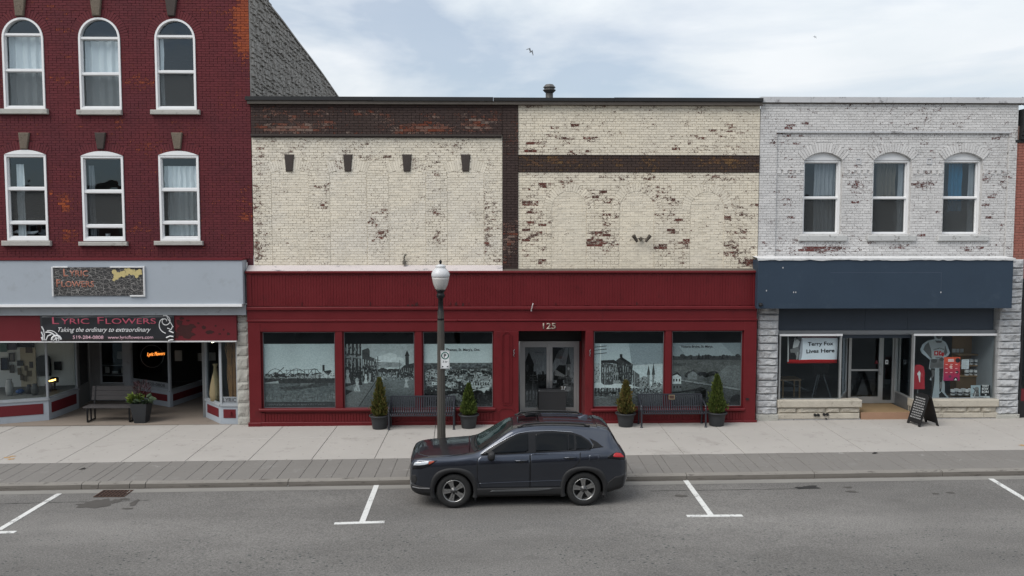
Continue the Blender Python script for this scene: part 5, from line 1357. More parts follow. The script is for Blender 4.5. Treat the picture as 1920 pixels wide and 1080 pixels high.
def pic4():
    p = Pic(300, 270); p.grad(0, .7, (.50, .58, .63), (.72, .76, .77)); p.poly([(.5, 0), (1, 0), (1, .33), (.55, .35)], (.36, .45, .52), .7); p.poly([(.54, .35), (1, .32), (1, .36), (.55, .37)], .66, .6)
    p.rect(0, .72, 1, 1, (.42, .44, .45))
    p.poly([(0, .28), (.08, .36), (.09, .62), (0, .66)], .62); p.poly([(.10, .27), (.12, .3), (.28, .33), (.28, .66), (.1, .66)], .27); p.poly([(.28, .3), (.38, .34), (.39, .66), (.28, .66)], .5); p.poly([(.32, .27), (.4, .21), (.56, .35), (.55, .66), (.39, .66)], .2)
    p.poly([(.38, .2), (.56, .33), (.56, .37), (.38, .25)], .08); p.rect(.375, .17, .41, .22, .1); p.poly([(.1, .27), (.29, .26), (.38, .33), (.1, .3)], .14)
    for k in range(5): p.rect(.12 + .034 * k, .38, .135 + .034 * k, .46, .62); p.rect(.12 + .034 * k, .50, .135 + .034 * k, .57, .5)
    for k in range(3): p.rect(.295 + .03 * k, .38, .31 + .03 * k, .46, .12); p.rect(.295 + .03 * k, .5, .31 + .03 * k, .58, .12)
    for k in range(4): p.rect(.42 + .033 * k, .36 + .008 * k, .432 + .033 * k, .46, .5); p.rect(.42 + .033 * k, .5, .432 + .033 * k, .58, .45)
    p.poly([(.56, .42), (.66, .5), (.66, .72), (.56, .7)], .34); p.poly([(.66, .56), (.72, .52), (.8, .54), (.8, .72), (.66, .72)], .5)
    for x, h in ((.79, .16), (.86, .2)): p.rect(x - .018, .5, x + .018, .7, .42); p.poly([(x - .025, .5), (x, .5 - h), (x + .025, .5)], .26); p.ell(x, .5 - h * .35, .015, .03, .24)
    blocks(p, .82, .98, .7, .73, 8, .4, .62, 3, .03, .05, .08)
    p.poly([(0, .63), (.1, .62), (.2, .7), (0, .71)], .78); p.poly([(.16, .7), (.3, .64), (.46, .64), (.68, .71), (.3, .72)], .76)
    for k in range(16): p.rect(.02 + .042 * k, .71, .04 + .042 * k, .78, .12)
    trees(p, 0, .3, .80, 26, .2, 4, .02, .05); p.poly([(0, .9), (.4, .78), (1, .74), (1, 1), (0, 1)], .36)
    trees(p, .6, .9, .745, 10, .12, 8, .01, .025); p.detail(0, .56, .3, .62, 300, .08, .6, .010, .022, 13, .6); p.detail(.56, .98, .54, .75, 260, .14, .68, .010, .016, 14, .7); p.detail(0, 1, .72, .82, 260, .1, .7, .016, .012, 15, .7); p.detail(0, 1, .8, 1, 160, .25, .48, .05, .006, 16, .4)
    for x, w in ((.095, .008), (.16, .005), (.59, .005)): p.line(x, .02 if x < .15 else .35, x, .72, w, .72 if x < .1 else .6)
    for y in (.04, .09, .15): p.line(.0, y + .02, .18, y, .005, .1)
    return p.noise(50, .08, .3, 1, 5)
def pic5():
    p = Pic(300, 270); p.grad(0, .24, (.36, .44, .50), (.44, .49, .52)); p.poly([(.1, .05), (.7, .0), (.9, .2), (.2, .2)], (.52, .58, .6), .5)
    p.grad(.24, .46, (.31, .30, .285), (.36, .345, .32)); p.grad(.46, 1, (.34, .34, .33), (.26, .265, .265)); p.rect(0, .21, 1, .27, .21)
    trees(p, 0, 1, .22, 50, .19, 2, .012, .035)
    for x, s in ((.39, .1), (.44, .075), (.49, .085), (.53, .07), (.73, .06), (.28, .05)): p.poly([(x - s * .28, .26), (x, .26 - s), (x + s * .28, .26)], .10)
    p.poly([(0, .33), (.2, .32), (.2, .36), (0, .37)], .22, .6); p.poly([(.55, .6), (.8, .36), (1, .34), (1, .72)], .42, .6); p.noise(12, .06, .25, .6, 3)
    trees(p, .2, .66, .5, 24, .13, 5, .02, .05)
    p.poly([(.23, .58), (.23, .5), (.31, .43), (.37, .5), (.37, .58)], .42); p.poly([(.2, .5), (.31, .42), (.39, .5), (.31, .45)], .24)
    p.poly([(.01, .65), (.01, .53), (.08, .48), (.14, .54), (.14, .65)], .70); p.rect(.01, .65, .14, .76, .36); p.poly([(-.02, .53), (.08, .46), (.16, .55), (.08, .5)], .14)
    for k in range(3): p.rect(.025 + .04 * k, .57, .045 + .04 * k, .61, .15); p.rect(.03 + .045 * k, .68, .05 + .045 * k, .72, .12)
    p.poly([(.14, .58), (1, .73), (1, .76), (.14, .61)], .46); p.line(.14, .61, 1, .765, .004, .14); p.poly([(0, .79), (.4, .72), (.42, .76), (0, .8)], .14)
    p.ell(.42, .78, .085, .075, .06); p.poly([(.33, .78), (.5, .78), (.5, .9), (.42, .84)], .07); p.ell(.38, .82, .05, .05, .2); p.rect(0, .86, 1, 1, .22, .5)
    p.detail(0, 1, .27, .6, 260, .2, .42, .04, .006, 17, .35); p.detail(.14, 1, .6, 1, 260, .14, .42, .03, .008, 18, .4); p.ell(.95, .93, .1, .11, .10); trees(p, .75, 1, .97, 8, .12, 4, .03, .06); return p.noise(60, .08, .3, 1, 9)
PICS = [(pic1(), 490, 629.5, 645, 'faded grey poster of a truss bridge and riverside houses'), (pic2(), 642.5, 778.8, 645, 'black and white poster of a street with ladies in white dresses'),
        (pic3(), 791.3, 926, 645, 'black and white poster of a town seen from above, behind the lamp post'), (pic4(), 1112, 1247.3, 644, 'poster of a shop row with white awnings and telegraph pole'),
        (pic5(), 1258.8, 1394, 643, 'poster of farmland with a white house and arched bridge')]
capt = {2: ('the Thames, St. Mary\'s, Ont.', .53, .075, .58), 4: ('Victoria Bridge, St. Marys.', .36, .04, .46), 3: ('', 0, 0, 0)}
for i, (p, l, r, yt, lab) in enumerate(PICS):
    x0, x1 = ax(l, 690, YC) + .035, ax(r, 690, YC) - .035
    z1 = at((l + r) / 2, yt, YG)[1]; z0 = zw0 + .032
    p.a[:] = np.clip((p.a.mean(axis=2, keepdims=True) * .75 + p.a * .25 - .42) * 1.2 + .44, .02, .82); p.noise(150, .10, 0, 1, 77 + i); p.noise(90, .08, .3, 1, 97 + i)
    o = flat_print('poster', p.material('street_view_print_%d' % i, .55, 1.0, (.96, 1.0, 1.0)), None, x0, x1, z0, z1, YG + .02)
    tag(o, lab, 'poster', 'old photograph posters in the red storefront')
    if i in (2, 4):
        s, u, v, wd = capt[i]
        text('caption', s, M['text_dark'], o, x0 + (x1 - x0) * u, z1 - (z1 - z0) * (v + .035), YG + .018, .10, width=(x1 - x0) * wd, depth=.003, bold=.02)
for k, (a, c_, z0, z1) in enumerate(DOORS):
    pd_ = picdoor(k); pd_.a[:] = np.clip((pd_.a - .42) * 1.15 + .35, .02, .8); pd_.noise(80, .1, 0, 1, 3)
    o = flat_print('poster', pd_.material('door_print_%d' % k, .55, 0.85), None, a + .002, c_ - .002, z0 + .002, z1 - .002, YD + .03)
    tag(o, ('grey poster of a dark turret filling the left glass door', 'grey poster of a pale church spire filling the right glass door')[k], 'poster', 'old photograph posters in the red storefront')
    if k == 0: text('caption', 'Queen St., St.', M['text_dark'], o, a + (c_ - a) * .68, z1 - .17, YD + .029, .05, width=.28, depth=.002)
# dark crate standing before the doors
bx0, bx1 = ax(1010, 760, YD - .35), ax(1061, 760, YD - .35); bz1 = at(1035, 731, YD - .35)[1]
DBX = thing('planter_box', 'dark grey planter box standing before the glass double doors', 'planter', ((bx0 + bx1) / 2, YD - .25, sz(1, YF)))
M['box_grey'] = simple('dark_grey_box', (0.030, 0.031, 0.033), 0.6, var=0.15)
z0 = sz(1, YF) + .02
b = MB(); b.box(bx0, bx1, YD - .36, YD - .33, z0, bz1); b.box(bx0, bx1, YD - .11, YD - .08, z0, bz1); b.box(bx0, bx0 + .03, YD - .33, YD - .11, z0, bz1); b.box(bx1 - .03, bx1, YD - .33, YD - .11, z0, bz1); b.box(bx0 + .03, bx1 - .03, YD - .33, YD - .11, z0, z0 + .03)
b.build('box_body', M['box_grey'], DBX)
MB().ring([(bx0 - .015, bz1 - .04), (bx1 + .015, bz1 - .04), (bx1 + .015, bz1 + .005), (bx0 - .015, bz1 + .005)], [(bx0 + .04, bz1 - .03), (bx1 - .04, bz1 - .03), (bx1 - .04, bz1 - .005), (bx0 + .04, bz1 - .005)], YD - .375, YD - .362).build('rim', M['alu_dark'], DBX)
MB().box(bx0 + .03, bx1 - .03, YD - .33, YD - .11, bz1 - .1, bz1 - .06).build('soil', M['soil'], DBX)
for k in range(4):
    x = bx1 - .06 - .03 * k
    MB().path([(x, YD - .25, bz1 - .08), (x + .02, YD - .26, bz1 + .03), (x + .05 - .02 * k, YD - .27, bz1 + .08)], [.012, .014, .02], 6).build('dried_bloom', M['cloth_tan'] if k % 2 else M['cloth_white'], DBX)

# ================================================================== 4. awkward sliver of the next building on the right, then 3. white building
RB = thing('white_brick_building', 'two storey white painted brick building with a navy canopy over its shop', 'building', (ax(1660), YF, sz(10, YF)))
WX0, WX1 = CX1 + .012, ax(1908, 250)
WZT = az(195, 1660); WZ0 = az(484, 1660)
wh = []
for l, r, ys, yt, yb in ((1507.5, 1579, 300, 285.5, 440), (1637.5, 1708.5, 300, 285, 440), (1770, 1842, 299.5, 285.5, 440)):
    m_ = (l + r) / 2; wh.append(Hole(ax(l, 370), ax(r, 370), az(yb, m_), az(ys, m_), az(yt, m_) - az(ys, m_)))
YP = YF + .05                                  # the recessed panel round the windows
px0, px1, pzt = ax(1455.5, 350), ax(1889, 350), az(247, 1660)
pan = Hole(px0, px1, WZ0 - 1, pzt)
b = MB(); wall_sheet(b, WX0, WX1, WZ0 - .4, WZT, YF, [pan]); wall_sheet(b, px0, px1, WZ0 - .4, pzt, YP, wh)
b.add([(px0, YF, WZ0 - .4), (px0, YP, WZ0 - .4), (px0, YP, pzt), (px0, YF, pzt), (px1, YF, WZ0 - .4), (px1, YP, WZ0 - .4), (px1, YP, pzt), (px1, YF, pzt)], [(0, 1, 2, 3), (7, 6, 5, 4), (3, 2, 6, 7)])
for h in wh: reveal(b, h, YP, YP + .3)
b.add([(WX1, YF, WZ0 - .4), (WX1, YF + 6, WZ0 - .4), (WX1, YF + 6, WZT), (WX1, YF, WZT)], [(0, 1, 2, 3)])
b.build('wall', M['mortar_white'], RB)
spots = []; rr = random.Random(6)
for x, y, rx, ry, k in ((1483, 237, 10, 4, .8), (1512, 232, 8, 4, .7), (1477, 255, 5, 3, .9), (1784, 233, 7, 4, .7), (1680, 233, 18, 3, .5), (1500, 270, 5, 4, .9), (1479, 300, 4, 3, .8), (1738, 342, 16, 6, .7), (1536, 466, 28, 6, .8), (1520, 470, 14, 5, .7), (1570, 466, 20, 4, .6), (1609, 378, 6, 4, .9), (1484, 332, 4, 3, .8), (1500, 345, 5, 10, .5), (1595, 332, 14, 12, .4), (1598, 348, 5, 4, .6), (1690, 462, 30, 5, .55), (1813, 467, 5, 4, .9), (1835, 465, 10, 3, .7), (1852, 330, 6, 6, .7), (1890, 333, 8, 8, .5), (1860, 368, 6, 6, .5), (1858, 408, 5, 4, .8), (1868, 404, 6, 3, .6), (1877, 430, 5, 10, .4), (1883, 345, 5, 20, .4), (1480, 412, 8, 6, .5), (1467, 450, 5, 6, .7), (1437, 458, 5, 4, .8), (1475, 375, 10, 6, .45), (1880, 252, 16, 5, .6), (1885, 232, 10, 4, .5), (1450, 265, 6, 10, .4), (1770, 430, 6, 5, .5), (1735, 265, 5, 4, .8), (1635, 260, 5, 4, .6), (1700, 333, 8, 6, .5), (1605, 352, 12, 10, .4)): spots.append((x, y, rx, ry, k))
for _ in range(120): spots.append((rr.uniform(1435, 1895), rr.uniform(240, 472), rr.uniform(3, 7), rr.uniform(2, 4), rr.uniform(.2, .55)))
g6 = peel_map(0.10, spots, nz=.22)
bk = Bricks()
bk.field(WX0, WX1, WZ0 - .1, WZT, YF, g6, [pan], ch=.0723, bl=.23, bond=3)
bk.field(px0, px1, WZ0 - .1, pzt, YP, g6, wh, ring=.28, ch=.0723, bl=.23, bond=1)
for h in wh: bk.ringarch(h, YP, g6, t=.27, depth=.028)
# corbelled band and little sunk squares between the windows
zc0, zc1 = az(325.5, 1660), az(319.5, 1660)
zones = [(px0 + .01, wh[0].x0 - .03), (wh[0].x1 + .03, wh[1].x0 - .03), (wh[1].x1 + .03, wh[2].x0 - .03), (wh[2].x1 + .03, px1 - .01)]
for a, c_ in zones:
    x = a
    while x < c_ - .08:
        bk.box(x + .005, min(x + .12, c_), YP - .04, YP + .01, zc0, zc1, g6(x, zc0), random.random()); x += .185
    bk.box(a, c_, YP - .035, YP + .01, zc1 + .004, zc1 + .06, g6((a + c_) / 2, zc1), .5)
    bk.box(a, c_, YP - .022, YP + .01, zc0 - .05, zc0 - .006, g6((a + c_) / 2, zc1), .5)
bk.build(RB, M['brick_white'], 300, prefer=lambda q: q[1] * 1.5 + (q[0][1][0] - q[0][0][0]))
for px in (1609, 1741.5):
    x, z = at(px, 302.5, YP); MB().ring([(x - .075, z - .085), (x + .075, z - .085), (x + .075, z + .085), (x - .075, z + .085)], [(x - .05, z - .06), (x + .05, z - .06), (x + .05, z + .06), (x - .05, z + .06)], YP - .03, YP).build('square_ornament', M['coping_white'], RB)
box('panel_moulding', M['coping_white'], RB, px0 - .02, px1 + .02, YF - .02, YP, pzt - .035, pzt + .012)
for i, h in enumerate(wh):
    w = sash_window(RB, h, YP + .2, [az((370.5, 370.5, 370)[i], 1660)], fw=.06, depth=.10, head_panel=h.zs + .005, screen=0)
    zt_ = h.zs - .06
    if i == 0: curtain(w, h.x0 + .42, h.x1 - .07, h.z0 + .06, zt_, YP + .32, M['cloth_grey'], 5, .03)
    if i == 1: curtain(w, h.x0 + .25, h.x1 - .28, az(372, 1660), zt_, YP + .32, M['cloth_tan'], 5, .03); curtain(w, h.x1 - .24, h.x1 - .07, h.z0 + .06, zt_, YP + .30, M['cloth_grey'], 1, .015)
    if i == 2: curtain(w, h.x0 + .30, h.x1 - .42, az(395, 1660), zt_, YP + .32, M['cloth_blue'], 3, .03); curtain(w, h.x1 - .24, h.x1 - .07, h.z0 + .06, zt_, YP + .30, M['cloth_grey'], 1, .015)
M['white_sill'] = simple('flaking_white_sill', (0.46, 0.46, 0.45), 0.85, var=0.2, scale=5, dirt=(0.12, 0.11, 0.10), dirt_amt=0.8)
for l, r in ((1497, 1588), (1626, 1717), (1758, 1853)): cbox('sill', M['white_sill'], RB, ax(l, 446), ax(r, 446), YP - .09, YP + .22, az(452, 1660), az(441, 1660), c=.015)
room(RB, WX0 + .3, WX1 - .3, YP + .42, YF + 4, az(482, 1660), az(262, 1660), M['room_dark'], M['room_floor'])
xs = [WX0 - .03] + [ax(p, 190) for p in (1518, 1660, 1765)] + [ax(1926, 190)]
for a, c_ in zip(xs[:-1], xs[1:]):
    MB().box(a + .003, c_ - .003, YF - .10, YF + .3, az(193.5, 1660), az(183.2, 1660) + .06 * 0 + random.uniform(-.005, .005)).build('coping', M['coping_white'], RB)
box('coping_bed', M['coping_brown'], RB, WX0, WX1 + .1, YF - .05, YF + .3, az(195.2, 1660), az(193.6, 1660))
box('roof', M['coping_black'], RB, WX0, WX1, YF + .3, YF + 14, WZT - .2, WZT - .1)
# ragged white flashing and navy canopy front
YN = YF - .5
nx0, nx1 = ax(1421, 530, YN), ax(1899, 530, YN); nz1, nz0 = at(1660, 486, YN)[1], at(1660, 578.5, YN)[1]
b = MB(); n = 60
for i in range(n + 1):
    x = nx0 - .02 + (nx1 - nx0 + .06) * i / n; e = random.uniform(-.012, .012) + (.03 * math.sin(i * .7) if 10 < i < 25 else 0) * .4
    b.v += [(x, YN - .03, nz1 - .03 + e), (x, YN - .035, nz1 + .02 + random.uniform(0, .01)), (x, YF - .015, az(480, 1660))]
for i in range(n):
    for k in range(2): b.f.append((3 * i + k, 3 * i + 3 + k, 3 * i + 4 + k, 3 * i + 1 + k)); b.m.append(0); b.sm.append(False)
b.build('flashing', M['old_white'], RB)
cbox('canopy_front', M['navy'], RB, nx0, nx1, YN, YN + .06, nz0, nz1 + .01, c=.008)
box('canopy_side', M['navy'], RB, nx0 + .002, nx0 + .05, YN + .06, YF - .014, nz0, nz1 - .02); box('canopy_side', M['navy'], RB, nx1 - .05, nx1 - .002, YN + .06, YF - .014, nz0, nz1 - .02)
# outline left where an older sign was taken down, and wall fittings
xa, za = at(1557, 511, YN); xb_, zb_ = at(1764, 557, YN)
M['ghost'] = simple('ghost_sign_edge', (0.075, 0.095, 0.13), 0.6, var=0.3)
MB().box(xa, xb_, YN - .003, YN + .01, za - .008, za).build('ghost_sign_edge', M['ghost'], RB); MB().box(xb_ - .006, xb_, YN - .003, YN + .01, zb_ + .2, za - .01).build('ghost_sign_edge', M['ghost'], RB)
for px, py in ((1488, 548), (1492, 548), (1468, 502), (1437, 545), (1764, 548)):
    x, z = at(px, py, YN); MB().box(x - .012, x + .012, YN - .006, YN + .01, z - .02, z + .02).build('screw_hole', M['coping_white'], RB)
x, z = at(1426, 571, YN); MB().lathe([(.0, -.05), (.05, -.04), (.06, .0), (.05, .04), (.0, .05)], (x, YN - .02, z), 10).build('canopy_lamp', M['black'], RB)
# lower navy panel, head rail
YL = YF + .12
lx0, lx1 = ax(1459, 600, YL), ax(1868, 600, YL)
def zl_(py, px=1660, Y=YL): return at(px, py, Y)[1]
for l, r in ((1459, 1622), (1622, 1702), (1702, 1863)): box('lower_panel', M['navy_dull'], RB, ax(l, 600, YL) + .003, ax(r, 600, YL) - .003, YL, YL + .1, zl_(619), zl_(560))
box('head_rail', M['alu_dark'], RB, lx0, lx1, YL - .05, YL + .1, zl_(625), zl_(619) - .002)
box('canopy_soffit', M['navy_dull'], RB, nx0 + .05, nx1 - .05, YN + .06, YL + .3, nz0 + .25, nz0 + .3)
# rock-faced piers
def pier(l, r, top, seed):
    random.seed(seed); x0, x1 = ax(l, 690), ax(r, 690)
    z = sz(ax(l), YF) - .05; zb_ = az(776, l)
    cbox('pier_base', M['rock_pale'], RB, x0 - .03, x1 + .03, YF - .10, YF + .5, z, zb_, c=.02)
    z = zb_
    while z < top - .05:
        h = random.choice([.19, .21, .22, .24]); 
        if top - z - h < .12: h = top - z
        rock_stone(x0 + random.uniform(-.01, .01), x1 + random.uniform(-.01, .01), z + .004, z + h - .004, YF - .03, bulge=.075, nu=14, nv=7, depth=.5, rough=1.2).build('pier_stone', M['rock'], RB)
        z += h
pier(1419, 1457.5, nz0 + .05, 4); pier(1869.5, 1910, az(486, 1890), 5)
random.seed(99)
# stone stall-risers
YR = YF - .02
ST = M['rock_warm']
def riser(l, r, seed):
    random.seed(seed); x0, x1 = ax(l, 760, YR), ax(r, 760, YR)
    zs_, z2, z3 = at(1660, 749, YR)[1], at(1660, 762.5, YR)[1], at(1660, 774, YR)[1]; zb_ = sz(ax(l), YF) - .05
    cbox('sill_slab', ST, RB, x0 - .03, x1 + .03, YR - .10, YL + .1, z2, zs_, c=.02)
    x = x0
    while x < x1 - .05:
        w = random.choice([.42, .55, .75, .85]); w = min(w, x1 - x)
        if x1 - x - w < .2: w = x1 - x
        rock_stone(x + .005, x + w - .005, z3 + .005, z2 - .004, YR, bulge=.07, nu=8, nv=4, depth=.25).build('riser_stone', ST, RB); x += w
    x = x0 - .02
    while x < x1 - .05:
        w = min(random.choice([.9, 1.2, 1.5]), x1 + .02 - x)
        cbox('base_course', ST, RB, x + .003, x + w - .003, YR - .06, YL, zb_ + .09, z3, c=.012); x += w
    box('footing', M['mortar_white'], RB, x0 - .01, x1 + .01, YR - .03, YL, zb_, zb_ + .09)
riser(1458.5, 1612, 8); riser(1711, 1868, 9); random.seed(21)
for px, py in ((1528, 778), (1534, 778), (1545, 777), (1551, 777), (1549, 785)):
    x, z = at(px, py, YR - .07); MB().lathe([(.045, 0), (.05, .02), (.03, .05), (.0, .055)], (0, 0, 0), 10)
    MB().tube((x, YR - .10, z), (x, YR - .05, z), .042 if py < 780 else .022, 10).build('vent_pipe', M['black'], RB)
# shop windows
def wz(py, Y=YL): return at(1660, py, Y)[1]
W0, W1 = wz(748), wz(626)
def alu_window(x0, x1, z0, z1, y, name='shop_window', fw=.045, gm=None):
    MB().box(x0 - .01, x1 + .01, y - .075, y - .052, z1 - .05, z1 + .01).build('head_strip', M['window_white'], RB)
    f = MB().ring([(x0, z0), (x1, z0), (x1, z1), (x0, z1)], [(x0 + fw, z0 + fw * .6), (x1 - fw, z0 + fw * .6), (x1 - fw, z1 - fw), (x0 + fw, z1 - fw)], y - .05, y + .04).build(name, M['alu'], RB)
    MB().box(x0 + fw, x1 - fw, y, y + .008, z0 + fw * .6, z1 - fw).build('pane', gm or M['glass_low'], f)
    return f
awx0, awx1 = ax(1459.5, 690, YL), ax(1576, 690, YL)
alu_window(awx0, awx1, W0, W1, YL)
bwx0, bwx1 = ax(1710, 690, YL), ax(1866, 690, YL)
wr = alu_window(bwx0, bwx1, W0, W1, YL)
YDR = YF + 1.25
drx0, drx1 = ax(1591, 690, YDR), ax(1653, 690, YDR); sdx1 = ax(1676, 690, YDR)
zdr0 = sz(11, YF) + .21; zdr1 = at(1660, 627, YDR)[1] + .02
def oblique(p, q, z0, z1, zk):
    p = Vector(p); q = Vector(q); d = (q - p).normalized()
    MB().obox(p, q, -.05, 0, sz(10, YF) - .02, zk).build('kick_panel', M['alu_dark'], RB)
    b = MB(); b.obox(p, p + d * .05, -.06, 0, zk, z1); b.obox(q - d * .05, q, -.06, 0, zk, z1); b.obox(p + d * .05, q - d * .05, -.05, 0, zk, zk + .04); b.obox(p + d * .05, q - d * .05, -.05, 0, z1 - .05, z1)
    f = b.build('return_window', M['alu'], RB); MB().obox(p + d * .05, q - d * .05, -.03, -.022, zk + .04, z1 - .05).build('pane', M['glass_low'], f)
oblique((awx1 + .02, YL), (drx0 - .04, YDR), W0, W1, W0); oblique((sdx1 + .03, YDR), (bwx0 - .02, YL), W0, W1, W0)
b = MB(); s_ = .085
b.box(drx0, drx0 + s_, YDR, YDR + .05, zdr0, zdr1); b.box(drx1 - s_, drx1, YDR, YDR + .05, zdr0, zdr1); b.box(drx0 + s_, drx1 - s_, YDR, YDR + .05, zdr1 - .09, zdr1); b.box(drx0 + s_, drx1 - s_, YDR, YDR + .05, zdr0, zdr0 + .2)
zmr = at(1620, 694, YDR)[1]; b.box(drx0 + s_, drx1 - s_, YDR, YDR + .05, zmr - .025, zmr + .025)
dR = b.build('door', M['alu'], RB)
MB().box(drx0 + s_, drx1 - s_, YDR + .02, YDR + .026, zdr0 + .2, zdr1 - .09).build('pane', M['glass_low'], dR)
MB().path([(drx1 - .05, YDR - .005, zmr - .15), (drx1 - .05, YDR - .06, zmr - .1), (drx1 - .05, YDR - .06, zmr + .16), (drx1 - .05, YDR - .005, zmr + .2)], .014).build('handle', M['alu'], dR)
x, z = at(1643.5, 679, YDR); MB().prism([(x - .06, z - .05), (x + .06, z - .05), (x + .02, z + .05), (x - .02, z + .05)], YDR - .004, YDR + .018).build('red_sticker', M['red_panel'], dR)
f = MB().ring([(drx1 + .004, zdr0), (sdx1, zdr0), (sdx1, zdr1), (drx1 + .004, zdr1)], [(drx1 + .05, zdr0 + .09), (sdx1 - .05, zdr0 + .09), (sdx1 - .05, zdr1 - .09), (drx1 + .05, zdr1 - .09)], YDR, YDR + .05).build('sidelight', M['alu'], RB)
MB().box(drx1 + .05, sdx1 - .05, YDR + .02, YDR + .026, zdr0 + .09, zdr1 - .09).build('pane', M['glass_low'], f)
x, z = at(1663, 679, YDR); tag(MB().box(x - .045, x + .045, YDR + .008, YDR + .016, z - .065, z + .065).build('notice', M['white_paper']), 'small white notice stuck on the narrow sidelight beside the door', 'notice')
x, z = at(1663, 679, YDR); MB().box(x - .015, x + .02, YDR + .0065, YDR + .0078, z - .02, z + .03).build('print_mark', M['text_dark'], bpy.data.objects['notice'])
for px in (1681, 1689):
    box('door_jamb', M['alu'], RB, ax(px, 690, YDR - .1) - .03, ax(px, 690, YDR - .1) + .02, YDR - .04, YDR + .06, zdr0, zdr1)
box('entry_ceiling', M['navy_dull'], RB, awx1 - .02, bwx0 + .02, YL + .1, YDR + .3, zdr1, zdr1 + .1)
box('entry_step', M['step_wood'], RB, ax(1612, 770, YR) + .03, ax(1712, 770, YR) - .03, YR + .02, YDR + .3, sz(11, YF) - .05, zdr0 - .01)
box('step_edge', M['step_edge'], RB, ax(1612, 770, YR) + .03, ax(1712, 770, YR) - .03, YR - .03, YR + .018, sz(11, YF) - .05, zdr0 - .012)
zfl = zdr0 - .02
room(RB, awx0, bwx1 + .02, YDR + .32, YF + 5.5, zfl, zdr1 + .1, M['room_dark'], M['room_floor'], 'shop_room')
MB().add([(awx0, YL + .06, zfl), (awx1, YL + .06, zfl), (drx0 - .1, YDR + .3, zfl), (awx0, YDR + .3, zfl), (sdx1 + .05, YDR + .3, zfl), (bwx0, YL + .06, zfl), (bwx1, YL + .06, zfl), (bwx1, YDR + .3, zfl)], [(0, 1, 2, 3), (4, 5, 6, 7)]).build('window_floor', M['room_floor'], RB)
b = MB(); b.box(awx0 - .04, awx0 - .01, YL + .05, YF + 5.5, zfl, zdr1 + .1); b.build('inner_wall', M['room_dark'], RB)
box('inner_wall', simple('grey_inner_wall', (0.26, 0.28, 0.30), 0.8), RB, bwx1 - .03, bwx1 + .02, YL + .05, YF + 5.5, zfl, zdr1 + .1)
box('skirting', M['cloth_grey'], RB, awx0, awx1, YF + 3.2, YF + 3.23, zfl + .02, zfl + .16); box('partition', M['room_dark'], RB, awx0, drx0 - .2, YF + 3.23, YF + 3.28, zfl, zdr1)
# ---------------- things in the shop window
# hung flag
def bend(x, z): return YL + .16 + .018 * math.sin(7 * (x - awx0)) + .015 * math.sin(5 * z + 3 * x)
fx0, fx1 = ax(1477, 650, YL + .16), ax(1570, 650, YL + .16); fz0, fz1 = at(1520, 681, YL + .16)[1], at(1520, 629, YL + .16)[1]
p = Pic(280, 160, (.92, .94, .97)); p.rect(0, .87, 1, 1, (.72, .06, .08)); p.rect(0, 0, 1, .08, (.4, .03, .05)); p.poly([(0, 0), (.28, 0), (.22, .87), (0, .87)], (.12, .11, .12)); p.ell(.24, .4, .06, .5, (.5, .5, .52), .6)
p.poly([(.1, .45), (.13, .16), (.2, .14), (.24, .22), (.2, .45)], .72); p.ell(.15, .13, .025, .05, .5); p.poly([(.05, .5), (.2, .4), (.25, .62), (.2, .86), (.14, .62), (.06, .62)], .45); p.line(.2, .6, .18, .85, .012, .6); p.rect(0, 0, .025, .95, .78)
fl = flat_print('shop_flag', p.material('flag_print', .8, .95), None, fx0, fx1, fz0, fz1, 0.0, .004, 16, 8, lambda u, v: bend(fx0 + (fx1 - fx0) * u, fz0 + (fz1 - fz0) * v))
tag(fl, 'white flag with red edges and slogan hung inside the shop window', 'flag')
for s, u, v, wd in (('Terry Fox', .66, .36, .50), ('Lives Here', .66, .62, .56)):
    text('lettering', s, M['text_dark'], fl, fx0 + (fx1 - fx0) * u, fz1 - (fz1 - fz0) * v, 0, .155, width=(fx1 - fx0) * wd, bend=lambda x, z: bend(x, z) - .003, bold=.022, rotz=.04, depth=.004)
# table and easel behind the left window
x, z = at(1462, 711, YF + 2.2); x2 = at(1496, 711, YF + 2.2)[0]
TB = thing('wooden_table', 'pale wooden table seen through the left shop window', 'table', ((x + x2) / 2, YF + 2.2, zfl))
box('tabletop', M['tan_wood'], TB, x - .1, x2, YF + 1.9, YF + 2.5, z, z + .05)
for lx in (x, x2 - .05):
    for ly in (YF + 1.95, YF + 2.42): box('leg', M['tan_wood'], TB, lx, lx + .045, ly, ly + .045, zfl, z - .002)
x = at(1538, 720, YF + 2.4)[0]
EA = thing('easel', 'grey easel legs standing on the floor behind the left shop window', 'easel', (x, YF + 2.4, zfl))
for s in (-1, 1): MB().tube((x + s * .08, YF + 2.4, zfl + .75), (x + s * .3, YF + 2.3, zfl), .022, 8).build('leg', M['cloth_grey'], EA)
MB().tube((x, YF + 2.45, zfl + .8), (x, YF + 2.8, zfl), .02, 8).build('leg', M['cloth_grey'], EA)
MB().box(x - .25, x + .25, YF + 2.36, YF + 2.40, zfl + .72, zfl + 1.4).build('board', M['black'], EA)
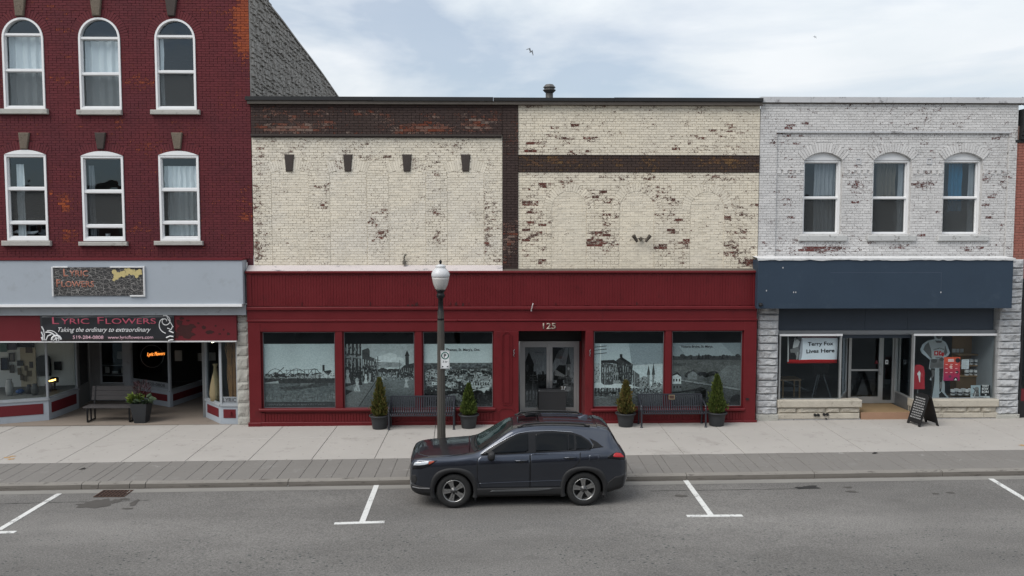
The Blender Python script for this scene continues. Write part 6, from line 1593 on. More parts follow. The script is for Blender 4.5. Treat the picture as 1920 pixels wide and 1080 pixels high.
# cardboard cut-out figure
SY = YL + .42
def S(cx, cy): return at(1680 + cx / 5.142, 600 + cy / 5.142, SY)
out = [(330, 752), (345, 700), (345, 590), (325, 575), (345, 540), (335, 480), (318, 470), (330, 385), (250, 320), (234, 285), (255, 235), (305, 200), (372, 185), (365, 160), (375, 120), (405, 105), (435, 120), (448, 165), (440, 190), (480, 215), (500, 255), (520, 315), (505, 345), (465, 365), (470, 470), (460, 585), (470, 610), (470, 700), (508, 745), (508, 758), (330, 758)]
P = [S(*q) for q in out]
bx_ = [min(q[0] for q in out), max(q[0] for q in out), min(q[1] for q in out), max(q[1] for q in out)]
N_ = lambda L_: [((a - bx_[0]) / (bx_[1] - bx_[0]), (c - bx_[2]) / (bx_[3] - bx_[2])) for a, c in L_]
p = Pic(160, 360, (.70, .74, .76))
p.poly(N_([(262, 285), (275, 245), (310, 212), (330, 260), (350, 340), (380, 365), (340, 372)]), .36); p.poly(N_([(495, 315), (470, 240), (450, 215), (455, 300), (470, 345)]), .36)
p.poly(N_([(310, 212), (372, 196), (440, 200), (470, 240), (455, 350), (345, 372), (340, 290)]), (.66, .68, .68)); p.poly(N_([(372, 196), (440, 200), (430, 220), (385, 218)]), .32)
p.ell(*N_([(408, 150)])[0], .10, .05, .34); p.poly(N_([(335, 375), (455, 370), (460, 460), (330, 462)]), .45); p.noise(20, .12, .38, .6, 2)
p.poly(N_([(340, 465), (380, 465), (378, 600), (362, 750), (345, 750), (350, 600)]), .2); p.poly(N_([(420, 465), (460, 465), (455, 580), (445, 690), (430, 690), (425, 600)]), .22); p.poly(N_([(352, 480), (378, 480), (372, 540), (355, 560)]), .42); p.poly(N_([(430, 600), (455, 590), (452, 660), (432, 660)]), .5); p.poly(N_([(425, 715), (450, 690), (500, 745), (430, 750)]), .15)
p.rect(.47, .295, .60, .36, (.70, .07, .09)); p.ell(.66, .33, .05, .035, (.70, .07, .09)); p.ell(.75, .345, .05, .03, (.70, .07, .09)); p.ell(.535, .327, .03, .02, (.8, .8, .8)); p.ell(.68, .33, .02, .012, (.85, .8, .8))
for k in range(10): p.rect(.45 + .035 * k, .245 + .004 * abs(k - 5), .47 + .035 * k, .262 + .004 * abs(k - 5), .2)
for k in range(6): p.rect(.52 + .04 * k, .385, .545 + .04 * k, .402, .2)
p.ell(.47, .44, .1, .03, .3); p.ell(.72, .42, .08, .025, .32)
b = MB(); b.prism(P[::-1], SY, SY + .012)
so = b.build('cardboard_standee', p.material('standee_print', .6, .9)); xs_ = [q[0] for q in P]; zs_ = [q[1] for q in P]
uvmap(so, lambda c: ((c.x - min(xs_)) / (max(xs_) - min(xs_)), (c.z - min(zs_)) / (max(zs_) - min(zs_))))
tag(so, 'grey cardboard cut-out of a runner in shirt and shorts, hands on hips', 'standee')
b = MB(); x_, z_ = S(408, 740); b.prism([(x_ - .12, zfl), (x_ + .12, zfl), (x_ + .1, z_ + .5), (x_ - .1, z_ + .5)], SY + .2, SY + .21); b.build('strut', M['cloth_tan'], so)
# red t-shirt on a stand
TS = YL + .30
def T(cx, cy): return at(1680 + cx / 5.142, 600 + cy / 5.142, TS)
tx, tz = T(215, 660)
SH = thing('tshirt_stand', 'red t-shirt with a white running figure on a thin stand', 'shirt', (tx, TS, zfl))
sh = [(160, 665), (165, 520), (150, 560), (150, 560), (172, 450), (200, 432), (235, 432), (262, 448), (275, 520), (270, 530), (272, 665)]
b = MB(); b.prism([T(*q) for q in sh][::-1], TS - .03, TS + .03); b.build('shirt', simple('red_cotton', (0.42, 0.022, 0.035), 0.85, var=0.12, scale=8), SH)
for q in ([(205, 505), (222, 490), (232, 510), (228, 545), (210, 540)], [(210, 540), (228, 545), (226, 598), (220, 598)], [(198, 520), (206, 505), (208, 535)], [(213, 490), (223, 488), (220, 502)], [(236, 520), (250, 510), (252, 550), (240, 545)]):
    MB().prism([T(*k) for k in q][::-1], TS - .034, TS - .029).build('shirt_print', M['text_white'] if q[0][0] != 236 else simple('red_print', (0.5, 0.06, 0.07), 0.8), SH)
MB().tube((tx - .02, TS, zfl), (tx - .02, TS, tz), .018, 8).build('stand_pole', M['alu_dark'], SH); MB().lathe([(.12, 0), (.12, .015), (.02, .025)], (tx - .02, TS, zfl), 14).build('stand_base', M['alu_dark'], SH)
# pink poster, paper and run sign on the glass
def onglass(cx0, cx1, cy0, cy1, y): 
    a = at(1680 + cx0 / 5.142, 600 + cy1 / 5.142, y); c = at(1680 + cx1 / 5.142, 600 + cy0 / 5.142, y); return a[0], c[0], a[1], c[1]
p = Pic(120, 170); p.grad(0, 1, (.86, .34, .20), (.62, .10, .34)); p.ell(.85, .14, .15, .1, (.12, .1, .12)); p.rect(.25, .08, .6, .12, .9); p.rect(.25, .14, .62, .19, .9); p.ell(.44, .41, .09, .06, (.9, .75, .7)); p.ell(.83, .64, .09, .06, (.15, .1, .14)); p.ell(.4, .82, .09, .06, (.4, .2, .3)); p.ell(.75, .95, .13, .1, (.14, .1, .14)); p.poly([(.66, .98), (.75, .89), (.84, .98)], .85)
for k in range(9): p.rect(.1 + .3 * (k % 3), .3 + .17 * (k // 3), .24 + .3 * (k % 3), .325 + .17 * (k // 3), (.95, .8, .8))
x0, x1, z0, z1 = onglass(455, 620, 357, 585, YL + .02)
tag(flat_print('poster', p.material('pink_poster_print', .5, .95), None, x0, x1, z0, z1, YL + .014), 'pink and orange notice poster stuck on the right shop window', 'poster')
p = Pic(60, 80, (.74, .77, .78)); p.rect(.1, .06, .8, .1, .4)
for k in range(9): p.rect(.12, .2 + .08 * k, .5 + .35 * random.random(), .225 + .08 * k, .55)
x0, x1, z0, z1 = onglass(630, 704, 380, 472, YL + .02)
tag(flat_print('notice', p.material('notice_print', .6, .95), None, x0, x1, z0, z1, YL + .014), 'white typed sheet beside the pink poster on the window', 'notice')
x0, x1, z0, z1 = onglass(716, 907, 628, 756, YL + .04)
p = Pic(150, 100, (.78, .8, .81)); p.rect(0, .0, .52, .84, (.62, .68, .70)); p.rect(.5, .0, 1, .82, (.03, .04, .05)); p.ell(.3, .3, .12, .18, .45); p.poly([(.1, .84), (.2, .4), (.4, .35), (.46, .84)], .3); p.line(.25, .5, .2, .82, .03, .7); p.line(.12, .2, .3, .5, .03, .35); p.rect(.05, .6, .5, .7, .5, .6); p.rect(.74, .68, .82, .78, .85)
rs = flat_print('window_sign', p.material('run_sign_print', .5, .95), None, x0, x1, z0, z1, YL + .03)
tag(rs, 'black and white run sign standing at the window bottom right', 'sign')
for s, v in (('TERRY', .16), ('FOX', .38), ('RUN', .60)): text('lettering', s, M['text_white'], rs, x0 + (x1 - x0) * .75, z1 - (z1 - z0) * v, YL + .029, (z1 - z0) * .25, width=(x1 - x0) * (.34 if s != 'TERRY' else .36), bold=.03, depth=.002)
text('lettering', 'SEPTEMBER 14', M['text_dark'], rs, x0 + (x1 - x0) * .5, z0 + (z1 - z0) * .05, YL + .029, (z1 - z0) * .12, width=(x1 - x0) * .62, bold=.02, depth=.002)
# shelf unit with white mugs and cartons
SF = YF + 1.0
def V(cx, cy): return at(1680 + cx / 5.142, 600 + cy / 5.142, SF)
sa, sb = V(590, 400)[0], V(800, 400)[0]
SHF = thing('display_shelf', 'wooden display shelf holding white mugs behind the right shop window', 'shelf', ((sa + sb) / 2, SF, zfl))
levels = [V(700, c)[1] for c in (330, 435, 535)]
box('back_board', M['tan_wood'], SHF, sa, sb, SF + .3, SF + .33, zfl, V(0, 160)[1]); box('side_board', M['tan_wood'], SHF, sb, sb + .04, SF - .05, SF + .33, zfl, V(0, 300)[1])
for z in levels: box('shelf_board', M['tan_wood'], SHF, sa, sb, SF - .05, SF + .3, z - .03, z)
box('cabinet', simple('brown_cabinet', (0.16, 0.10, 0.05), 0.6), SHF, sa, sb, SF, SF + .28, zfl, levels[2] - .04)
mug = None
ORD = ('first', 'second', 'third', 'fourth', 'fifth', 'sixth')
def place_mug(x, y, z, lab, grp):
    global mug
    if mug is None:
        mug = thing('mug', lab, 'mug', (x, y, z), grp)
        b = MB(); b.lathe([(.06, 0), (.066, .01), (.066, .17), (.058, .17), (.056, .02), (0, .02)], (0, 0, 0), 14); b.sm = [True] * len(b.f); b.build('cup', M['white_paper'], mug, local=True)
        MB().lathe([(.0672, .05), (.0672, .09)], (0, 0, 0), 14).build('printed_band', M['text_dark'], mug, local=True)
        MB().path([(.06, 0, .14), (.10, 0, .13), (.105, 0, .08), (.095, 0, .05), (.06, 0, .04)], .009, 6).build('handle', M['white_paper'], mug, local=True)
        return mug
    c = copy_tree(mug); c.location = (x, y, z); c['label'] = lab; c['group'] = grp; return c
for li, z in enumerate(levels[1:]):
    for k in range(5): place_mug(sa + .30 + .15 * k + .3 * (sb - sa) * .1, SF + .03 + .04 * (k % 2), z + .001, ('%s white mug from the left on the %s shelf of the wooden display' % (ORD[k], ('upper', 'lower')[li])), 'white mugs on the %s shelf' % ('upper', 'lower')[li])
for k in range(6):
    x, z = at(1680 + (545 + 34 * k) / 5.142, 600 + 750 / 5.142, YL + .55 + .12 * (k % 2))
    place_mug(x, YL + .55 + .12 * (k % 2), W0 - .0, '%s white mug from the left in the low row on the window ledge' % ORD[k], 'white mugs at the window floor')
MB().add([(ax(1770, 745, YL + .4), YL + .45, W0 - .004), (bwx1 - .04, YL + .45, W0 - .004), (bwx1 - .04, YL + .85, W0 - .004), (ax(1770, 745, YL + .4), YL + .85, W0 - .004)], [(0, 1, 2, 3)]).build('display_ledge', M['room_floor'], RB)
# paper shapes pinned high on the shelf back
for k, (c0, c1) in enumerate(((590, 625), (632, 660), (668, 700))):
    a = V(c0, 325); c = V(c1, 290); tag(MB().box(a[0], c[0], SF + .27, SF + .29, a[1], c[1]).build('carton', M['white_paper']), 'white carton on the top shelf, ' + ('first from the standee', 'in the middle of three', 'nearest the grey wall')[k], 'carton', 'cartons on the top shelf')

# ================================================================== 5. end of the street: slice of a red brick building
FB = thing('orange_brick_building', 'edge of a red brick building with black cornice at the right frame edge', 'building', (ax(1950), YF, sz(15, YF)))
fx0_ = ax(1897, 400) + .02; fx1_ = fx0_ + 6
b = MB(); wall_sheet(b, fx0_, fx1_, az(540, 1900), az(236, 1900), YF + .03, []); b.build('wall', M['mortar_pink'], FB)
WX1b = fx0_
bk = Bricks(); bk.field(fx0_ + .0, fx0_ + 3.2, az(522, 1900), az(268, 1900), YF + .02, peel_map(0, [], .1), ch=.078, bl=.225); bk.build(FB, M['brick_pink'], 130, rest='brick_field', prefer=lambda q: -q[0][0][0])
cb_ = [(YF - .02, 267, 262), (YF - .10, 262, 254), (YF - .16, 254, 247), (YF - .24, 247, 236)]
for y, a, c_ in cb_: box('cornice', M['coping_black'], FB, fx0_ + .0 + (.12 if a < 263 else 0), fx1_, y, YF + .3, az(a, 1900), az(c_, 1900) - .002)
box('parapet', M['coping_black'], FB, ax(1914.5, 230), fx1_, YF - .1, YF + .3, az(236, 1900), az(205, 1900))
sx_ = ax(1911, 660) + .03
box('shop_corner_post', M['black'], FB, sx_, sx_ + .06, YF - .02, YF + .1, sz(15, YF) - .05, az(523, 1900)); box('shop_fascia', M['coping_black'], FB, sx_ + .06, fx1_, YF - .01, YF + .2, az(580, 1900), az(523, 1900))
box('stall_riser', M['red_panel'], FB, sx_ + .06, fx1_, YF + .0, YF + .2, az(752, 1900), az(730, 1900)); box('stall_base', M['black'], FB, sx_ + .06, fx1_, YF + .0, YF + .2, sz(15, YF) - .05, az(752, 1900) - .002)
f = MB().box(sx_ + .06, fx1_, YF + .05, YF + .056, az(730, 1900) + .002, az(580, 1900) - .002).build('shop_window', M['glass_low'], FB)
room(FB, sx_, fx1_, YF + .25, YF + 4, az(752, 1900), az(570, 1900), M['room_dark'], M['room_floor'])
x, z = at(1917, 196, YF + .3)
AN = thing('roof_antenna', 'grey box antenna on a thin mast at the right roof end', 'antenna', (x + .06, YF + .2, az(205, 1900)))
MB().tube((x + .06, YF + .2, az(206, 1900)), (x + .06, YF + .2, z + .75), .02, 8).build('mast', M['alu_dark'], AN)
MB().ring([(x - .08, z - .02), (x + .05, z - .06), (x + .05, z + .16), (x - .08, z + .2)], [(x - .055, z + .01), (x + .03, z - .02), (x + .03, z + .13), (x - .055, z + .165)], YF + .18, YF + .22).build('box_frame', M['alu_dark'], AN)
# ================================================================== street furniture
def lamp_post():
    x, y = ground(828, 878, .15); z = sz(x, y)
    LP = thing('street_lamp', 'grey fluted street lamp post with a white acorn globe behind the car', 'street lamp', (x, y, z))
    def h(py): return at(828, py, y)[1] - z
    M['lamp_pole'] = simple('weathered_grey_brown_pole', (0.070, 0.064, 0.056), 0.75, var=0.25, scale=4, fine=30, stretch=(3, 3, .3), dirt=(0.03, 0.028, 0.025), dirt_amt=.7)
    b = MB(); b.lathe([(.105, 0), (.10, .6), (.085, h(640)), (.074, h(583))], (0, 0, 0), 24, flute=.07); b.build('pole', M['lamp_pole'], LP, local=True)
    b = MB(); b.lathe([(.19, 0), (.19, .10), (.16, .16), (.15, .55), (.12, .62), (.11, .7)], (0, 0, 0), 16); b.build('base', M['lamp_pole'], LP, local=True)
    b = MB(); b.lathe([(.078, h(600)), (.078, h(597)), (.072, h(596)), (.072, h(583)), (.062, h(582)), (.060, h(560)), (.075, h(559)), (.09, h(557)), (.10, h(554)), (.085, h(551)), (.075, h(549)), (.10, h(546)), (.11, h(543.5)), (.09, h(542))], (0, 0, 0), 20); b.sm = [True] * len(b.f); b.build('collar', M['black_metal'], LP, local=True)
    t = NT('white_globe'); t.set((0.56, 0.56, 0.565), 0.3, 0, 0.4); t.b.inputs['Transmission Weight'].default_value = 0.0
    t.b.inputs['Subsurface Weight'].default_value = 0.15; t.b.inputs['Subsurface Radius'].default_value = (.1, .1, .1)
    t2 = NT('ribbed_globe'); rib = t2.n('ShaderNodeTexWave', wave_type='BANDS', bands_direction='Z'); rib.inputs['Scale'].default_value = 22
    t2.l(t2.pos, rib.inputs[0]); t2.set(t2.mix(rib.outputs['Fac'], (0.40, 0.385, 0.365), (0.52, 0.505, 0.485)), 0.3, 0, .4)
    b = MB(); b.lathe([(.09, h(544)), (.13, h(541)), (.17, h(533)), (.195, h(524)), (.20, h(519))], (0, 0, 0), 28); b.sm = [True] * len(b.f); g = b.build('globe', t2.m, LP, local=True)
    b = MB(); b.lathe([(.203, h(519.5)), (.212, h(518)), (.212, h(514)), (.20, h(511)), (.165, h(506)), (.12, h(503)), (.11, h(502)), (.125, h(500)), (.11, h(497.5)), (.06, h(496)), (.0, h(495))], (0, 0, 0), 28); b.sm = [True] * len(b.f); b.build('globe_top', t.m, LP, local=True)
    b = MB(); b.lathe([(.03, h(496.5)), (.022, h(494)), (.03, h(492)), (.034, h(490)), (.02, h(488)), (.0, h(486.5))], (0, 0, 0), 10); b.build('finial', M['black_metal'], LP, local=True)
    # thin hanging cord beside the pole
    b = MB(); b.path([(-.20, -.02, 0.02), (-.17, -.05, .7), (-.11, -.09, 1.25)], .006, 5); b.build('cord', M['black'], LP, local=True)
    # parking sign
    ys = y - .13; sx_, _ = at(834.5, 675, ys); z0, z1 = at(834, 691.5, ys)[1], at(834, 657.5, ys)[1]
    PS = thing('parking_sign', 'white parking sign with a green ringed letter strapped to the lamp post', 'sign', (sx_, ys, z0))
    w = .105
    o = MB().box(sx_ - w, sx_ + w, ys, ys + .006, z0, z1).build('sign_plate', M['white_paper'], PS)
    MB().ring([(sx_ - w + .008, z0 + .008), (sx_ + w - .008, z0 + .008), (sx_ + w - .008, z1 - .008), (sx_ - w + .008, z1 - .008)], [(sx_ - w + .014, z0 + .014), (sx_ + w - .014, z0 + .014), (sx_ + w - .014, z1 - .014), (sx_ - w + .014, z1 - .014)], ys - .002, ys).build('border', M['text_dark'], PS)
    zc = z1 - .115; k = 28
    MB().ring([(sx_ + .088 * math.cos(2 * math.pi * i / k), zc + .088 * math.sin(2 * math.pi * i / k)) for i in range(k)], [(sx_ + .066 * math.cos(2 * math.pi * i / k), zc + .066 * math.sin(2 * math.pi * i / k)) for i in range(k)], ys - .003, ys).build('green_ring', M['green_ring'], PS)
    text('letter', 'P', M['text_dark'], PS, sx_, zc - .045, ys, .125, depth=.003, bold=.03); text('lettering', '3 hr', M['text_dark'], PS, sx_, zc - .165, ys, .07, depth=.003, bold=.01)
    for s in (-1, 1): MB().prism([(sx_ + s * .03, z0 + .05), (sx_ + s * .075, z0 + .03), (sx_ + s * .075, z0 + .075)][::s], ys - .003, ys).build('arrow', M['text_dark'], PS)
    MB().box(sx_ - .11, x + .10, ys + .006, ys + .02, z0 + .08, z0 + .10).build('strap', M['alu_dark'], PS); MB().box(sx_ - .11, x + .10, ys + .006, ys + .02, z1 - .10, z1 - .08).build('strap', M['alu_dark'], PS)
lamp_post()

# ---- metal strap benches
def bench(label, loc):
    B = thing('metal_bench', label, 'bench', loc, 'metal benches in front of the red storefront')
    dm = M['dark_metal']; W = .86
    prof = [(-.285, .375), (-.292, .405), (-.28, .432), (-.25, .445), (-.15, .432), (0, .415), (.12, .405), (.17, .415), (.20, .45), (.225, .52), (.27, .66), (.315, .80), (.325, .83)]
    def strap_mesh():
        b = MB(); w = .0165; th = .006; n = len(prof)
        for y, z in prof:
            for dx in (-w, w): b.v += [(dx, y, z)]
        for y, z in prof:
            for dx in (-w, w): b.v += [(dx, y + th * (1 if z > .5 else .2), z - th)]
        m = 2 * n
        for i in range(n - 1):
            a = 2 * i
            b.f += [(a, a + 1, a + 3, a + 2), (m + a + 1, m + a, m + a + 2, m + a + 3), (a + 2, m + a + 2, m + a, a), (a + 1, m + a + 1, m + a + 3, a + 3)]
        b.m = [0] * len(b.f); b.sm = [False] * len(b.f)
        return b.mesh('slat')
    me = strap_mesh(); me.materials.append(dm)
    k = 28
    for i in range(k):
        o = link('slat', me, B, None, True); o.location = (-W + 2 * W * i / (k - 1), 0, 0)
    b = MB(); b.tube((-W - .03, .328, .835), (W + .03, .328, .835), .02, 8); b.build('top_rail', dm, B, local=True)
    b = MB(); b.tube((-W - .03, -.27, .385), (W + .03, -.27, .385), .018, 8); b.tube((-W - .03, .16, .385), (W + .03, .16, .385), .018, 8); b.build('seat_rail', dm, B, local=True)
    for s in (-1, 1):
        x = s * (W + .045)
        b = MB(); b.path([(x, -.30, 0), (x, -.30, .52), (x, -.29, .565)], .027, 10); b.build('front_leg', dm, B, local=True)
        b = MB(); b.path([(x, -.29, .56), (x, -.24, .605), (x, -.05, .66), (x, .16, .70), (x, .29, .70)], [.024, .024, .022, .022, .018], 10); b.build('armrest', dm, B, local=True)
        b = MB(); b.path([(x, .25, 0), (x, .22, .40), (x, .27, .62), (x, .33, .84)], .025, 10); b.build('rear_leg', dm, B, local=True)
        for fy in (-.30, .25): MB().lathe([(.04, 0), (.04, .012), (.028, .03)], (x, fy, 0), 10).build('foot', dm, B, local=True)
    B.scale = (1, .86, 1)
    return B
xa, ya = ground(733, 804, .21); xb2, yb2 = ground(849, 803, .21)
bx = (xa + xb2) / 2; by = YC - .30
bench('dark metal slatted bench behind the street lamp, no plaque on it', (bx, by, sz(bx, by)))
xa, ya = ground(1203.5, 800, .22); xb2, yb2 = ground(1320, 799, .22)
bx = (xa + xb2) / 2; by = YC - .30
B2 = bench('dark metal slatted bench with a small plaque between two potted cedars', (bx, by, sz(bx, by)))
pq = MB(); pq.box(-.085 + .04, .085 + .04, .262, .272, .70, .83); o = pq.build('plaque', simple('plaque_bronze', (0.10, 0.06, 0.05), 0.4, 0.4), B2, local=True)
MB().ring([(-.045, .70), (.125, .70), (.125, .83), (-.045, .83)], [(-.028, .717), (.108, .717), (.108, .813), (-.028, .813)], .256, .262).build('plaque_frame', simple('plaque_brass', (0.35, 0.28, 0.18), 0.45, 0.5), o, local=True)

# ---- potted cedars
t = NT('cedar_foliage'); a_ = t.attr('tint').outputs['Fac']; br = t.attr('brown').outputs['Fac']
c = t.mix(a_, (0.022, 0.042, 0.010), (0.095, 0.130, 0.026)); c = t.mix(br, c, t.mix(a_, (0.07, 0.045, 0.016), (0.20, 0.125, 0.045)))
t.set(c, 0.7, 0, 0.2); M['cedar'] = t.m
def leafy(name, mat, parent, gen, n, seed, leaf):
    rr = random.Random(seed); v = []; f = []; ti = []; bw = []
    for _ in range(n):
        p, d, s, ti_, b_ = gen(rr)
        d = d.normalized(); a = d.orthogonal().normalized(); a = (Matrix.Rotation(rr.uniform(0, 6.3), 3, d) @ a); k = len(v)
        for q in leaf: v.append(tuple(p + d * q[0] * s + a * q[1] * s + d.cross(a) * q[2] * s))
        f.append(tuple(range(k, k + len(leaf)))); ti.append(ti_); bw.append(b_)
    me = bpy.data.meshes.new(name); me.from_pydata(v, [], f); me.materials.append(mat)
    for nm, dd in (('tint', ti), ('brown', bw)):
        q = me.attributes.new(nm, 'FLOAT', 'FACE'); q.data.foreach_set('value', np.array(dd, np.float32))
    me.update(); return link(name, me, parent, None, True)
def pot(parent, r=.27, h=.40):
    b = MB(); b.lathe([(r * .72, 0), (r * .74, .015), (r * .84, h * .5), (r * .92, h * .80), (r * .93, h * .81), (r * 1.03, h * .84), (r * 1.10, h * .89), (r * 1.10, h * .94), (r * 1.05, h * .97), (r * .94, h * .95), (r * .90, h * .85)], (0, 0, 0), 28)
    b.sm = [True] * len(b.f); b.build('pot', M['pot'], parent, local=True)
    MB().lathe([(r * .9, h * .82), (r * .91, h * .86), (0, h * .9)], (0, 0, 0), 18).build('soil', M['soil'], parent, local=True)
def cedar(px, py, top, wpx, label, seed, brown, rag):
    x, y = ground(px, py, .21); y = min(y, YC - .33); z = sz(x, y)
    P = thing('potted_cedar', label, 'potted shrub', (x, y, z), 'potted cedars along the red storefront')
    h = .40; pot(P, .27, h)
    H = at(px, top, y)[1] - z; R0 = wpx / 65.7 / 2 * .90
    MB().path([(0, 0, h * .8), (.005, 0, h + .3), (0, .01, H - .15)], [.02, .015, .005], 6).build('trunk', M['tan_wood'], P, local=True)
    ph = random.Random(seed); a1, a2 = ph.uniform(0, 6), ph.uniform(0, 6)
    def gen(rr):
        u = rr.random() ** 1.25; zz = h * .9 + (H - h * .9) * u
        env = R0 * (min(1, (u + .06) / .16) ** .6) * (1 - u) ** .72 * 1.18
        th = rr.uniform(0, 2 * math.pi)
        lump = 1 + rag * (.5 * math.sin(3 * th + a1 + 9 * u) + .5 * math.sin(5 * th + a2 - 14 * u)) + rr.gauss(0, .11 * (1 + rag))
        q = rr.random() ** .4; r_ = env * lump * q
        p = Vector((r_ * math.cos(th), r_ * math.sin(th), zz)); d = Vector((math.cos(th) * .55, math.sin(th) * .55, 1.0 + rr.uniform(-.35, .3)))
        cl = .5 + .5 * math.sin(7 * th + 21 * u + a1) * math.sin(17 * u + a2 + 2 * th)
        t_ = min(1, max(0, .15 + .35 * cl + .25 * q + rr.gauss(0, .2)))
        return p, d, rr.uniform(.03, .085) * (1.25 if rr.random() < .08 else 1), t_, min(1, max(0, brown + .35 * (cl - .5) * (1 if brown > .1 else 0) + rr.gauss(0, .18) * (1 if brown > .05 else .3)))
    leafy('foliage', M['cedar'], P, gen, 3400, seed, [(0, 0, 0), (.35, .28, .06), (.75, .22, 0), (1.15, .0, .03), (.75, -.22, 0), (.35, -.28, -.06)])
cedar(712, 803, 711, 27, 'potted cedar with browning foliage, left of the bench behind the lamp post', 1, .38, .42)
cedar(879, 800, 722, 27, 'dense green potted cedar right of the lamp post, near the car bonnet', 2, .0, .15)
cedar(1171, 796, 716, 27, 'potted cedar with rusty brown foliage and thin tip left of the plaque bench', 3, .52, .45)
cedar(1343, 797, 705, 31, 'bright green potted cedar, tallest of the four, right of the plaque bench', 4, .04, .22)

# ---- old wooden bench and flower pot in the flower shop entry
xa, ya = ground(165, 791.5, .25); xb2, yb2 = ground(241, 791, .25)
WB = thing('wooden_bench', 'weathered grey wooden bench on black metal legs in the flower shop entry', 'bench', ((xa + xb2) / 2, ya, sz(-11, YF) + .02))
Lh = (xb2 - xa) / 2 + .02; ww = M['weathered_wood']
for i in range(3): MB().cbox(-Lh - .12, Lh + .12, .0 + .14 * i, .13 + .14 * i, .41, .45, c=.006).build('seat_board', ww, WB, local=True)
for i in range(3):
    z = .56 + .135 * i; y = .50 + .03 * i
    MB().hexa([(-Lh - .1, y, z), (Lh + .1, y, z), (Lh + .1, y + .035, z), (-Lh - .1, y + .035, z), (-Lh - .1, y + .028, z + .128), (Lh + .1, y + .028, z + .128), (Lh + .1, y + .063, z + .128), (-Lh - .1, y + .063, z + .128)]).build('back_board', ww, WB, local=True)
for s in (-1, 1):
    x = s * Lh
    b = MB()
    b.box(x - .018, x + .018, .0, .036, 0, .41); b.box(x - .018, x + .018, .46, .496, 0, .41); b.box(x - .018, x + .018, .036, .46, 0, .03); b.box(x - .018, x + .018, .22, .25, .03, .41)
    b.build('leg_frame', M['black_metal'], WB, local=True)
    b = MB(); b.hexa([(x - .018, .46, .45), (x + .018, .46, .45), (x + .018, .49, .45), (x - .018, .49, .45), (x - .018, .585, .96), (x + .018, .585, .96), (x + .018, .615, .96), (x - .018, .615, .96)]); b.build('back_strut', M['black_metal'], WB, local=True)
x, y = ground(266, 790, .25)
FP = thing('flower_planter', 'tall black square planter with coleus and leafy plants beside the wooden bench', 'planter', (x, y, sz(x, YF) + .01))
b = MB(); r0, r1, hh = .155, .24, .57
b.v = [(-r0, -r0, 0), (r0, -r0, 0), (r0, r0, 0), (-r0, r0, 0), (-r1, -r1, hh), (r1, -r1, hh), (r1, r1, hh), (-r1, r1, hh), (-r1 + .03, -r1 + .03, hh), (r1 - .03, -r1 + .03, hh), (r1 - .03, r1 - .03, hh), (-r1 + .03, r1 - .03, hh), (-r1 + .04, -r1 + .04, hh - .06), (r1 - .04, -r1 + .04, hh - .06), (r1 - .04, r1 - .04, hh - .06), (-r1 + .04, r1 - .04, hh - .06)]
b.f = [(3, 2, 1, 0)] + [(o + i, o + (i + 1) % 4, o + 4 + (i + 1) % 4, o + 4 + i) for o in (0, 4, 8) for i in range(4)]; b.m = [0] * 13; b.sm = [False] * 13
b.build('pot', M['pot'], FP, local=True); MB().box(-r1 + .04, r1 - .04, -r1 + .04, r1 - .04, hh - .08, hh - .055).build('soil', M['soil'], FP, local=True)
def foliage_mat(name, c0, c1):
    t = NT(name); t.set(t.mix(t.attr('tint').outputs['Fac'], c0, c1), .55, 0, .3); return t.m
LEAF = [(0, 0, 0), (.3, .26, .05), (.7, .24, .04), (1.1, 0, -.04), (.7, -.24, .04), (.3, -.26, .05)]
def clump(cx, cz, rx, rz, s0, s1, up):
    def gen(rr):
        th = rr.uniform(0, 6.283); q = math.sqrt(rr.random()); ph_ = rr.uniform(-1, 1)
        p = Vector((cx + rx * q * math.cos(th), rx * q * math.sin(th) * .8, cz + rz * ph_ * math.sqrt(max(0, 1 - q * q * .8))))
        return p, Vector((math.cos(th), math.sin(th) - .3, up + rr.uniform(-.4, .4))), rr.uniform(s0, s1), rr.random(), 0
    return gen
leafy('green_leaves', foliage_mat('yellow_green_leaves', (0.035, 0.075, 0.015), (0.19, 0.24, 0.04)), FP, clump(-.17, hh + .12, .17, .14, .07, .13, .4), 170, 3, LEAF)
leafy('trailing_leaves', foliage_mat('grey_green_leaves', (0.04, 0.07, 0.04), (0.14, 0.19, 0.11)), FP, clump(.10, hh + .06, .2, .09, .10, .18, .25), 70, 4, LEAF)
leafy('dark_sprays', foliage_mat('dark_red_sprays', (0.03, 0.012, 0.014), (0.10, 0.035, 0.04)), FP, clump(.02, hh + .38, .20, .24, .06, .14, 1.2), 260, 5, [(0, 0, 0), (.5, .07, 0), (1.2, 0, 0), (.5, -.07, 0)])

# ---- folding chalkboard on the pavement
x, y = ground(1730, 795, .22); z = sz(x, y)
AB = thing('chalkboard_sign', 'black folding chalkboard sign with white writing standing on the pavement', 'sign', (x, y, z), rotz=R(-80))
def panel(sgn, name):
    b = MB(); w = .28; H = .88; t0 = .27
    def q(u, h, off): return (u, sgn * (t0 * (1 - h / H) + .015) + off, h)
    o = MB(); ring_o = [(-w, 0), (-w + .08, 0), (-w + .10, .07), (w - .10, .07), (w - .08, 0), (w, 0), (w, H - .06), (w * .55, H), (-w * .55, H), (-w, H - .06)]
    n = len(ring_o); o.v = [q(u, h, 0) for u, h in ring_o] + [q(u, h, .02 * sgn) for u, h in ring_o]
    fr = tuple(range(n)); bk_ = tuple(range(2 * n - 1, n - 1, -1))
    o.f = [fr, bk_] + [(i + n, (i + 1) % n + n, (i + 1) % n, i) for i in range(n)]; o.m = [0] * len(o.f); o.sm = [False] * len(o.f)
    return o.build(name, M['black'], AB, local=True)
panel(-1, 'front_board'); panel(1, 'rear_board')
rr = random.Random(4); b = MB()
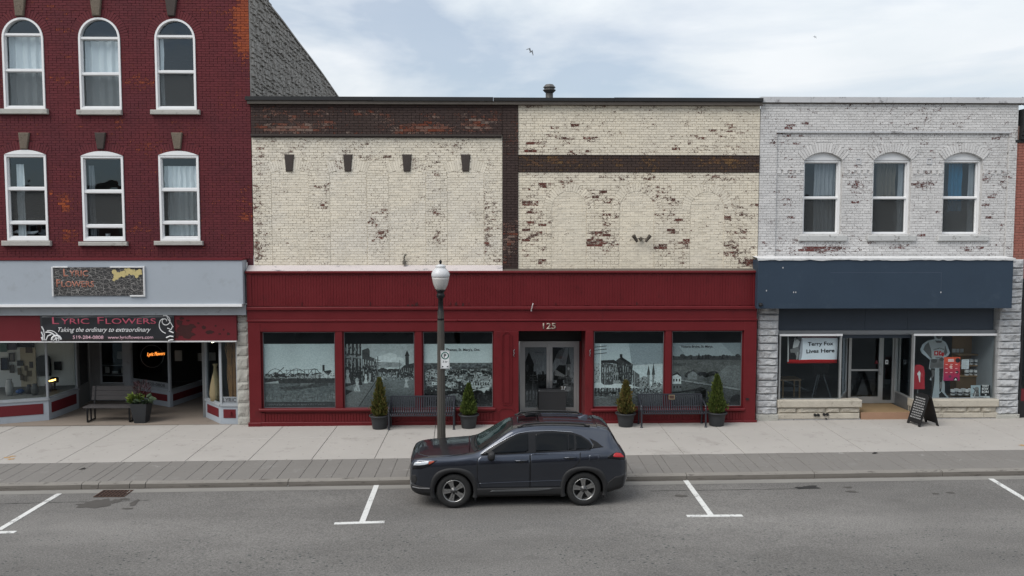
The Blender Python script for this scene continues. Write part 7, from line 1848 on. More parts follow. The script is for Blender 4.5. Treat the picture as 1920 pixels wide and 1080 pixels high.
for r_ in range(9):
    h = .74 - .068 * r_; u = -.22 + rr.uniform(0, .04)
    while u < .19:
        l = rr.uniform(.03, .09); yb_ = -(.27 * (1 - h / .88) + .015) - .022
        b.add([(u, yb_ - .01, h), (u + l, yb_ - .01, h), (u + l, yb_ + .001, h + .034), (u, yb_ + .001, h + .034)], [(0, 1, 2, 3)]); u += l + .018
b.build('chalk_writing', simple('chalk', (0.28, 0.28, 0.28), .9, var=.4, scale=40), AB, local=True)

# ================================================================== flower shop signs and contents
# framed weathered board on the sign band
x0, z0 = at(99.5, 556.5, YB); x1, z1 = at(272, 499, YB)
SB = thing('shop_signboard', 'weathered framed signboard with crackled black paint on the grey band', 'sign', ((x0 + x1) / 2, YB, z0))
t = NT('crackled_black_paint')
cr = t.voro(7.5, feature='DISTANCE_TO_EDGE', stretch=(1, 1, 1.9)); cr2 = t.voro(17, feature='DISTANCE_TO_EDGE', stretch=(1, 1, 1.9))
lines = t.math('MAXIMUM', t.step(cr, .045, .015), t.math('MULTIPLY', t.step(cr2, .04, .01), .7))
wash = t.step(t.noise(2.6, 5, .6), .45, .75)
c = t.mix(t.math('MULTIPLY', lines, t.math('MULTIPLY_ADD', wash, .4, .55)), (0.018, 0.018, 0.019), (0.40, 0.38, 0.36))
t.set(c, .8); M['crackle'] = t.m
MB().box(x0 + .03, x1 - .03, YB - .03, YB - .002, z0 + .03, z1 - .03).build('board', M['crackle'], SB)
w = .045
for a in ((x0, x0 + w, z0 + .01, z1 - .02), (x1 - w, x1, z0, z1), (x0 + w + .003, x0 + .45, z1 - w, z1 - .006), (x1 - .95, x1 - w - .003, z1 - w, z1 - .01), (x1 - .42, x1 - w - .003, z0, z0 + w)):
    MB().cbox(a[0], a[1], YB - .055, YB - .003, a[2], a[3], c=.008).build('frame_strip', M['old_white'], SB)
M['sign_orange'] = simple('faded_salmon_lettering', (0.40, 0.17, 0.12), .8, var=.35, scale=12, fine=60, dirt=(0.05, 0.04, 0.04), dirt_amt=.9)
M['sign_yellow'] = simple('faded_yellow_flower_paint', (0.52, 0.43, 0.20), .8, var=.2, scale=8, dirt=(0.2, .17, .1), dirt_amt=.6)
def caps(body, parent, xl, zb_, y, big, small, mat, stretch=1.0, gap=.03, bold=.0, depth=.004, space=1.0):
    """small-capital lettering, first letter of each word larger; returns right end"""
    x = xl
    for word in body.split(' '):
        for s, sz_ in ((word[0], big), (word[1:], small)):
            o = text('lettering', s, mat, parent, x, zb_, y, sz_, align='LEFT', depth=depth, bold=bold, space=space)
            xs_ = [v.co.x for v in o.data.vertices]; m0 = min(xs_)
            for v in o.data.vertices: v.co.x = x + (v.co.x - m0) * stretch
            x = max(v.co.x for v in o.data.vertices) + gap
        x += big * .35
    return x
xa, za = at(119, 518, YB - .03); caps('LYRIC', SB, xa, za, YB - .031, .30, .23, M['sign_orange'], 1.05, .03, .01)
xa, za = at(106, 538, YB - .03); caps('FLOWERS', SB, xa, za, YB - .031, .30, .23, M['sign_orange'], 1.02, .02, .01)
rr = random.Random(12)
for _ in range(46):
    u = rr.random(); px = 214 + 50 * u + rr.gauss(0, 3); py = 519 - 8 * math.sin(u * 2.8) - 4 * u + rr.gauss(0, 3.2); r_ = rr.uniform(.03, .07); x, z = at(px, py, YB - .03)
    if x + r_ > x1 - .05: continue
    k = 10; MB().prism([(x + r_ * (1 + .35 * math.sin(5 * 2 * math.pi * i / k)) * math.cos(2 * math.pi * i / k), z + r_ * (1 + .35 * math.sin(5 * 2 * math.pi * i / k)) * math.sin(2 * math.pi * i / k)) for i in range(k)], YB - .034 - rr.random() * .003, YB - .03).build('painted_petal', M['sign_yellow'], SB)

# vinyl banner on the red fascia
yb0 = YH - .03
x0, z0 = at(76.5, 639, yb0); x1, z1 = at(326, 590.5, yb0)
def bbend(x, z): 
    u = (x - x0) / (x1 - x0); v = (z - z0) / (z1 - z0)
    return yb0 + .010 * math.sin(23 * u + 2.5 * math.sin(5 * v)) * (.4 + .6 * v) + .008 * math.sin(11 * u - 6 * v) - .006 * v * math.sin(41 * u)
BN = flat_print('vinyl_banner', simple('charcoal_banner_vinyl', (0.022, 0.023, 0.027), .35, var=.1, spec=.5), None, x0, x1, z0, z1, 0.0, .003, 60, 8, lambda u, v: bbend(x0 + (x1 - x0) * u, z0 + (z1 - z0) * v))
tag(BN, 'charcoal vinyl banner with pink and white lettering tied over the red fascia', 'banner')
def btext(s, cx, by, h, wpx, mat, shear=0, bold=0, space=1.0):
    x, z = at(cx, by, yb0); return text('lettering', s, mat, BN, x, z, 0, h, width=wpx / 65.9, bend=lambda a, b_: bbend(a, b_) - .004, depth=.004, shear=shear, bold=bold, space=space)
def bcaps(s, l, r, by, hb, hs):
    n0 = len(bpy.data.objects); xl, zb_ = at(l, by, yb0); made = []; x = xl
    for word in s.split(' '):
        for s_, h in ((word[0], hb), (word[1:], hs)):
            o = text('lettering', s_, M['text_pink'], BN, x, zb_, 0, h, align='LEFT', depth=.004, bold=.004); made.append(o)
            m0 = min(v.co.x for v in o.data.vertices)
            for v in o.data.vertices: v.co.x = x + (v.co.x - m0) * 1.5
            x = max(v.co.x for v in o.data.vertices) + .05
        x += .16
    k = (at(r, by, yb0)[0] - xl) / (x - .21 - xl)
    for o in made:
        for v in o.data.vertices:
            v.co.x = xl + (v.co.x - xl) * k; v.co.y += bbend(v.co.x, v.co.z) - .006
bcaps('LYRIC FLOWERS', 98, 293, 607.5, .285, .225)
# script line: slanted letters with thin joins
btext('Taking the ordinary to extraordinary', 196.5, 622, .185, 170, M['text_white'], shear=.42)
btext('519-284-0808', 165.5, 635.5, .135, 57, M['text_lpink'], bold=.012); btext('www.lyricflowers.com', 245, 635.5, .135, 83, M['text_lpink'], bold=.006)
def swirl(pts, r):
    P = []
    for px, py in pts:
        x, z = at(px, py, yb0); P.append((x, bbend(x, z) - .006, z))
    b = MB(); b.path(P, r, 5); b.build('swirl', M['text_white'], BN)
def spiral(cx, cy, r0, r1, a0, a1, n=22): return [(cx + (r0 + (r1 - r0) * i / n) * math.cos(a0 + (a1 - a0) * i / n), cy - (r0 + (r1 - r0) * i / n) * math.sin(a0 + (a1 - a0) * i / n)) for i in range(n + 1)]
swirl(spiral(310, 602, 2.5, 11, 0, 8.2), .012); swirl(spiral(313, 606, 11, 19, 2.2, 4.6), .012); swirl([(313, 591), (315, 598), (320, 605), (325, 613)], .010)
swirl([(325.5, 624), (321, 622), (317, 620)], .02); swirl([(325.5, 631), (319, 630), (312, 633)], .02); swirl([(325.5, 637), (321, 637), (316, 638.5)], .018); swirl([(324, 612), (321, 618), (314, 615)], .014)
swirl(spiral(107, 638, 8, 10, 0.2, 3.1), .028); swirl(spiral(98, 640, 12, 22, .1, 2.0), .012); swirl(spiral(92, 640, 14, 18, .1, 1.9), .02); swirl([(78, 612), (82, 618), (84, 627), (83, 638)], .016); swirl([(78, 622), (81, 629), (80, 638)], .018); swirl([(86, 638), (90, 630), (97, 627)], .018); swirl([(100, 638.5), (105, 634), (112, 634)], .015); swirl([(78, 632), (80, 636)], .02)
# neon script
NY = P5[1] + .35
M['neon'] = emit('warm_neon', (1.0, 0.30, 0.05), 1.3)
x, z = at(293, 666.5, NY); NE = text('neon_sign', 'Lyric Flowers', M['neon'], None, x, z, NY, .16, width=.56, shear=.35, bold=.004, depth=.02, rotz=.06)
tag(NE, 'glowing orange neon script hanging inside the flower shop window', 'neon sign')
b = MB(); xk, zk = at(285, 668, NY + .05); b.path([(xk + .36 * math.cos(t_ * .35), NY + .05, zk + .36 * math.sin(t_ * .35)) for t_ in range(19)], .008, 5)
b.build('wire_hoop', M['alu_dark'], NE)
# frosted strips with shop name / telephone
def strip(p, q, z0, z1, s, h, wfrac, mat):
    P = Vector(p); Q = Vector(q); d = (Q - P).normalized(); n = Vector((d.y, -d.x))
    o = MB().obox(P + d * .06, Q - d * .06, -.028, -.022, z0, z1).build('window_lettering_strip', M['cloth_grey'], LB)
    m_ = (P + Q) / 2 + n * -.020; L_ = (Q - P).length
    tx_ = text('lettering', s, M['text_dark'], o, 0, 0, 0, h, width=L_ * wfrac, depth=.003)
    ang = math.atan2(d.y, d.x); mm = Matrix.Translation((m_.x, m_.y, (z0 + z1) / 2 - h * .35)) @ Matrix.Rotation(ang, 4, 'Z')
    tx_.data.transform(mm)
strip(P8, P9, ZBK - .02, ZBK + .16, 'LYRIC', .17, .72, M['text_dark']); strip(P4, P5, ZBK - .06, ZBK + .13, '(519) 420-0808', .15, .72, M['text_dark'])
# bundle of twigs and a vase in the right bay
x, y = (P8[0] + P9[0]) / 2 + .05, P8[1] + .45
TW = thing('twig_bundle', 'tall bundle of brown willow twigs standing in the flower shop corner window', 'twigs', (x, y, ZBK - .08))
rr = random.Random(9); b = MB()
for _ in range(75):
    a = rr.uniform(-.2, .2); c_ = rr.uniform(-.12, .12); b.path([(a * .75, c_, 0), (a + rr.gauss(0, .02), c_, .8), (a * 1.05 + rr.gauss(0, .04), c_ + rr.gauss(0, .02), 1.6), (a * 1.1 + rr.gauss(0, .06), c_, ZSOF - ZBK + .05)], [.010, .009, .007, .004], 4)
b.build('twigs', simple('willow_brown', (0.36, 0.20, 0.09), .75, var=.35, scale=9, stretch=(8, 8, .6)), TW, local=True)
x, z = at(405, 750, P8[1] + .55); y = P8[1] + .55
VS = MB(); VS.lathe([(.10, 0), (.16, .05), (.19, .25), (.16, .5), (.10, .75), (.06, .9), (.05, 1.05), (.08, 1.12), (.07, 1.12), (.04, 1.03)], (x, y, ZBK - .09), 20, flute=.05); VS.sm = [True] * len(VS.f)
tag(VS.build('vase', simple('cream_straw_vase', (0.26, 0.21, 0.12), .8, var=.2, scale=6, dirt=(0.30, .2, .07), dirt_amt=.6)), 'tall cream coloured vase standing beside the twig bundle', 'vase')
# notices behind the dark glass
def sheet(px0, px1, py0, py1, y, lab, cat='notice', mat=None, group=None, frame=None, name='notice'):
    a, zb_ = at(px0, py1, y); c_, zt_ = at(px1, py0, y)
    o = MB().box(a, c_, y, y + .012, zb_, zt_).build(name, mat or M['white_paper']); tag(o, lab, cat, group)
    if frame: MB().ring([(a, zb_), (c_, zb_), (c_, zt_), (a, zt_)], [(a + .03, zb_ + .03), (c_ - .03, zb_ + .03), (c_ - .03, zt_ - .03), (a + .03, zt_ - .03)], y - .012, y - .001).build('frame', frame, o)
    return o
gp_ = simple('greyed_paper', (0.33, 0.33, 0.32), .8)
sheet(328, 341, 657, 677, P5[1] + .75, 'grey paper notice on the dark glass right of the neon sign', mat=gp_)
sheet(371, 380, 662, 677, P5[1] + 1.7, 'small pale sheet at the far right of the dark passage window', mat=gp_)
sheet(392, 404, 661, 676, P7[1] + .5, 'pale framed print hung inside the corner bay window', 'picture', gp_, name='framed_print')
# pictures on the display wall at the left
pics = [(2, 15, 671, 694, 'dark framed picture with a blue centre low on the display wall', (0.02, 0.03, 0.05)), (17, 27, 662, 678, 'small black framed picture under the topmost row', (0.20, 0.18, 0.16)), (18, 26, 684, 699, 'brown framed picture beside the blue one', (0.07, 0.06, 0.05)),
        (0, 12, 641, 660, 'green tinted picture at the top left display corner', (0.10, 0.16, 0.14)), (14, 30, 641, 656, 'purple grey picture at the top of the display wall', (0.10, 0.09, 0.11)), (32, 64, 641, 651, 'wide black frame cut off by the fascia', (0.015, 0.015, 0.015)),
        (48, 60, 651, 662, 'small brown picture on the tan board', (0.09, 0.06, 0.04)), (55, 62, 678, 690, 'dark square picture right of the tan board', (0.05, 0.04, 0.035)), (32, 43, 676, 686, 'pair of dark round pictures on the tan board', (0.03, 0.03, 0.03)),
        (46, 51, 686, 695, 'small oval brown picture, upper of the cluster', (0.11, 0.085, 0.055)), (33, 38, 690, 703, 'narrow tan picture left in the cluster', (0.14, 0.11, 0.07)), (50, 59, 695, 706, 'square tan picture right in the cluster', (0.12, 0.09, 0.05)), (38, 43, 702, 713, 'small brown tile low left in the cluster', (0.12, 0.09, 0.06)), (44, 50, 704, 715, 'small brown tile lowest in the cluster', (0.13, 0.10, 0.06)),
        (102, 115, 678, 694, 'black and white portrait poster right of the dark garment', (0.02, 0.02, 0.02)), (65, 75, 682, 695, 'pale blue paper tag beside the window post', (0.40, 0.50, 0.50))]
def wall_y(px): 
    xq = ax(px, 680, YF + 2.8); u = (xq - DW0[0]) / (DW1[0] - DW0[0]); return DW0[1] + (DW1[1] - DW0[1]) * u - .06
for i, (a, c_, t_, b_, lab, col) in enumerate(pics):
    o = sheet(a, c_, t_, b_, wall_y((a + c_) / 2), lab, 'picture', simple('picture_print_%d' % i, col, .5, var=.4, scale=9), 'pictures in the flower shop display', M['black'] if i in (0, 1, 5, 14) else None, name='framed_picture')
TBd = sheet(31, 66, 652, 737, wall_y(48) + .03, 'tan pin board behind the cluster of little pictures', 'board', M['display_tan'], name='pin_board')
xa, za = at(85, 704, wall_y(85) - .03)
GA = MB(); GA.prism([(xa - .20, za), (xa + .20, za), (xa + .20, za + .5), (xa + .16, za + .62), (xa + .08, za + .66), (xa - .10, za + .65), (xa - .21, za + .58), (xa - .23, za + .4)], wall_y(85) - .12, wall_y(85) - .04)
tag(GA.build('hanging_garment', M['black']), 'black garment hanging on the white display wall', 'clothes')
# objects on the display ledge
led = ZBK - .03
def ledge(px, dy): 
    y = P1[1] + dy; return ax(px, 740, y), y
def pots(px, dy, r, h, col, lab, cat, nm, prof=None):
    x, y = ledge(px, dy); b = MB(); b.lathe(prof or [(r * .7, 0), (r, h * .3), (r, h * .7), (r * .6, h * .9), (r * .7, h), (r * .6, h), (r * .5, h * .9)], (x, y, led), 14); b.sm = [True] * len(b.f)
    tag(b.build(nm, simple(nm + '_glaze', col, .4)), lab, cat)
pots(55, .9, .10, .28, (0.05, 0.05, 0.05), 'dark jar on the display ledge left of the window post', 'jar', 'dark_jar'); pots(66, .7, .11, .34, (0.07, 0.07, 0.065), 'grey lidded jar on the ledge nearest the window post', 'jar', 'grey_jar')
pots(18, .6, .11, .5, (0.28, 0.28, 0.27), 'pale grey tall vase at the left of the display ledge', 'vase', 'pale_vase'); pots(38, 1.0, .12, .12, (0.03, 0.09, 0.25), 'low blue bowl on the display ledge', 'bowl', 'blue_bowl'); pots(92, 1.3, .10, .3, (0.20, 0.17, 0.19), 'mauve vase on the ledge right of the window post', 'vase', 'mauve_vase')
x, y = ledge(103, 1.5); LPn = thing('display_lamp', 'small dark lamp with a glowing amber slot on the ledge', 'lamp', (x, y, led))
MB().lathe([(.07, 0), (.08, .02), (.03, .06), (.03, .22), (.12, .24), (.13, .38), (.10, .40)], (x, y, led), 14).build('lamp_body', simple('dark_amber_body', (0.05, 0.04, 0.03), .5), LPn)
MB().hexa([(x - .10, y - .145, led + .27), (x + .11, y - .145, led + .33), (x + .11, y - .13, led + .33), (x - .10, y - .13, led + .27), (x - .10, y - .145, led + .32), (x + .11, y - .145, led + .38), (x + .11, y - .13, led + .38), (x - .10, y - .13, led + .32)]).build('glow_slot', emit('amber_glow', (1.0, .6, .15), 5.0), LPn)
# goods seen through the tall rear window
for i, (a, c_, t_, b_, lab) in enumerate(((197, 205, 688, 699, 'white card on the middle shelf of the rear window'), (210, 221, 696, 701, 'low white box on the middle shelf of the rear window'), (227, 230, 689, 700, 'thin white candle on the middle shelf of the rear window'), (220, 232, 659, 673, 'white carton stacked high in the rear window'), (224, 232, 717, 722, 'white tray at the foot of the rear window'))):
    sheet(a, c_, t_, b_, YF + 3.9, lab, 'goods', gp_, name='shelf_goods')
for py in (684, 703): box('goods_shelf', M['alu_dark'], LB, fp(188, YF + 3.9)[0], fp(234, YF + 3.9)[0], YF + 3.85, YF + 4.2, at(210, py, YF + 3.9)[1] - .03, at(210, py, YF + 3.9)[1])
# spotlight in the bay
x, z = at(399, 641.5, P8[1] + .5); 
SPT = MB(); SPT.lathe([(.05, 0), (.05, .08), (.0, .09)], (x, P8[1] + .5, z), 10)
SPo = tag(SPT.build('spotlight', M['window_white']), 'small lit spotlight at the top of the corner bay window', 'lamp')
MB().lathe([(.0, -.012), (.035, -.01), (.04, .0)], (x, P8[1] + .5, z), 10).build('bulb', emit('warm_bulb', (1, .85, .6), 8.0), SPo)

# ================================================================== birds
def bird(px, py, Y, span, tilt, label):
    x, z = at(px, py, Y); b = MB(); s = span / 2
    B = thing('bird', label, 'bird', (x, Y, z))
    b = MB(); b.path([(-.16, 0, .0), (-.08, 0, .01), (.05, 0, .0), (.16, 0, -.02)], [.01, .045, .05, .01], 8); b.build('body', M['alu_dark'], B, local=True)
    for k in (-1, 1):
        b = MB(); pts = [(.05, 0, .02), (.02 + .1, k * .35 * s, .16 + .12 * k * tilt), (-.1, k * s, .02 + .35 * k * tilt), (-.16, k * s, .0 + .35 * k * tilt), (-.06, k * .35 * s, .14 + .12 * k * tilt), (-.08, 0, .015)]
        b.v = [(p[0], p[1], p[2] + .006) for p in pts] + [(p[0], p[1], p[2] - .006) for p in pts]; n = 6
        b.f = [(0, 1, 4, 5), (1, 2, 3, 4), (11, 10, 7, 6), (10, 9, 8, 7)] + [(i + n, (i + 1) % n + n, (i + 1) % n, i) for i in range(n)]; b.m = [0] * len(b.f); b.sm = [False] * len(b.f)
        b.build('wing', M['alu_dark'], B, local=True)
    B.rotation_euler = (R(20), R(-35), R(50))
bird(995, 97, 60, .55, .5, 'grey bird gliding in the sky above the roof vent')
bird(1528, 70, 120, .5, .2, 'tiny distant bird high in the pale sky at the right')
# ================================================================== the parked SUV (local frame: x to the rear, -y to the camera, z up)
fa, ra = ground(851.4, 953.6), ground(1094.6, 948.9)
ang = math.atan2(ra[1] - fa[1], ra[0] - fa[0]); nrm = Vector((-math.sin(ang), math.cos(ang)))
cc = (Vector(fa) + Vector(ra)) / 2 + nrm * 0.90
CAR = thing('parked_car', 'dark blue grey sport utility car parked at the kerb facing left', 'car', (cc.x, cc.y, rz(cc.x)), rotz=ang)
def pchip(xs, ys, q):
    xs, ys = np.asarray(xs, float), np.asarray(ys, float); h = np.diff(xs); d = np.diff(ys) / h; m = np.zeros_like(ys)
    for i in range(1, len(xs) - 1):
        if d[i - 1] * d[i] > 0:
            w1, w2 = 2 * h[i] + h[i - 1], h[i] + 2 * h[i - 1]; m[i] = (w1 + w2) / (w1 / d[i - 1] + w2 / d[i])
    m[0], m[-1] = d[0], d[-1]
    i = np.clip(np.searchsorted(xs, q) - 1, 0, len(xs) - 2); t_ = (q - xs[i]) / h[i]
    return (2 * t_**3 - 3 * t_**2 + 1) * ys[i] + (t_**3 - 2 * t_**2 + t_) * h[i] * m[i] + (-2 * t_**3 + 3 * t_**2) * ys[i + 1] + (t_**3 - t_**2) * h[i] * m[i + 1]
ST_ = [
 (-2.265, [(0, .36), (.48, .36), (.62, .42), (.67, .56), (.67, .74), (.64, .86), (.58, .92), (.33, .945), (0, .95)]),
 (-2.215, [(0, .30), (.60, .30), (.73, .37), (.785, .56), (.785, .80), (.755, .92), (.69, .975), (.36, 1.0), (0, 1.008)]),
 (-2.05, [(0, .25), (.73, .25), (.84, .34), (.88, .57), (.885, .84), (.855, .965), (.785, 1.02), (.40, 1.05), (0, 1.06)]),
 (-1.75, [(0, .22), (.79, .22), (.89, .33), (.915, .58), (.928, .87), (.89, 1.0), (.80, 1.05), (.42, 1.085), (0, 1.095)]),
 (-1.345, [(0, .21), (.81, .21), (.898, .32), (.918, .60), (.925, .88), (.89, 1.01), (.80, 1.07), (.42, 1.11), (0, 1.12)]),
 (-1.0, [(0, .21), (.82, .21), (.898, .32), (.918, .60), (.928, .90), (.885, 1.05), (.79, 1.105), (.42, 1.14), (0, 1.15)]),
 (-.88, [(0, .21), (.82, .21), (.898, .32), (.918, .60), (.928, .91), (.88, 1.06), (.785, 1.13), (.42, 1.165), (0, 1.175)]),
 (-.5, [(0, .21), (.82, .21), (.898, .32), (.905, .60), (.931, .92), (.88, 1.075), (.735, 1.33), (.41, 1.385), (0, 1.40)]),
 (-.12, [(0, .21), (.82, .21), (.898, .32), (.902, .60), (.932, .93), (.88, 1.085), (.672, 1.535), (.39, 1.60), (0, 1.618)]),
 (.15, [(0, .21), (.82, .21), (.898, .32), (.902, .60), (.932, .93), (.88, 1.09), (.648, 1.60), (.38, 1.652), (0, 1.668)]),
 (.55, [(0, .21), (.82, .21), (.898, .32), (.902, .60), (.932, .94), (.88, 1.10), (.642, 1.625), (.37, 1.675), (0, 1.69)]),
 (1.0, [(0, .21), (.82, .21), (.898, .32), (.904, .60), (.935, .955), (.88, 1.12), (.640, 1.618), (.37, 1.668), (0, 1.682)]),
 (1.4, [(0, .22), (.82, .22), (.90, .34), (.922, .62), (.938, .98), (.885, 1.14), (.635, 1.592), (.36, 1.645), (0, 1.66)]),
 (1.72, [(0, .24), (.81, .24), (.90, .36), (.922, .63), (.933, .99), (.875, 1.16), (.625, 1.555), (.36, 1.615), (0, 1.63)]),
 (1.90, [(0, .27), (.80, .27), (.89, .38), (.91, .64), (.918, .99), (.865, 1.15), (.635, 1.50), (.36, 1.565), (0, 1.58)]),
 (2.02, [(0, .30), (.78, .30), (.875, .40), (.90, .64), (.90, .98), (.85, 1.12), (.675, 1.33), (.38, 1.39), (0, 1.40)]),
 (2.12, [(0, .32), (.75, .32), (.85, .42), (.88, .64), (.875, .96), (.83, 1.08), (.70, 1.19), (.40, 1.225), (0, 1.235)]),
 (2.21, [(0, .36), (.68, .36), (.79, .45), (.83, .64), (.825, .92), (.785, 1.02), (.69, 1.085), (.40, 1.11), (0, 1.12)]),
 (2.275, [(0, .44), (.54, .44), (.68, .50), (.73, .64), (.73, .84), (.69, .93), (.60, .98), (.36, 1.0), (0, 1.005)])]
sxs = [s[0] for s in ST_]; ctl = np.array([s[1] for s in ST_])
qx = np.unique(np.concatenate([np.linspace(-2.265, -2.0, 14), np.linspace(-2.0, 2.0, 110), np.linspace(2.0, 2.275, 16)]))
cs = np.array([[[pchip(sxs, ctl[:, k, c], np.array([x]))[0] for c in (0, 1)] for k in range(9)] for x in qx])
def crom(P, sub=5):
    out = []
    for i in range(len(P) - 1):
        p0 = P[i - 1] if i > 0 else 2 * P[0] - P[1]; p3 = P[i + 2] if i + 2 < len(P) else 2 * P[-1] - P[-2]; p1, p2 = P[i], P[i + 1]
        for j in range(sub):
            t_ = j / sub; tt = .45
            m1, m2 = (p2 - p0) * .5 * tt, (p3 - p1) * .5 * tt
            out.append((2 * t_**3 - 3 * t_**2 + 1) * p1 + (t_**3 - 2 * t_**2 + t_) * m1 + (-2 * t_**3 + 3 * t_**2) * p2 + (t_**3 - t_**2) * m2)
    out.append(P[-1]); return np.array(out)
bm = bmesh.new(); rows = []
for x, sec in zip(qx, cs):
    h = crom(sec); h[0, 0] = h[-1, 0] = 0
    row = [bm.verts.new((x, -y, z)) for y, z in h] + [bm.verts.new((x, y, z)) for y, z in h[-2:0:-1]]
    rows.append(row)
nv = len(rows[0])
for a, b_ in zip(rows[:-1], rows[1:]):
    for k in range(nv): bm.faces.new((a[k], b_[k], b_[(k + 1) % nv], a[(k + 1) % nv]))
bm.faces.new(rows[0]); bm.faces.new(rows[-1][::-1])
bmesh.ops.recalc_face_normals(bm, faces=bm.faces[:])
BV = BVHTree.FromBMesh(bm)
WX = (-1.345, 1.345); WZ_, AR = .36, .415
kill = [f for f in bm.faces if any(math.hypot(f.calc_center_median().x - w, f.calc_center_median().z - WZ_) < AR and abs(f.calc_center_median().y) > .5 and f.calc_center_median().z < 1 for w in WX)]
bmesh.ops.delete(bm, geom=kill, context='FACES')
for v in bm.verts:
    if v.is_boundary:
        for w in WX:
            d = math.hypot(v.co.x - w, v.co.z - WZ_)
            if d < AR + .09 and abs(v.co.y) > .6 and d > 1e-3: v.co.x = w + (v.co.x - w) * AR / d; v.co.z = WZ_ + (v.co.z - WZ_) * AR / d
for f in bm.faces:
    c = f.calc_center_median(); f.smooth = True
    f.material_index = 1 if (c.z < .40 and abs(c.y) > .3) or c.z < .30 else 0
me = bpy.data.meshes.new('body'); bm.to_mesh(me); bm.free()
# materials
t = NT('dark_blue_grey_metallic'); fl_ = t.noise(900, 2, .6); lay = t.n('ShaderNodeLayerWeight'); lay.inputs[0].default_value = .35
t.set(t.mix(t.math('MULTIPLY_ADD', fl_, .5, .1), (0.030, 0.035, 0.047), (0.064, 0.074, 0.098)), .30, .85, .5, 1.0); PAINT = t.m
CLAD = simple('black_plastic_cladding', (0.020, 0.020, 0.021), .6, var=.15, spec=.35)
t = NT('tinted_car_glass'); t.set((0.004, 0.005, 0.006), .03, 0, .18); CGL = t.m
t = NT('windscreen_glass'); t.set((0.014, 0.024, 0.023), .03, 0, .55); WGL = t.m
GLOSS = simple('gloss_black_trim', (0.009, 0.009, 0.010), .25, spec=.25)
t = NT('bright_trim'); t.set((0.55, 0.56, 0.58), .12, 1.0); CHR = t.m
RIM = simple('machined_grey_rim', (0.36, 0.36, 0.355), .28, .85, var=.06)
TYRE = simple('tyre_rubber', (0.020, 0.020, 0.020), .8, var=.25, scale=8, dirt=(0.06, 0.057, 0.052), dirt_amt=.5)
me.materials.append(PAINT); me.materials.append(CLAD)
body = link('body', me, CAR, None, True)
FARY = 3.0
def side_hit(x, z, s):
    h = BV.ray_cast(Vector((x, s * FARY, z)), Vector((0, -s, 0)))
    return h[0].y if h[0] else s * .6
def top_hit(x, y):
    h = BV.ray_cast(Vector((x, y, 3)), Vector((0, 0, -1))); return h[0].z if h[0] else 1.0
def spans(poly, ts, axis):
    """scan a polygon in 2-D: for each value of coordinate `axis` give the min/max of the other one"""
    out = []
    for t_ in ts:
        q = []
        n = len(poly)
        for i in range(n):
            a, b_ = poly[i], poly[(i + 1) % n]
            if (a[axis] - t_) * (b_[axis] - t_) <= 0 and a[axis] != b_[axis]:
                k = (t_ - a[axis]) / (b_[axis] - a[axis]); q.append(a[1 - axis] + (b_[1 - axis] - a[1 - axis]) * k)
        out.append((min(q), max(q)))
    return out
def shell(name, mat, parent, poly, s, off, nx=14, nz=10, skirt=.012, smooth=True, hit=None, kind='side'):
    """a thin curved panel following the body; poly in (x,z) for a side panel or (y,x) scan for a top panel"""
    ax_ = 1
    lo, hi = min(p[1] for p in poly), max(p[1] for p in poly)
    ts = [lo + (hi - lo) * (i / nz) for i in range(nz + 1)]; ts[0] += 1e-4; ts[-1] -= 1e-4
    sp = spans(poly, ts, ax_)
    b = MB(); w = nx + 1
    def P(u, t_, o):
        if kind == 'side': return (u, side_hit(u, t_, s) + s * o, t_)
        if kind == 'top': return (u, t_, top_hit(u, t_) + o)
        if kind == 'rear':
            h = BV.ray_cast(Vector((3.2, u, t_ + 0)), Vector((-1, 0, 0))); return ((h[0].x if h[0] else 2.1) + o, u, t_)
        h = BV.ray_cast(Vector((-3.2, u, t_)), Vector((1, 0, 0))); return ((h[0].x if h[0] else -2.1) - o, u, t_)
    for t_, (a, c_) in zip(ts, sp):
        for i in range(w): b.v.append(P(a + (c_ - a) * i / nx, t_, off))
    n0 = len(b.v)
    for j in range(nz):
        for i in range(nx): b.f.append((j * w + i, j * w + i + 1, (j + 1) * w + i + 1, (j + 1) * w + i))
    edge = list(range(w)) + [(j + 1) * w + nx for j in range(nz)] + [nz * w + i for i in range(nx - 1, -1, -1)] + [j * w for j in range(nz - 1, 0, -1)]
    for i in edge:
        j, k = divmod(i, w); a, c_ = sp[j]; b.v.append(P(a + (c_ - a) * k / nx, ts[j], off - skirt))
    for i in range(len(edge)):
        j = (i + 1) % len(edge); b.f.append((edge[j], edge[i], n0 + i, n0 + j))
    flip = (kind == 'side' and s > 0) or kind == 'front'
    if flip: b.f = [f[::-1] for f in b.f]
    b.m = [0] * len(b.f); b.sm = [True] * (nx * nz) + [False] * (len(b.f) - nx * nz)
    return b.build(name, mat, parent, local=True)
DLO = [(-.80, 1.095), (1.49, 1.185), (1.535, 1.25), (1.47, 1.35), (1.30, 1.455), (1.10, 1.515), (.70, 1.545), (.25, 1.54), (0, 1.505), (-.22, 1.42), (-.50, 1.275)]
def topedge(x): return float(np.interp(x, [-.80, -.50, -.22, 0, .25, .70, 1.10, 1.30, 1.47, 1.535], [1.10, 1.275, 1.42, 1.505, 1.54, 1.545, 1.515, 1.455, 1.35, 1.25]))
def botedge(x): return 1.095 + (x + .80) * .0393
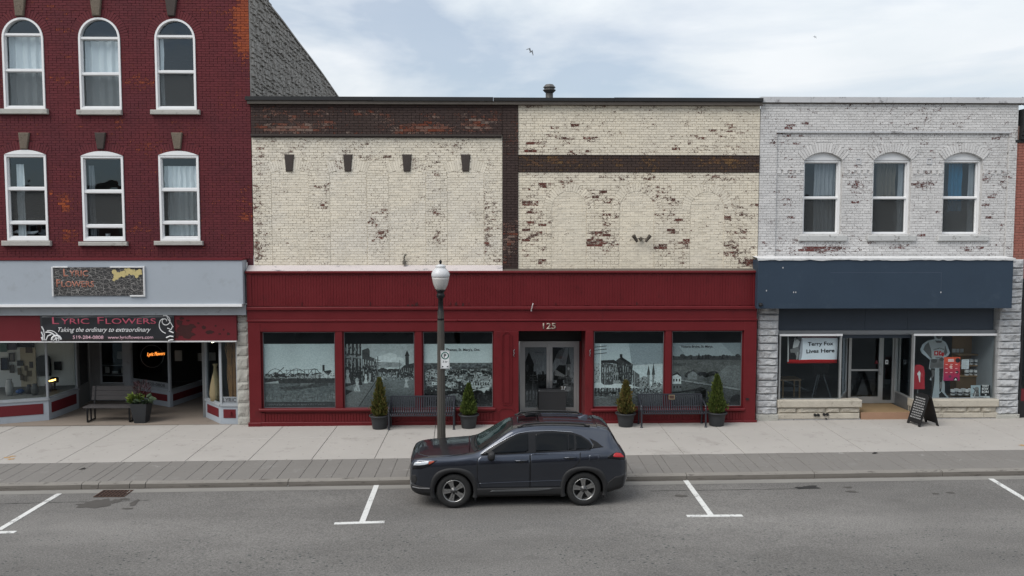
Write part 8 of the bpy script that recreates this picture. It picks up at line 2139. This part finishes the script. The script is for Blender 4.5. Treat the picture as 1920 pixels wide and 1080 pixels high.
for s in (-1, 1):
    shell('window_surround', GLOSS, body, DLO, s, .004, 40, 14)
    fd = shell('door', PAINT, CAR, [(-.80, .415), (.222, .415), (.222, 1.10), (-.80, 1.078), (-.865, 1.0), (-.87, .6)], s, .0045, 26, 20, .02)
    rd = shell('door', PAINT, CAR, [(.234, .415), (.90, .415), (.935, .55), (1.02, .74), (1.16, .86), (1.235, .93), (1.265, 1.02), (1.27, 1.14), (.234, 1.105)], s, .0045, 26, 20, .02)
    for par, ol in ((fd, [(-.866, 1.03), (-.868, .8), (-.868, .6), (-.80, .415), (.222, .415)]), (rd, [(.228, 1.09), (.228, .7), (.228, .415), (.90, .415), (.935, .55), (1.02, .74), (1.16, .86), (1.235, .93), (1.265, 1.02), (1.27, 1.12)])):
        P_ = []
        for (xa_, za_), (xb3, zb3) in zip(ol[:-1], ol[1:]):
            for i in range(6): P_.append((xa_ + (xb3 - xa_) * i / 6, za_ + (zb3 - za_) * i / 6))
        P_.append(ol[-1]); b = MB(); b.path([(x, side_hit(x, z, s) + s * .003, z) for x, z in P_], .0065, 5); b.build('door_gap', M['black'], par, local=True)
    def pane(par, x0, x1, g=.022, nm='window_pane'):
        n = 12; xs_ = [x0 + (x1 - x0) * i / n for i in range(n + 1)]
        poly = [(x, botedge(x) + .014) for x in xs_] + [(x, max(botedge(x) + .02, topedge(x) - .030)) for x in xs_[::-1]]
        return shell(nm, CGL, par, poly, s, .0075, 18, 12, .004)
    pane(fd, -.70, .195); pane(rd, .345, 1.02); pane(rd, 1.035, 1.145, nm='quarter_pane'); pane(body, 1.18, 1.50, nm='rear_quarter_window')
    # bright strip along the top of the side glass
    P_ = [(x, topedge(x) + .004) for x in np.linspace(-.80, 1.14, 40)]
    b = MB(); b.path([(x, side_hit(x, z, s) + s * .006, z) for x, z in P_], .0065, 6); b.sm = [True] * len(b.f); b.build('bright_strip', CHR, body, local=True)
    P_ = [(x, botedge(x) - .004) for x in np.linspace(-.78, 1.48, 30)]
    b = MB(); b.path([(x, side_hit(x, z, s) + s * .004, z) for x, z in P_], .009, 6); b.build('belt_seal', GLOSS, body, local=True)
    for par, x0, x1, z in ((fd, -.085, .165, .985), (rd, .925, 1.175, 1.035)):
        b = MB(); pts = [(x0, side_hit(x0, z, s) + s * .006, z), (x0 + .02, side_hit(x0, z, s) + s * .035, z + .004), ((x0 + x1) / 2, side_hit((x0 + x1) / 2, z, s) + s * .042, z + .008), (x1 - .02, side_hit(x1, z, s) + s * .038, z + .010), (x1, side_hit(x1, z, s) + s * .006, z + .008)]
        b.path(pts, .015, 8); b.sm = [True] * len(b.f); b.build('handle', PAINT, par, local=True)
        c_ = [((x0 + x1) / 2 + .085 * math.cos(a), z - .012 + .036 * math.sin(a)) for a in np.linspace(0, 2 * math.pi, 17)[:-1]]
        shell('handle_recess', CLAD, par, c_, s, .0055, 8, 6, .004)
    # fuel flap, lamps, mirror
    if s < 0: shell('fuel_flap', PAINT, body, [(1.44, .95), (1.62, .96), (1.66, 1.02), (1.64, 1.10), (1.47, 1.095), (1.44, 1.06)], s, .004, 8, 8, .01)
    shell('rear_pillar_trim', GLOSS, body, [(1.50, 1.20), (1.76, 1.225), (1.62, 1.33), (1.47, 1.40), (1.545, 1.28)], s, .004, 10, 8, .01)
    hl = shell('headlight', GLOSS, CAR, [(-2.20, .80), (-2.02, .825), (-1.86, .885), (-1.68, 1.005), (-1.90, 1.0), (-2.17, .965)], s, .006, 16, 8, .012)
    shell('lamp_lens', simple('headlight_lens', (0.52, 0.55, 0.58), .12, .2, var=.1, scale=30, spec=.6), hl, [(-2.18, .885), (-2.0, .91), (-1.86, .94), (-1.86, .99), (-2.15, .955)], s, .010, 12, 6, .004)
    shell('turn_lens', simple('amber_red_lens', (0.32, 0.05, 0.02), .2, spec=.5), hl, [(-1.86, .925), (-1.71, .992), (-1.76, .998), (-1.86, .99)], s, .010, 6, 4, .004)
    tl = shell('tail_light', GLOSS, CAR, [(1.80, 1.02), (2.20, .95), (2.215, 1.0), (2.12, 1.105), (2.02, 1.12), (1.95, 1.10)], s, .006, 14, 8, .012)
    shell('tail_lens', simple('red_tail_lens', (0.42, 0.008, 0.012), .15, var=.1, spec=.6), tl, [(1.95, 1.04), (2.19, 1.005), (2.195, 1.02), (2.11, 1.10), (2.02, 1.112), (1.97, 1.095)], s, .011, 12, 6, .005)
    mr = MB(); mx, my, mz = -.565, side_hit(-.58, 1.08, s) + s * .12, 1.115
    def mfn(u, v):
        a, c_ = 2 * math.pi * u, math.pi * (v - .5); k = abs(math.cos(c_)) ** .6 * (1 if math.cos(c_) >= 0 else -1)
        q = lambda t_: math.copysign(abs(t_) ** .7, t_)
        return (mx + .075 * k * q(math.cos(a)) - .01, my + .115 * k * q(math.sin(a)) , mz + .085 * math.copysign(abs(math.sin(c_)) ** .75, math.sin(c_)))
    mr.grid(mfn, 20, 12, flip=False); mr.sm = [True] * len(mr.f); mo = mr.build('side_mirror', CLAD, CAR, local=True)
    b = MB(); b.path([(mx + .0, side_hit(-.58, 1.06, s), 1.05), (mx, my - s * .04, mz - .055)], [.045, .03], 8); b.build('mirror_arm', CLAD, mo, local=True)
    b = MB(); b.path([(mx - .03, my + s * .10, mz - .03), (mx - .075, my + s * .04, mz - .03), (mx - .08, my - s * .05, mz - .03)], .012, 6); b.build('mirror_indicator', CHR, mo, local=True)
    # sill cladding with pale inlay, arches, mud flaps
    sc = shell('sill_cladding', CLAD, CAR, [(-.90, .25), (.93, .25), (.93, .41), (-.90, .41)], s, .014, 30, 6, .02)
    shell('sill_inlay', simple('grey_sill_inlay', (0.075, 0.077, 0.08), .5), sc, [(-.62, .335), (.55, .355), (.75, .40), (.62, .405), (-.55, .375)], s, .022, 20, 4, .008)
    for w in WX:
        b = MB(); n = 40; a0, a1 = -.32, math.pi + .32
        def rad(a, base): 
            k = 1 / (abs(math.cos(a)) ** 4.2 + abs(math.sin(a)) ** 4.2) ** (1 / 4.2); return base * (1 + (k - 1) * .42)
        for i in range(n + 1):
            a = a0 + (a1 - a0) * i / n
            for r_, o in ((AR - .012, -.05), (AR - .010, .020), (rad(a, AR + .04), .022), (rad(a, AR + .075), .012), (rad(a, AR + .08), -.012)):
                x, z = w + r_ * math.cos(a), WZ_ + r_ * math.sin(a); xx = min(2.1, max(-2.1, x))
                y = side_hit(xx, max(.30, z), s); b.v.append((x, y + s * o, max(.215, z)))
        for i in range(n):
            for k in range(4): b.f.append((i * 5 + k, i * 5 + 5 + k, i * 5 + 6 + k, i * 5 + 1 + k) if s < 0 else (i * 5 + 1 + k, i * 5 + 6 + k, i * 5 + 5 + k, i * 5 + k))
        b.m = [0] * len(b.f); b.sm = [True] * len(b.f); b.build('wheel_arch', CLAD, CAR, local=True)
        b = MB(); n = 24; ys = s * .88, s * .50
        for i in range(n + 1):
            a = -.3 + (math.pi + .6) * i / n
            for y in ys: b.v.append((w + (AR - .002) * math.cos(a), y, WZ_ + (AR - .002) * math.sin(a)))
        for i in range(n): b.f.append((2 * i, 2 * i + 2, 2 * i + 3, 2 * i + 1))
        b.f.append(tuple(2 * i + 1 for i in range(n + 1))); b.m = [0] * len(b.f); b.sm = [False] * len(b.f); b.build('wheel_well', M['black'], body, local=True)
        fx = w + AR + .02; MB().box(fx - .008, fx + .012, min(s * .74, s * .90), max(s * .74, s * .90), .16, .34).build('mud_flap', CLAD, body, local=True)
# wheels
def wheel(w, s):
    def rev(b, prof, n=48):
        k0 = len(b.v)
        for r_, y in prof:
            for k in range(n): a = 2 * math.pi * k / n; b.v.append((w + r_ * math.cos(a), s * y, WZ_ + r_ * math.sin(a)))
        for i in range(len(prof) - 1):
            for k in range(n):
                f = (k0 + i * n + k, k0 + i * n + (k + 1) % n, k0 + (i + 1) * n + (k + 1) % n, k0 + (i + 1) * n + k); b.f.append(f if s > 0 else f[::-1]); b.m.append(0); b.sm.append(True)
    b = MB(); rev(b, [(.225, .885), (.232, .905), (.262, .914), (.30, .915), (.335, .905), (.352, .885), (.359, .86), (.360, .80), (.359, .72), (.34, .69), (.25, .68), (.225, .70)]); ty = b.build('wheel', TYRE, CAR, local=True)
    b = MB()
    rev(b, [(.235, .893), (.232, .908), (.222, .908), (.214, .895), (.208, .86), (.20, .76)])
    b.build('rim', RIM, ty, local=True)
    b = MB(); rev(b, [(.205, .80), (.02, .79)]); rev(b, [(.205, .70), (.205, .80)]); b.build('brake_disc', simple('dark_brake_disc', (0.03, 0.03, 0.031), .5, .5), ty, local=True)
    b = MB(); ph = .35 if w < 0 else .1
    for k in range(5):
        a = 2 * math.pi * k / 5 + ph + math.pi / 2
        for sg in (-1, 1):
            pts = []
            for r_, da, wd in ((.05, .42, .016), (.12, .20, .016), (.17, .17, .019), (.217, .19, .024)):
                aa = a + sg * da; c_ = Vector((math.cos(aa), math.sin(aa))) * r_; tn = Vector((-math.sin(aa), math.cos(aa))) * wd * 1.0
                yy = .872 + .022 * (r_ / .217)
                pts.append((c_ - tn, c_ + tn, yy))
            k0 = len(b.v)
            for p0, p1, yy in pts:
                b.v += [(w + p0.x, s * yy, WZ_ + p0.y), (w + p1.x, s * yy, WZ_ + p1.y), (w + p0.x, s * (yy - .04), WZ_ + p0.y), (w + p1.x, s * (yy - .04), WZ_ + p1.y)]
            for i in range(3):
                o = k0 + 4 * i
                for f in ((o, o + 1, o + 5, o + 4), (o + 2, o, o + 4, o + 6), (o + 1, o + 3, o + 7, o + 5)): b.f.append(f if s > 0 else f[::-1]); b.m.append(0); b.sm.append(False)
        # web joining the pair
        k0 = len(b.v)
        for r_, da, yy in ((.06, .40, .868), (.217, .17, .878)):
            for sg in (-1, 1): aa = a + sg * da; b.v.append((w + r_ * math.cos(aa), s * yy, WZ_ + r_ * math.sin(aa)))
        f = (k0, k0 + 1, k0 + 3, k0 + 2); b.f.append(f); b.m.append(0); b.sm.append(False)
    b.build('spokes', RIM, ty, local=True)
    b = MB(); rev(b, [(.075, .862), (.07, .885), (.035, .888), (.033, .895), (.0, .897)], 20); b.build('hub', simple('dark_hub', (0.10, 0.10, 0.10), .35, .7), ty, local=True)
    b = MB()
    for k in range(5):
        a = 2 * math.pi * k / 5 + ph; b.tube((w + .057 * math.cos(a), s * .88, WZ_ + .057 * math.sin(a)), (w + .057 * math.cos(a), s * .893, WZ_ + .057 * math.sin(a)), .010, 8)
    b.build('wheel_nuts', CHR, ty, local=True)
for w in WX:
    for s in (-1, 1): wheel(w, s)
# windscreen, cowl, sunroof, roof rails, fin, spoiler, rear glass
def topshell(name, mat, par, poly, off, nx=16, ny=16, skirt=.01): return shell(name, mat, par, poly, 1, off, nx, ny, skirt, kind='top')
ws = [(-.925, 0), (-.90, -.40), (-.83, -.70), (-.12, -.565), (-.10, -.3), (-.095, 0), (-.10, .3), (-.12, .565), (-.83, .70), (-.90, .40)]
topshell('windscreen', WGL, CAR, ws, .006, 24, 30)
topshell('cowl', M['black'], body, [(-1.0, 0), (-.985, -.4), (-.92, -.72), (-.835, -.715), (-.905, -.40), (-.93, 0), (-.905, .40), (-.835, .715), (-.92, .72), (-.985, .4)], .008, 6, 30)
for y0, y1 in ((-.62, .0), (-.05, .52)):
    b = MB(); n = 10; b.path([(-.90 + .05 * abs(y0 + (y1 - y0) * i / n) / .6, y0 + (y1 - y0) * i / n, top_hit(-.89 + .05 * abs(y0 + (y1 - y0) * i / n), y0 + (y1 - y0) * i / n) + .03) for i in range(n + 1)], .011, 5); b.build('wiper', M['black'], body, local=True)
sr = topshell('sunroof', CGL, CAR, [(-.0, -.38), (.46, -.385), (.46, .385), (-.0, .38)], .005, 10, 10)
topshell('bonnet', PAINT, CAR, [(-2.10, -.50), (-1.9, -.74), (-1.5, -.80), (-1.02, -.78), (-1.01, 0), (-1.02, .78), (-1.5, .80), (-1.9, .74), (-2.10, .50), (-2.14, 0)], .0045, 26, 30, .018)
topshell('tailgate_spoiler', PAINT, CAR, [(1.66, -.61), (1.90, -.60), (1.94, 0), (1.90, .60), (1.66, .61), (1.65, 0)], .012, 10, 20, .03)
topshell('rear_window', CGL, CAR, [(1.97, -.63), (2.12, -.66), (2.14, 0), (2.12, .66), (1.97, .63), (1.975, 0)], .006, 10, 20, .01)
for s in (-1, 1):
    b = MB(); xs_ = np.linspace(-.02, 1.50, 24)
    b.path([(x, s * .595, top_hit(x, s * .595) + (.045 if .1 < x < 1.38 else .012)) for x in xs_], [.020] * 24, 8); b.sm = [True] * len(b.f); b.build('roof_rail', CLAD, CAR, local=True)
    for y in (.18, .40):
        b = MB(); b.path([(x, s * y, top_hit(x, s * y) + .002) for x in np.linspace(.55, 1.6, 14)], .008, 6); b.build('roof_rib', PAINT, body, local=True)
zt_ = top_hit(1.42, 0)
b = MB(); b.v = [(1.32, 0, zt_ + .02), (1.36, -.035, zt_), (1.36, .035, zt_), (1.54, -.03, zt_ - .02), (1.54, .03, zt_ - .02), (1.50, 0, zt_ + .075)]; b.f = [(1, 3, 5), (4, 2, 5), (1, 5, 0), (5, 2, 0), (3, 4, 5)]; b.m = [0] * 5; b.sm = [False] * 5; b.build('roof_fin', PAINT, CAR, local=True)
shell('grille', M['black'], CAR, [(-.46, .60), (.46, .60), (.52, .74), (.48, .84), (-.48, .84), (-.52, .74)], -1, .006, 14, 6, .01, kind='front')
shell('number_plate', M['white_paper'], CAR, [(-.16, .50), (.16, .50), (.16, .58), (-.16, .58)], -1, .012, 6, 2, .01, kind='front')
shell('lower_bumper', CLAD, CAR, [(-2.24, .40), (-2.0, .30), (-1.80, .30), (-1.80, .44), (-2.0, .46), (-2.22, .50)], -1, .012, 14, 6, .02)
b = MB(); b.path([(-2.20, side_hit(-2.17, .43, -1) - .01, .435), (-2.05, side_hit(-2.05, .42, -1) - .014, .42), (-1.84, side_hit(-1.84, .42, -1) - .014, .425)], .016, 6); b.build('bumper_strip', simple('grey_bumper_strip', (0.10, 0.10, 0.105), .4), CAR, local=True)
shell('rear_bumper', CLAD, CAR, [(1.80, .33), (2.18, .40), (2.21, .66), (2.0, .62), (1.84, .50)], -1, .010, 12, 8, .02); shell('rear_bumper', CLAD, CAR, [(1.80, .33), (2.18, .40), (2.21, .66), (2.0, .62), (1.84, .50)], 1, .010, 12, 8, .02)

for s in (-1, 1):
    shell('fog_lamp_slot', CLAD, CAR, [(-2.235, .52), (-2.14, .50), (-2.10, .60), (-2.13, .70), (-2.225, .68)], s, .006, 8, 8, .012)
    P_ = [(x, z) for x, z in zip(np.linspace(-.84, 1.0, 30), np.linspace(.515, .56, 30))]
    b = MB(); b.path([(x, side_hit(x, z, s) + s * .004, z) for x, z in P_ if not (.215 < x < .245)], .010, 6); b.sm = [True] * len(b.f); b.build('door_crease', PAINT, body, local=True)
# ================================================================== plain row across the street, out of view, added for the glass to mirror
YO = -4.0
rr = random.Random(31); x = -40.0
for i, (w, hgt, col, desc) in enumerate(((17, 8.6, (0.16, 0.075, 0.055), 'red brick building across the street, mirrored dimly in the flower shop glass'), (14, 7.6, (0.30, 0.27, 0.22), 'buff brick building across the street, mirrored in the red storefront glass'), (16, 8.9, (0.12, 0.07, 0.06), 'dark brick building across the street, mirrored in the parked car windows'), (18, 7.9, (0.25, 0.24, 0.23), 'grey stone building across the street, mirrored in the white building windows'))):
    OB = thing('unseen_opposite_building', desc, 'building', (x + w / 2, YO, 0), 'buildings across the street')
    m = simple('opposite_wall_%d' % i, col, .9, var=.2)
    box('wall', m, OB, x, x + w - .02, YO - 9, YO, -.5, hgt); box('cornice', M['coping_brown'], OB, x, x + w - .02, YO + .002, YO + .3, hgt - .5, hgt - .1)
    box('shop_front', M['black'], OB, x + .5, x + w - .5, YO + .002, YO + .12, 0, 3.0)
    k = int(w / 3)
    for j in range(k):
        a = x + (j + .5) * w / k - .5
        f = MB().ring([(a, 4.3), (a + 1, 4.3), (a + 1, 6.4), (a, 6.4)], [(a + .08, 4.38), (a + .92, 4.38), (a + .92, 6.32), (a + .08, 6.32)], YO + .002, YO + .08).build('window', M['window_white'], OB)
        MB().box(a + .08, a + .92, YO + .004, YO + .02, 4.38, 6.32).build('pane', CGL, f)
    x += w
b = MB(); b.grid(lambda u, v: (-60 + 120 * u, YO + .0 + 3.6 * v, rz(-60 + 120 * u) + .14), 10, 1); b.add([(-60, YO + 3.6, rz(-60) - .02), (60, YO + 3.6, rz(60) - .02), (60, YO + 3.6, rz(60) + .14), (-60, YO + 3.6, rz(-60) + .14)], [(3, 2, 1, 0)])
tag(b.build('pavement', M['slab']), kind='structure')
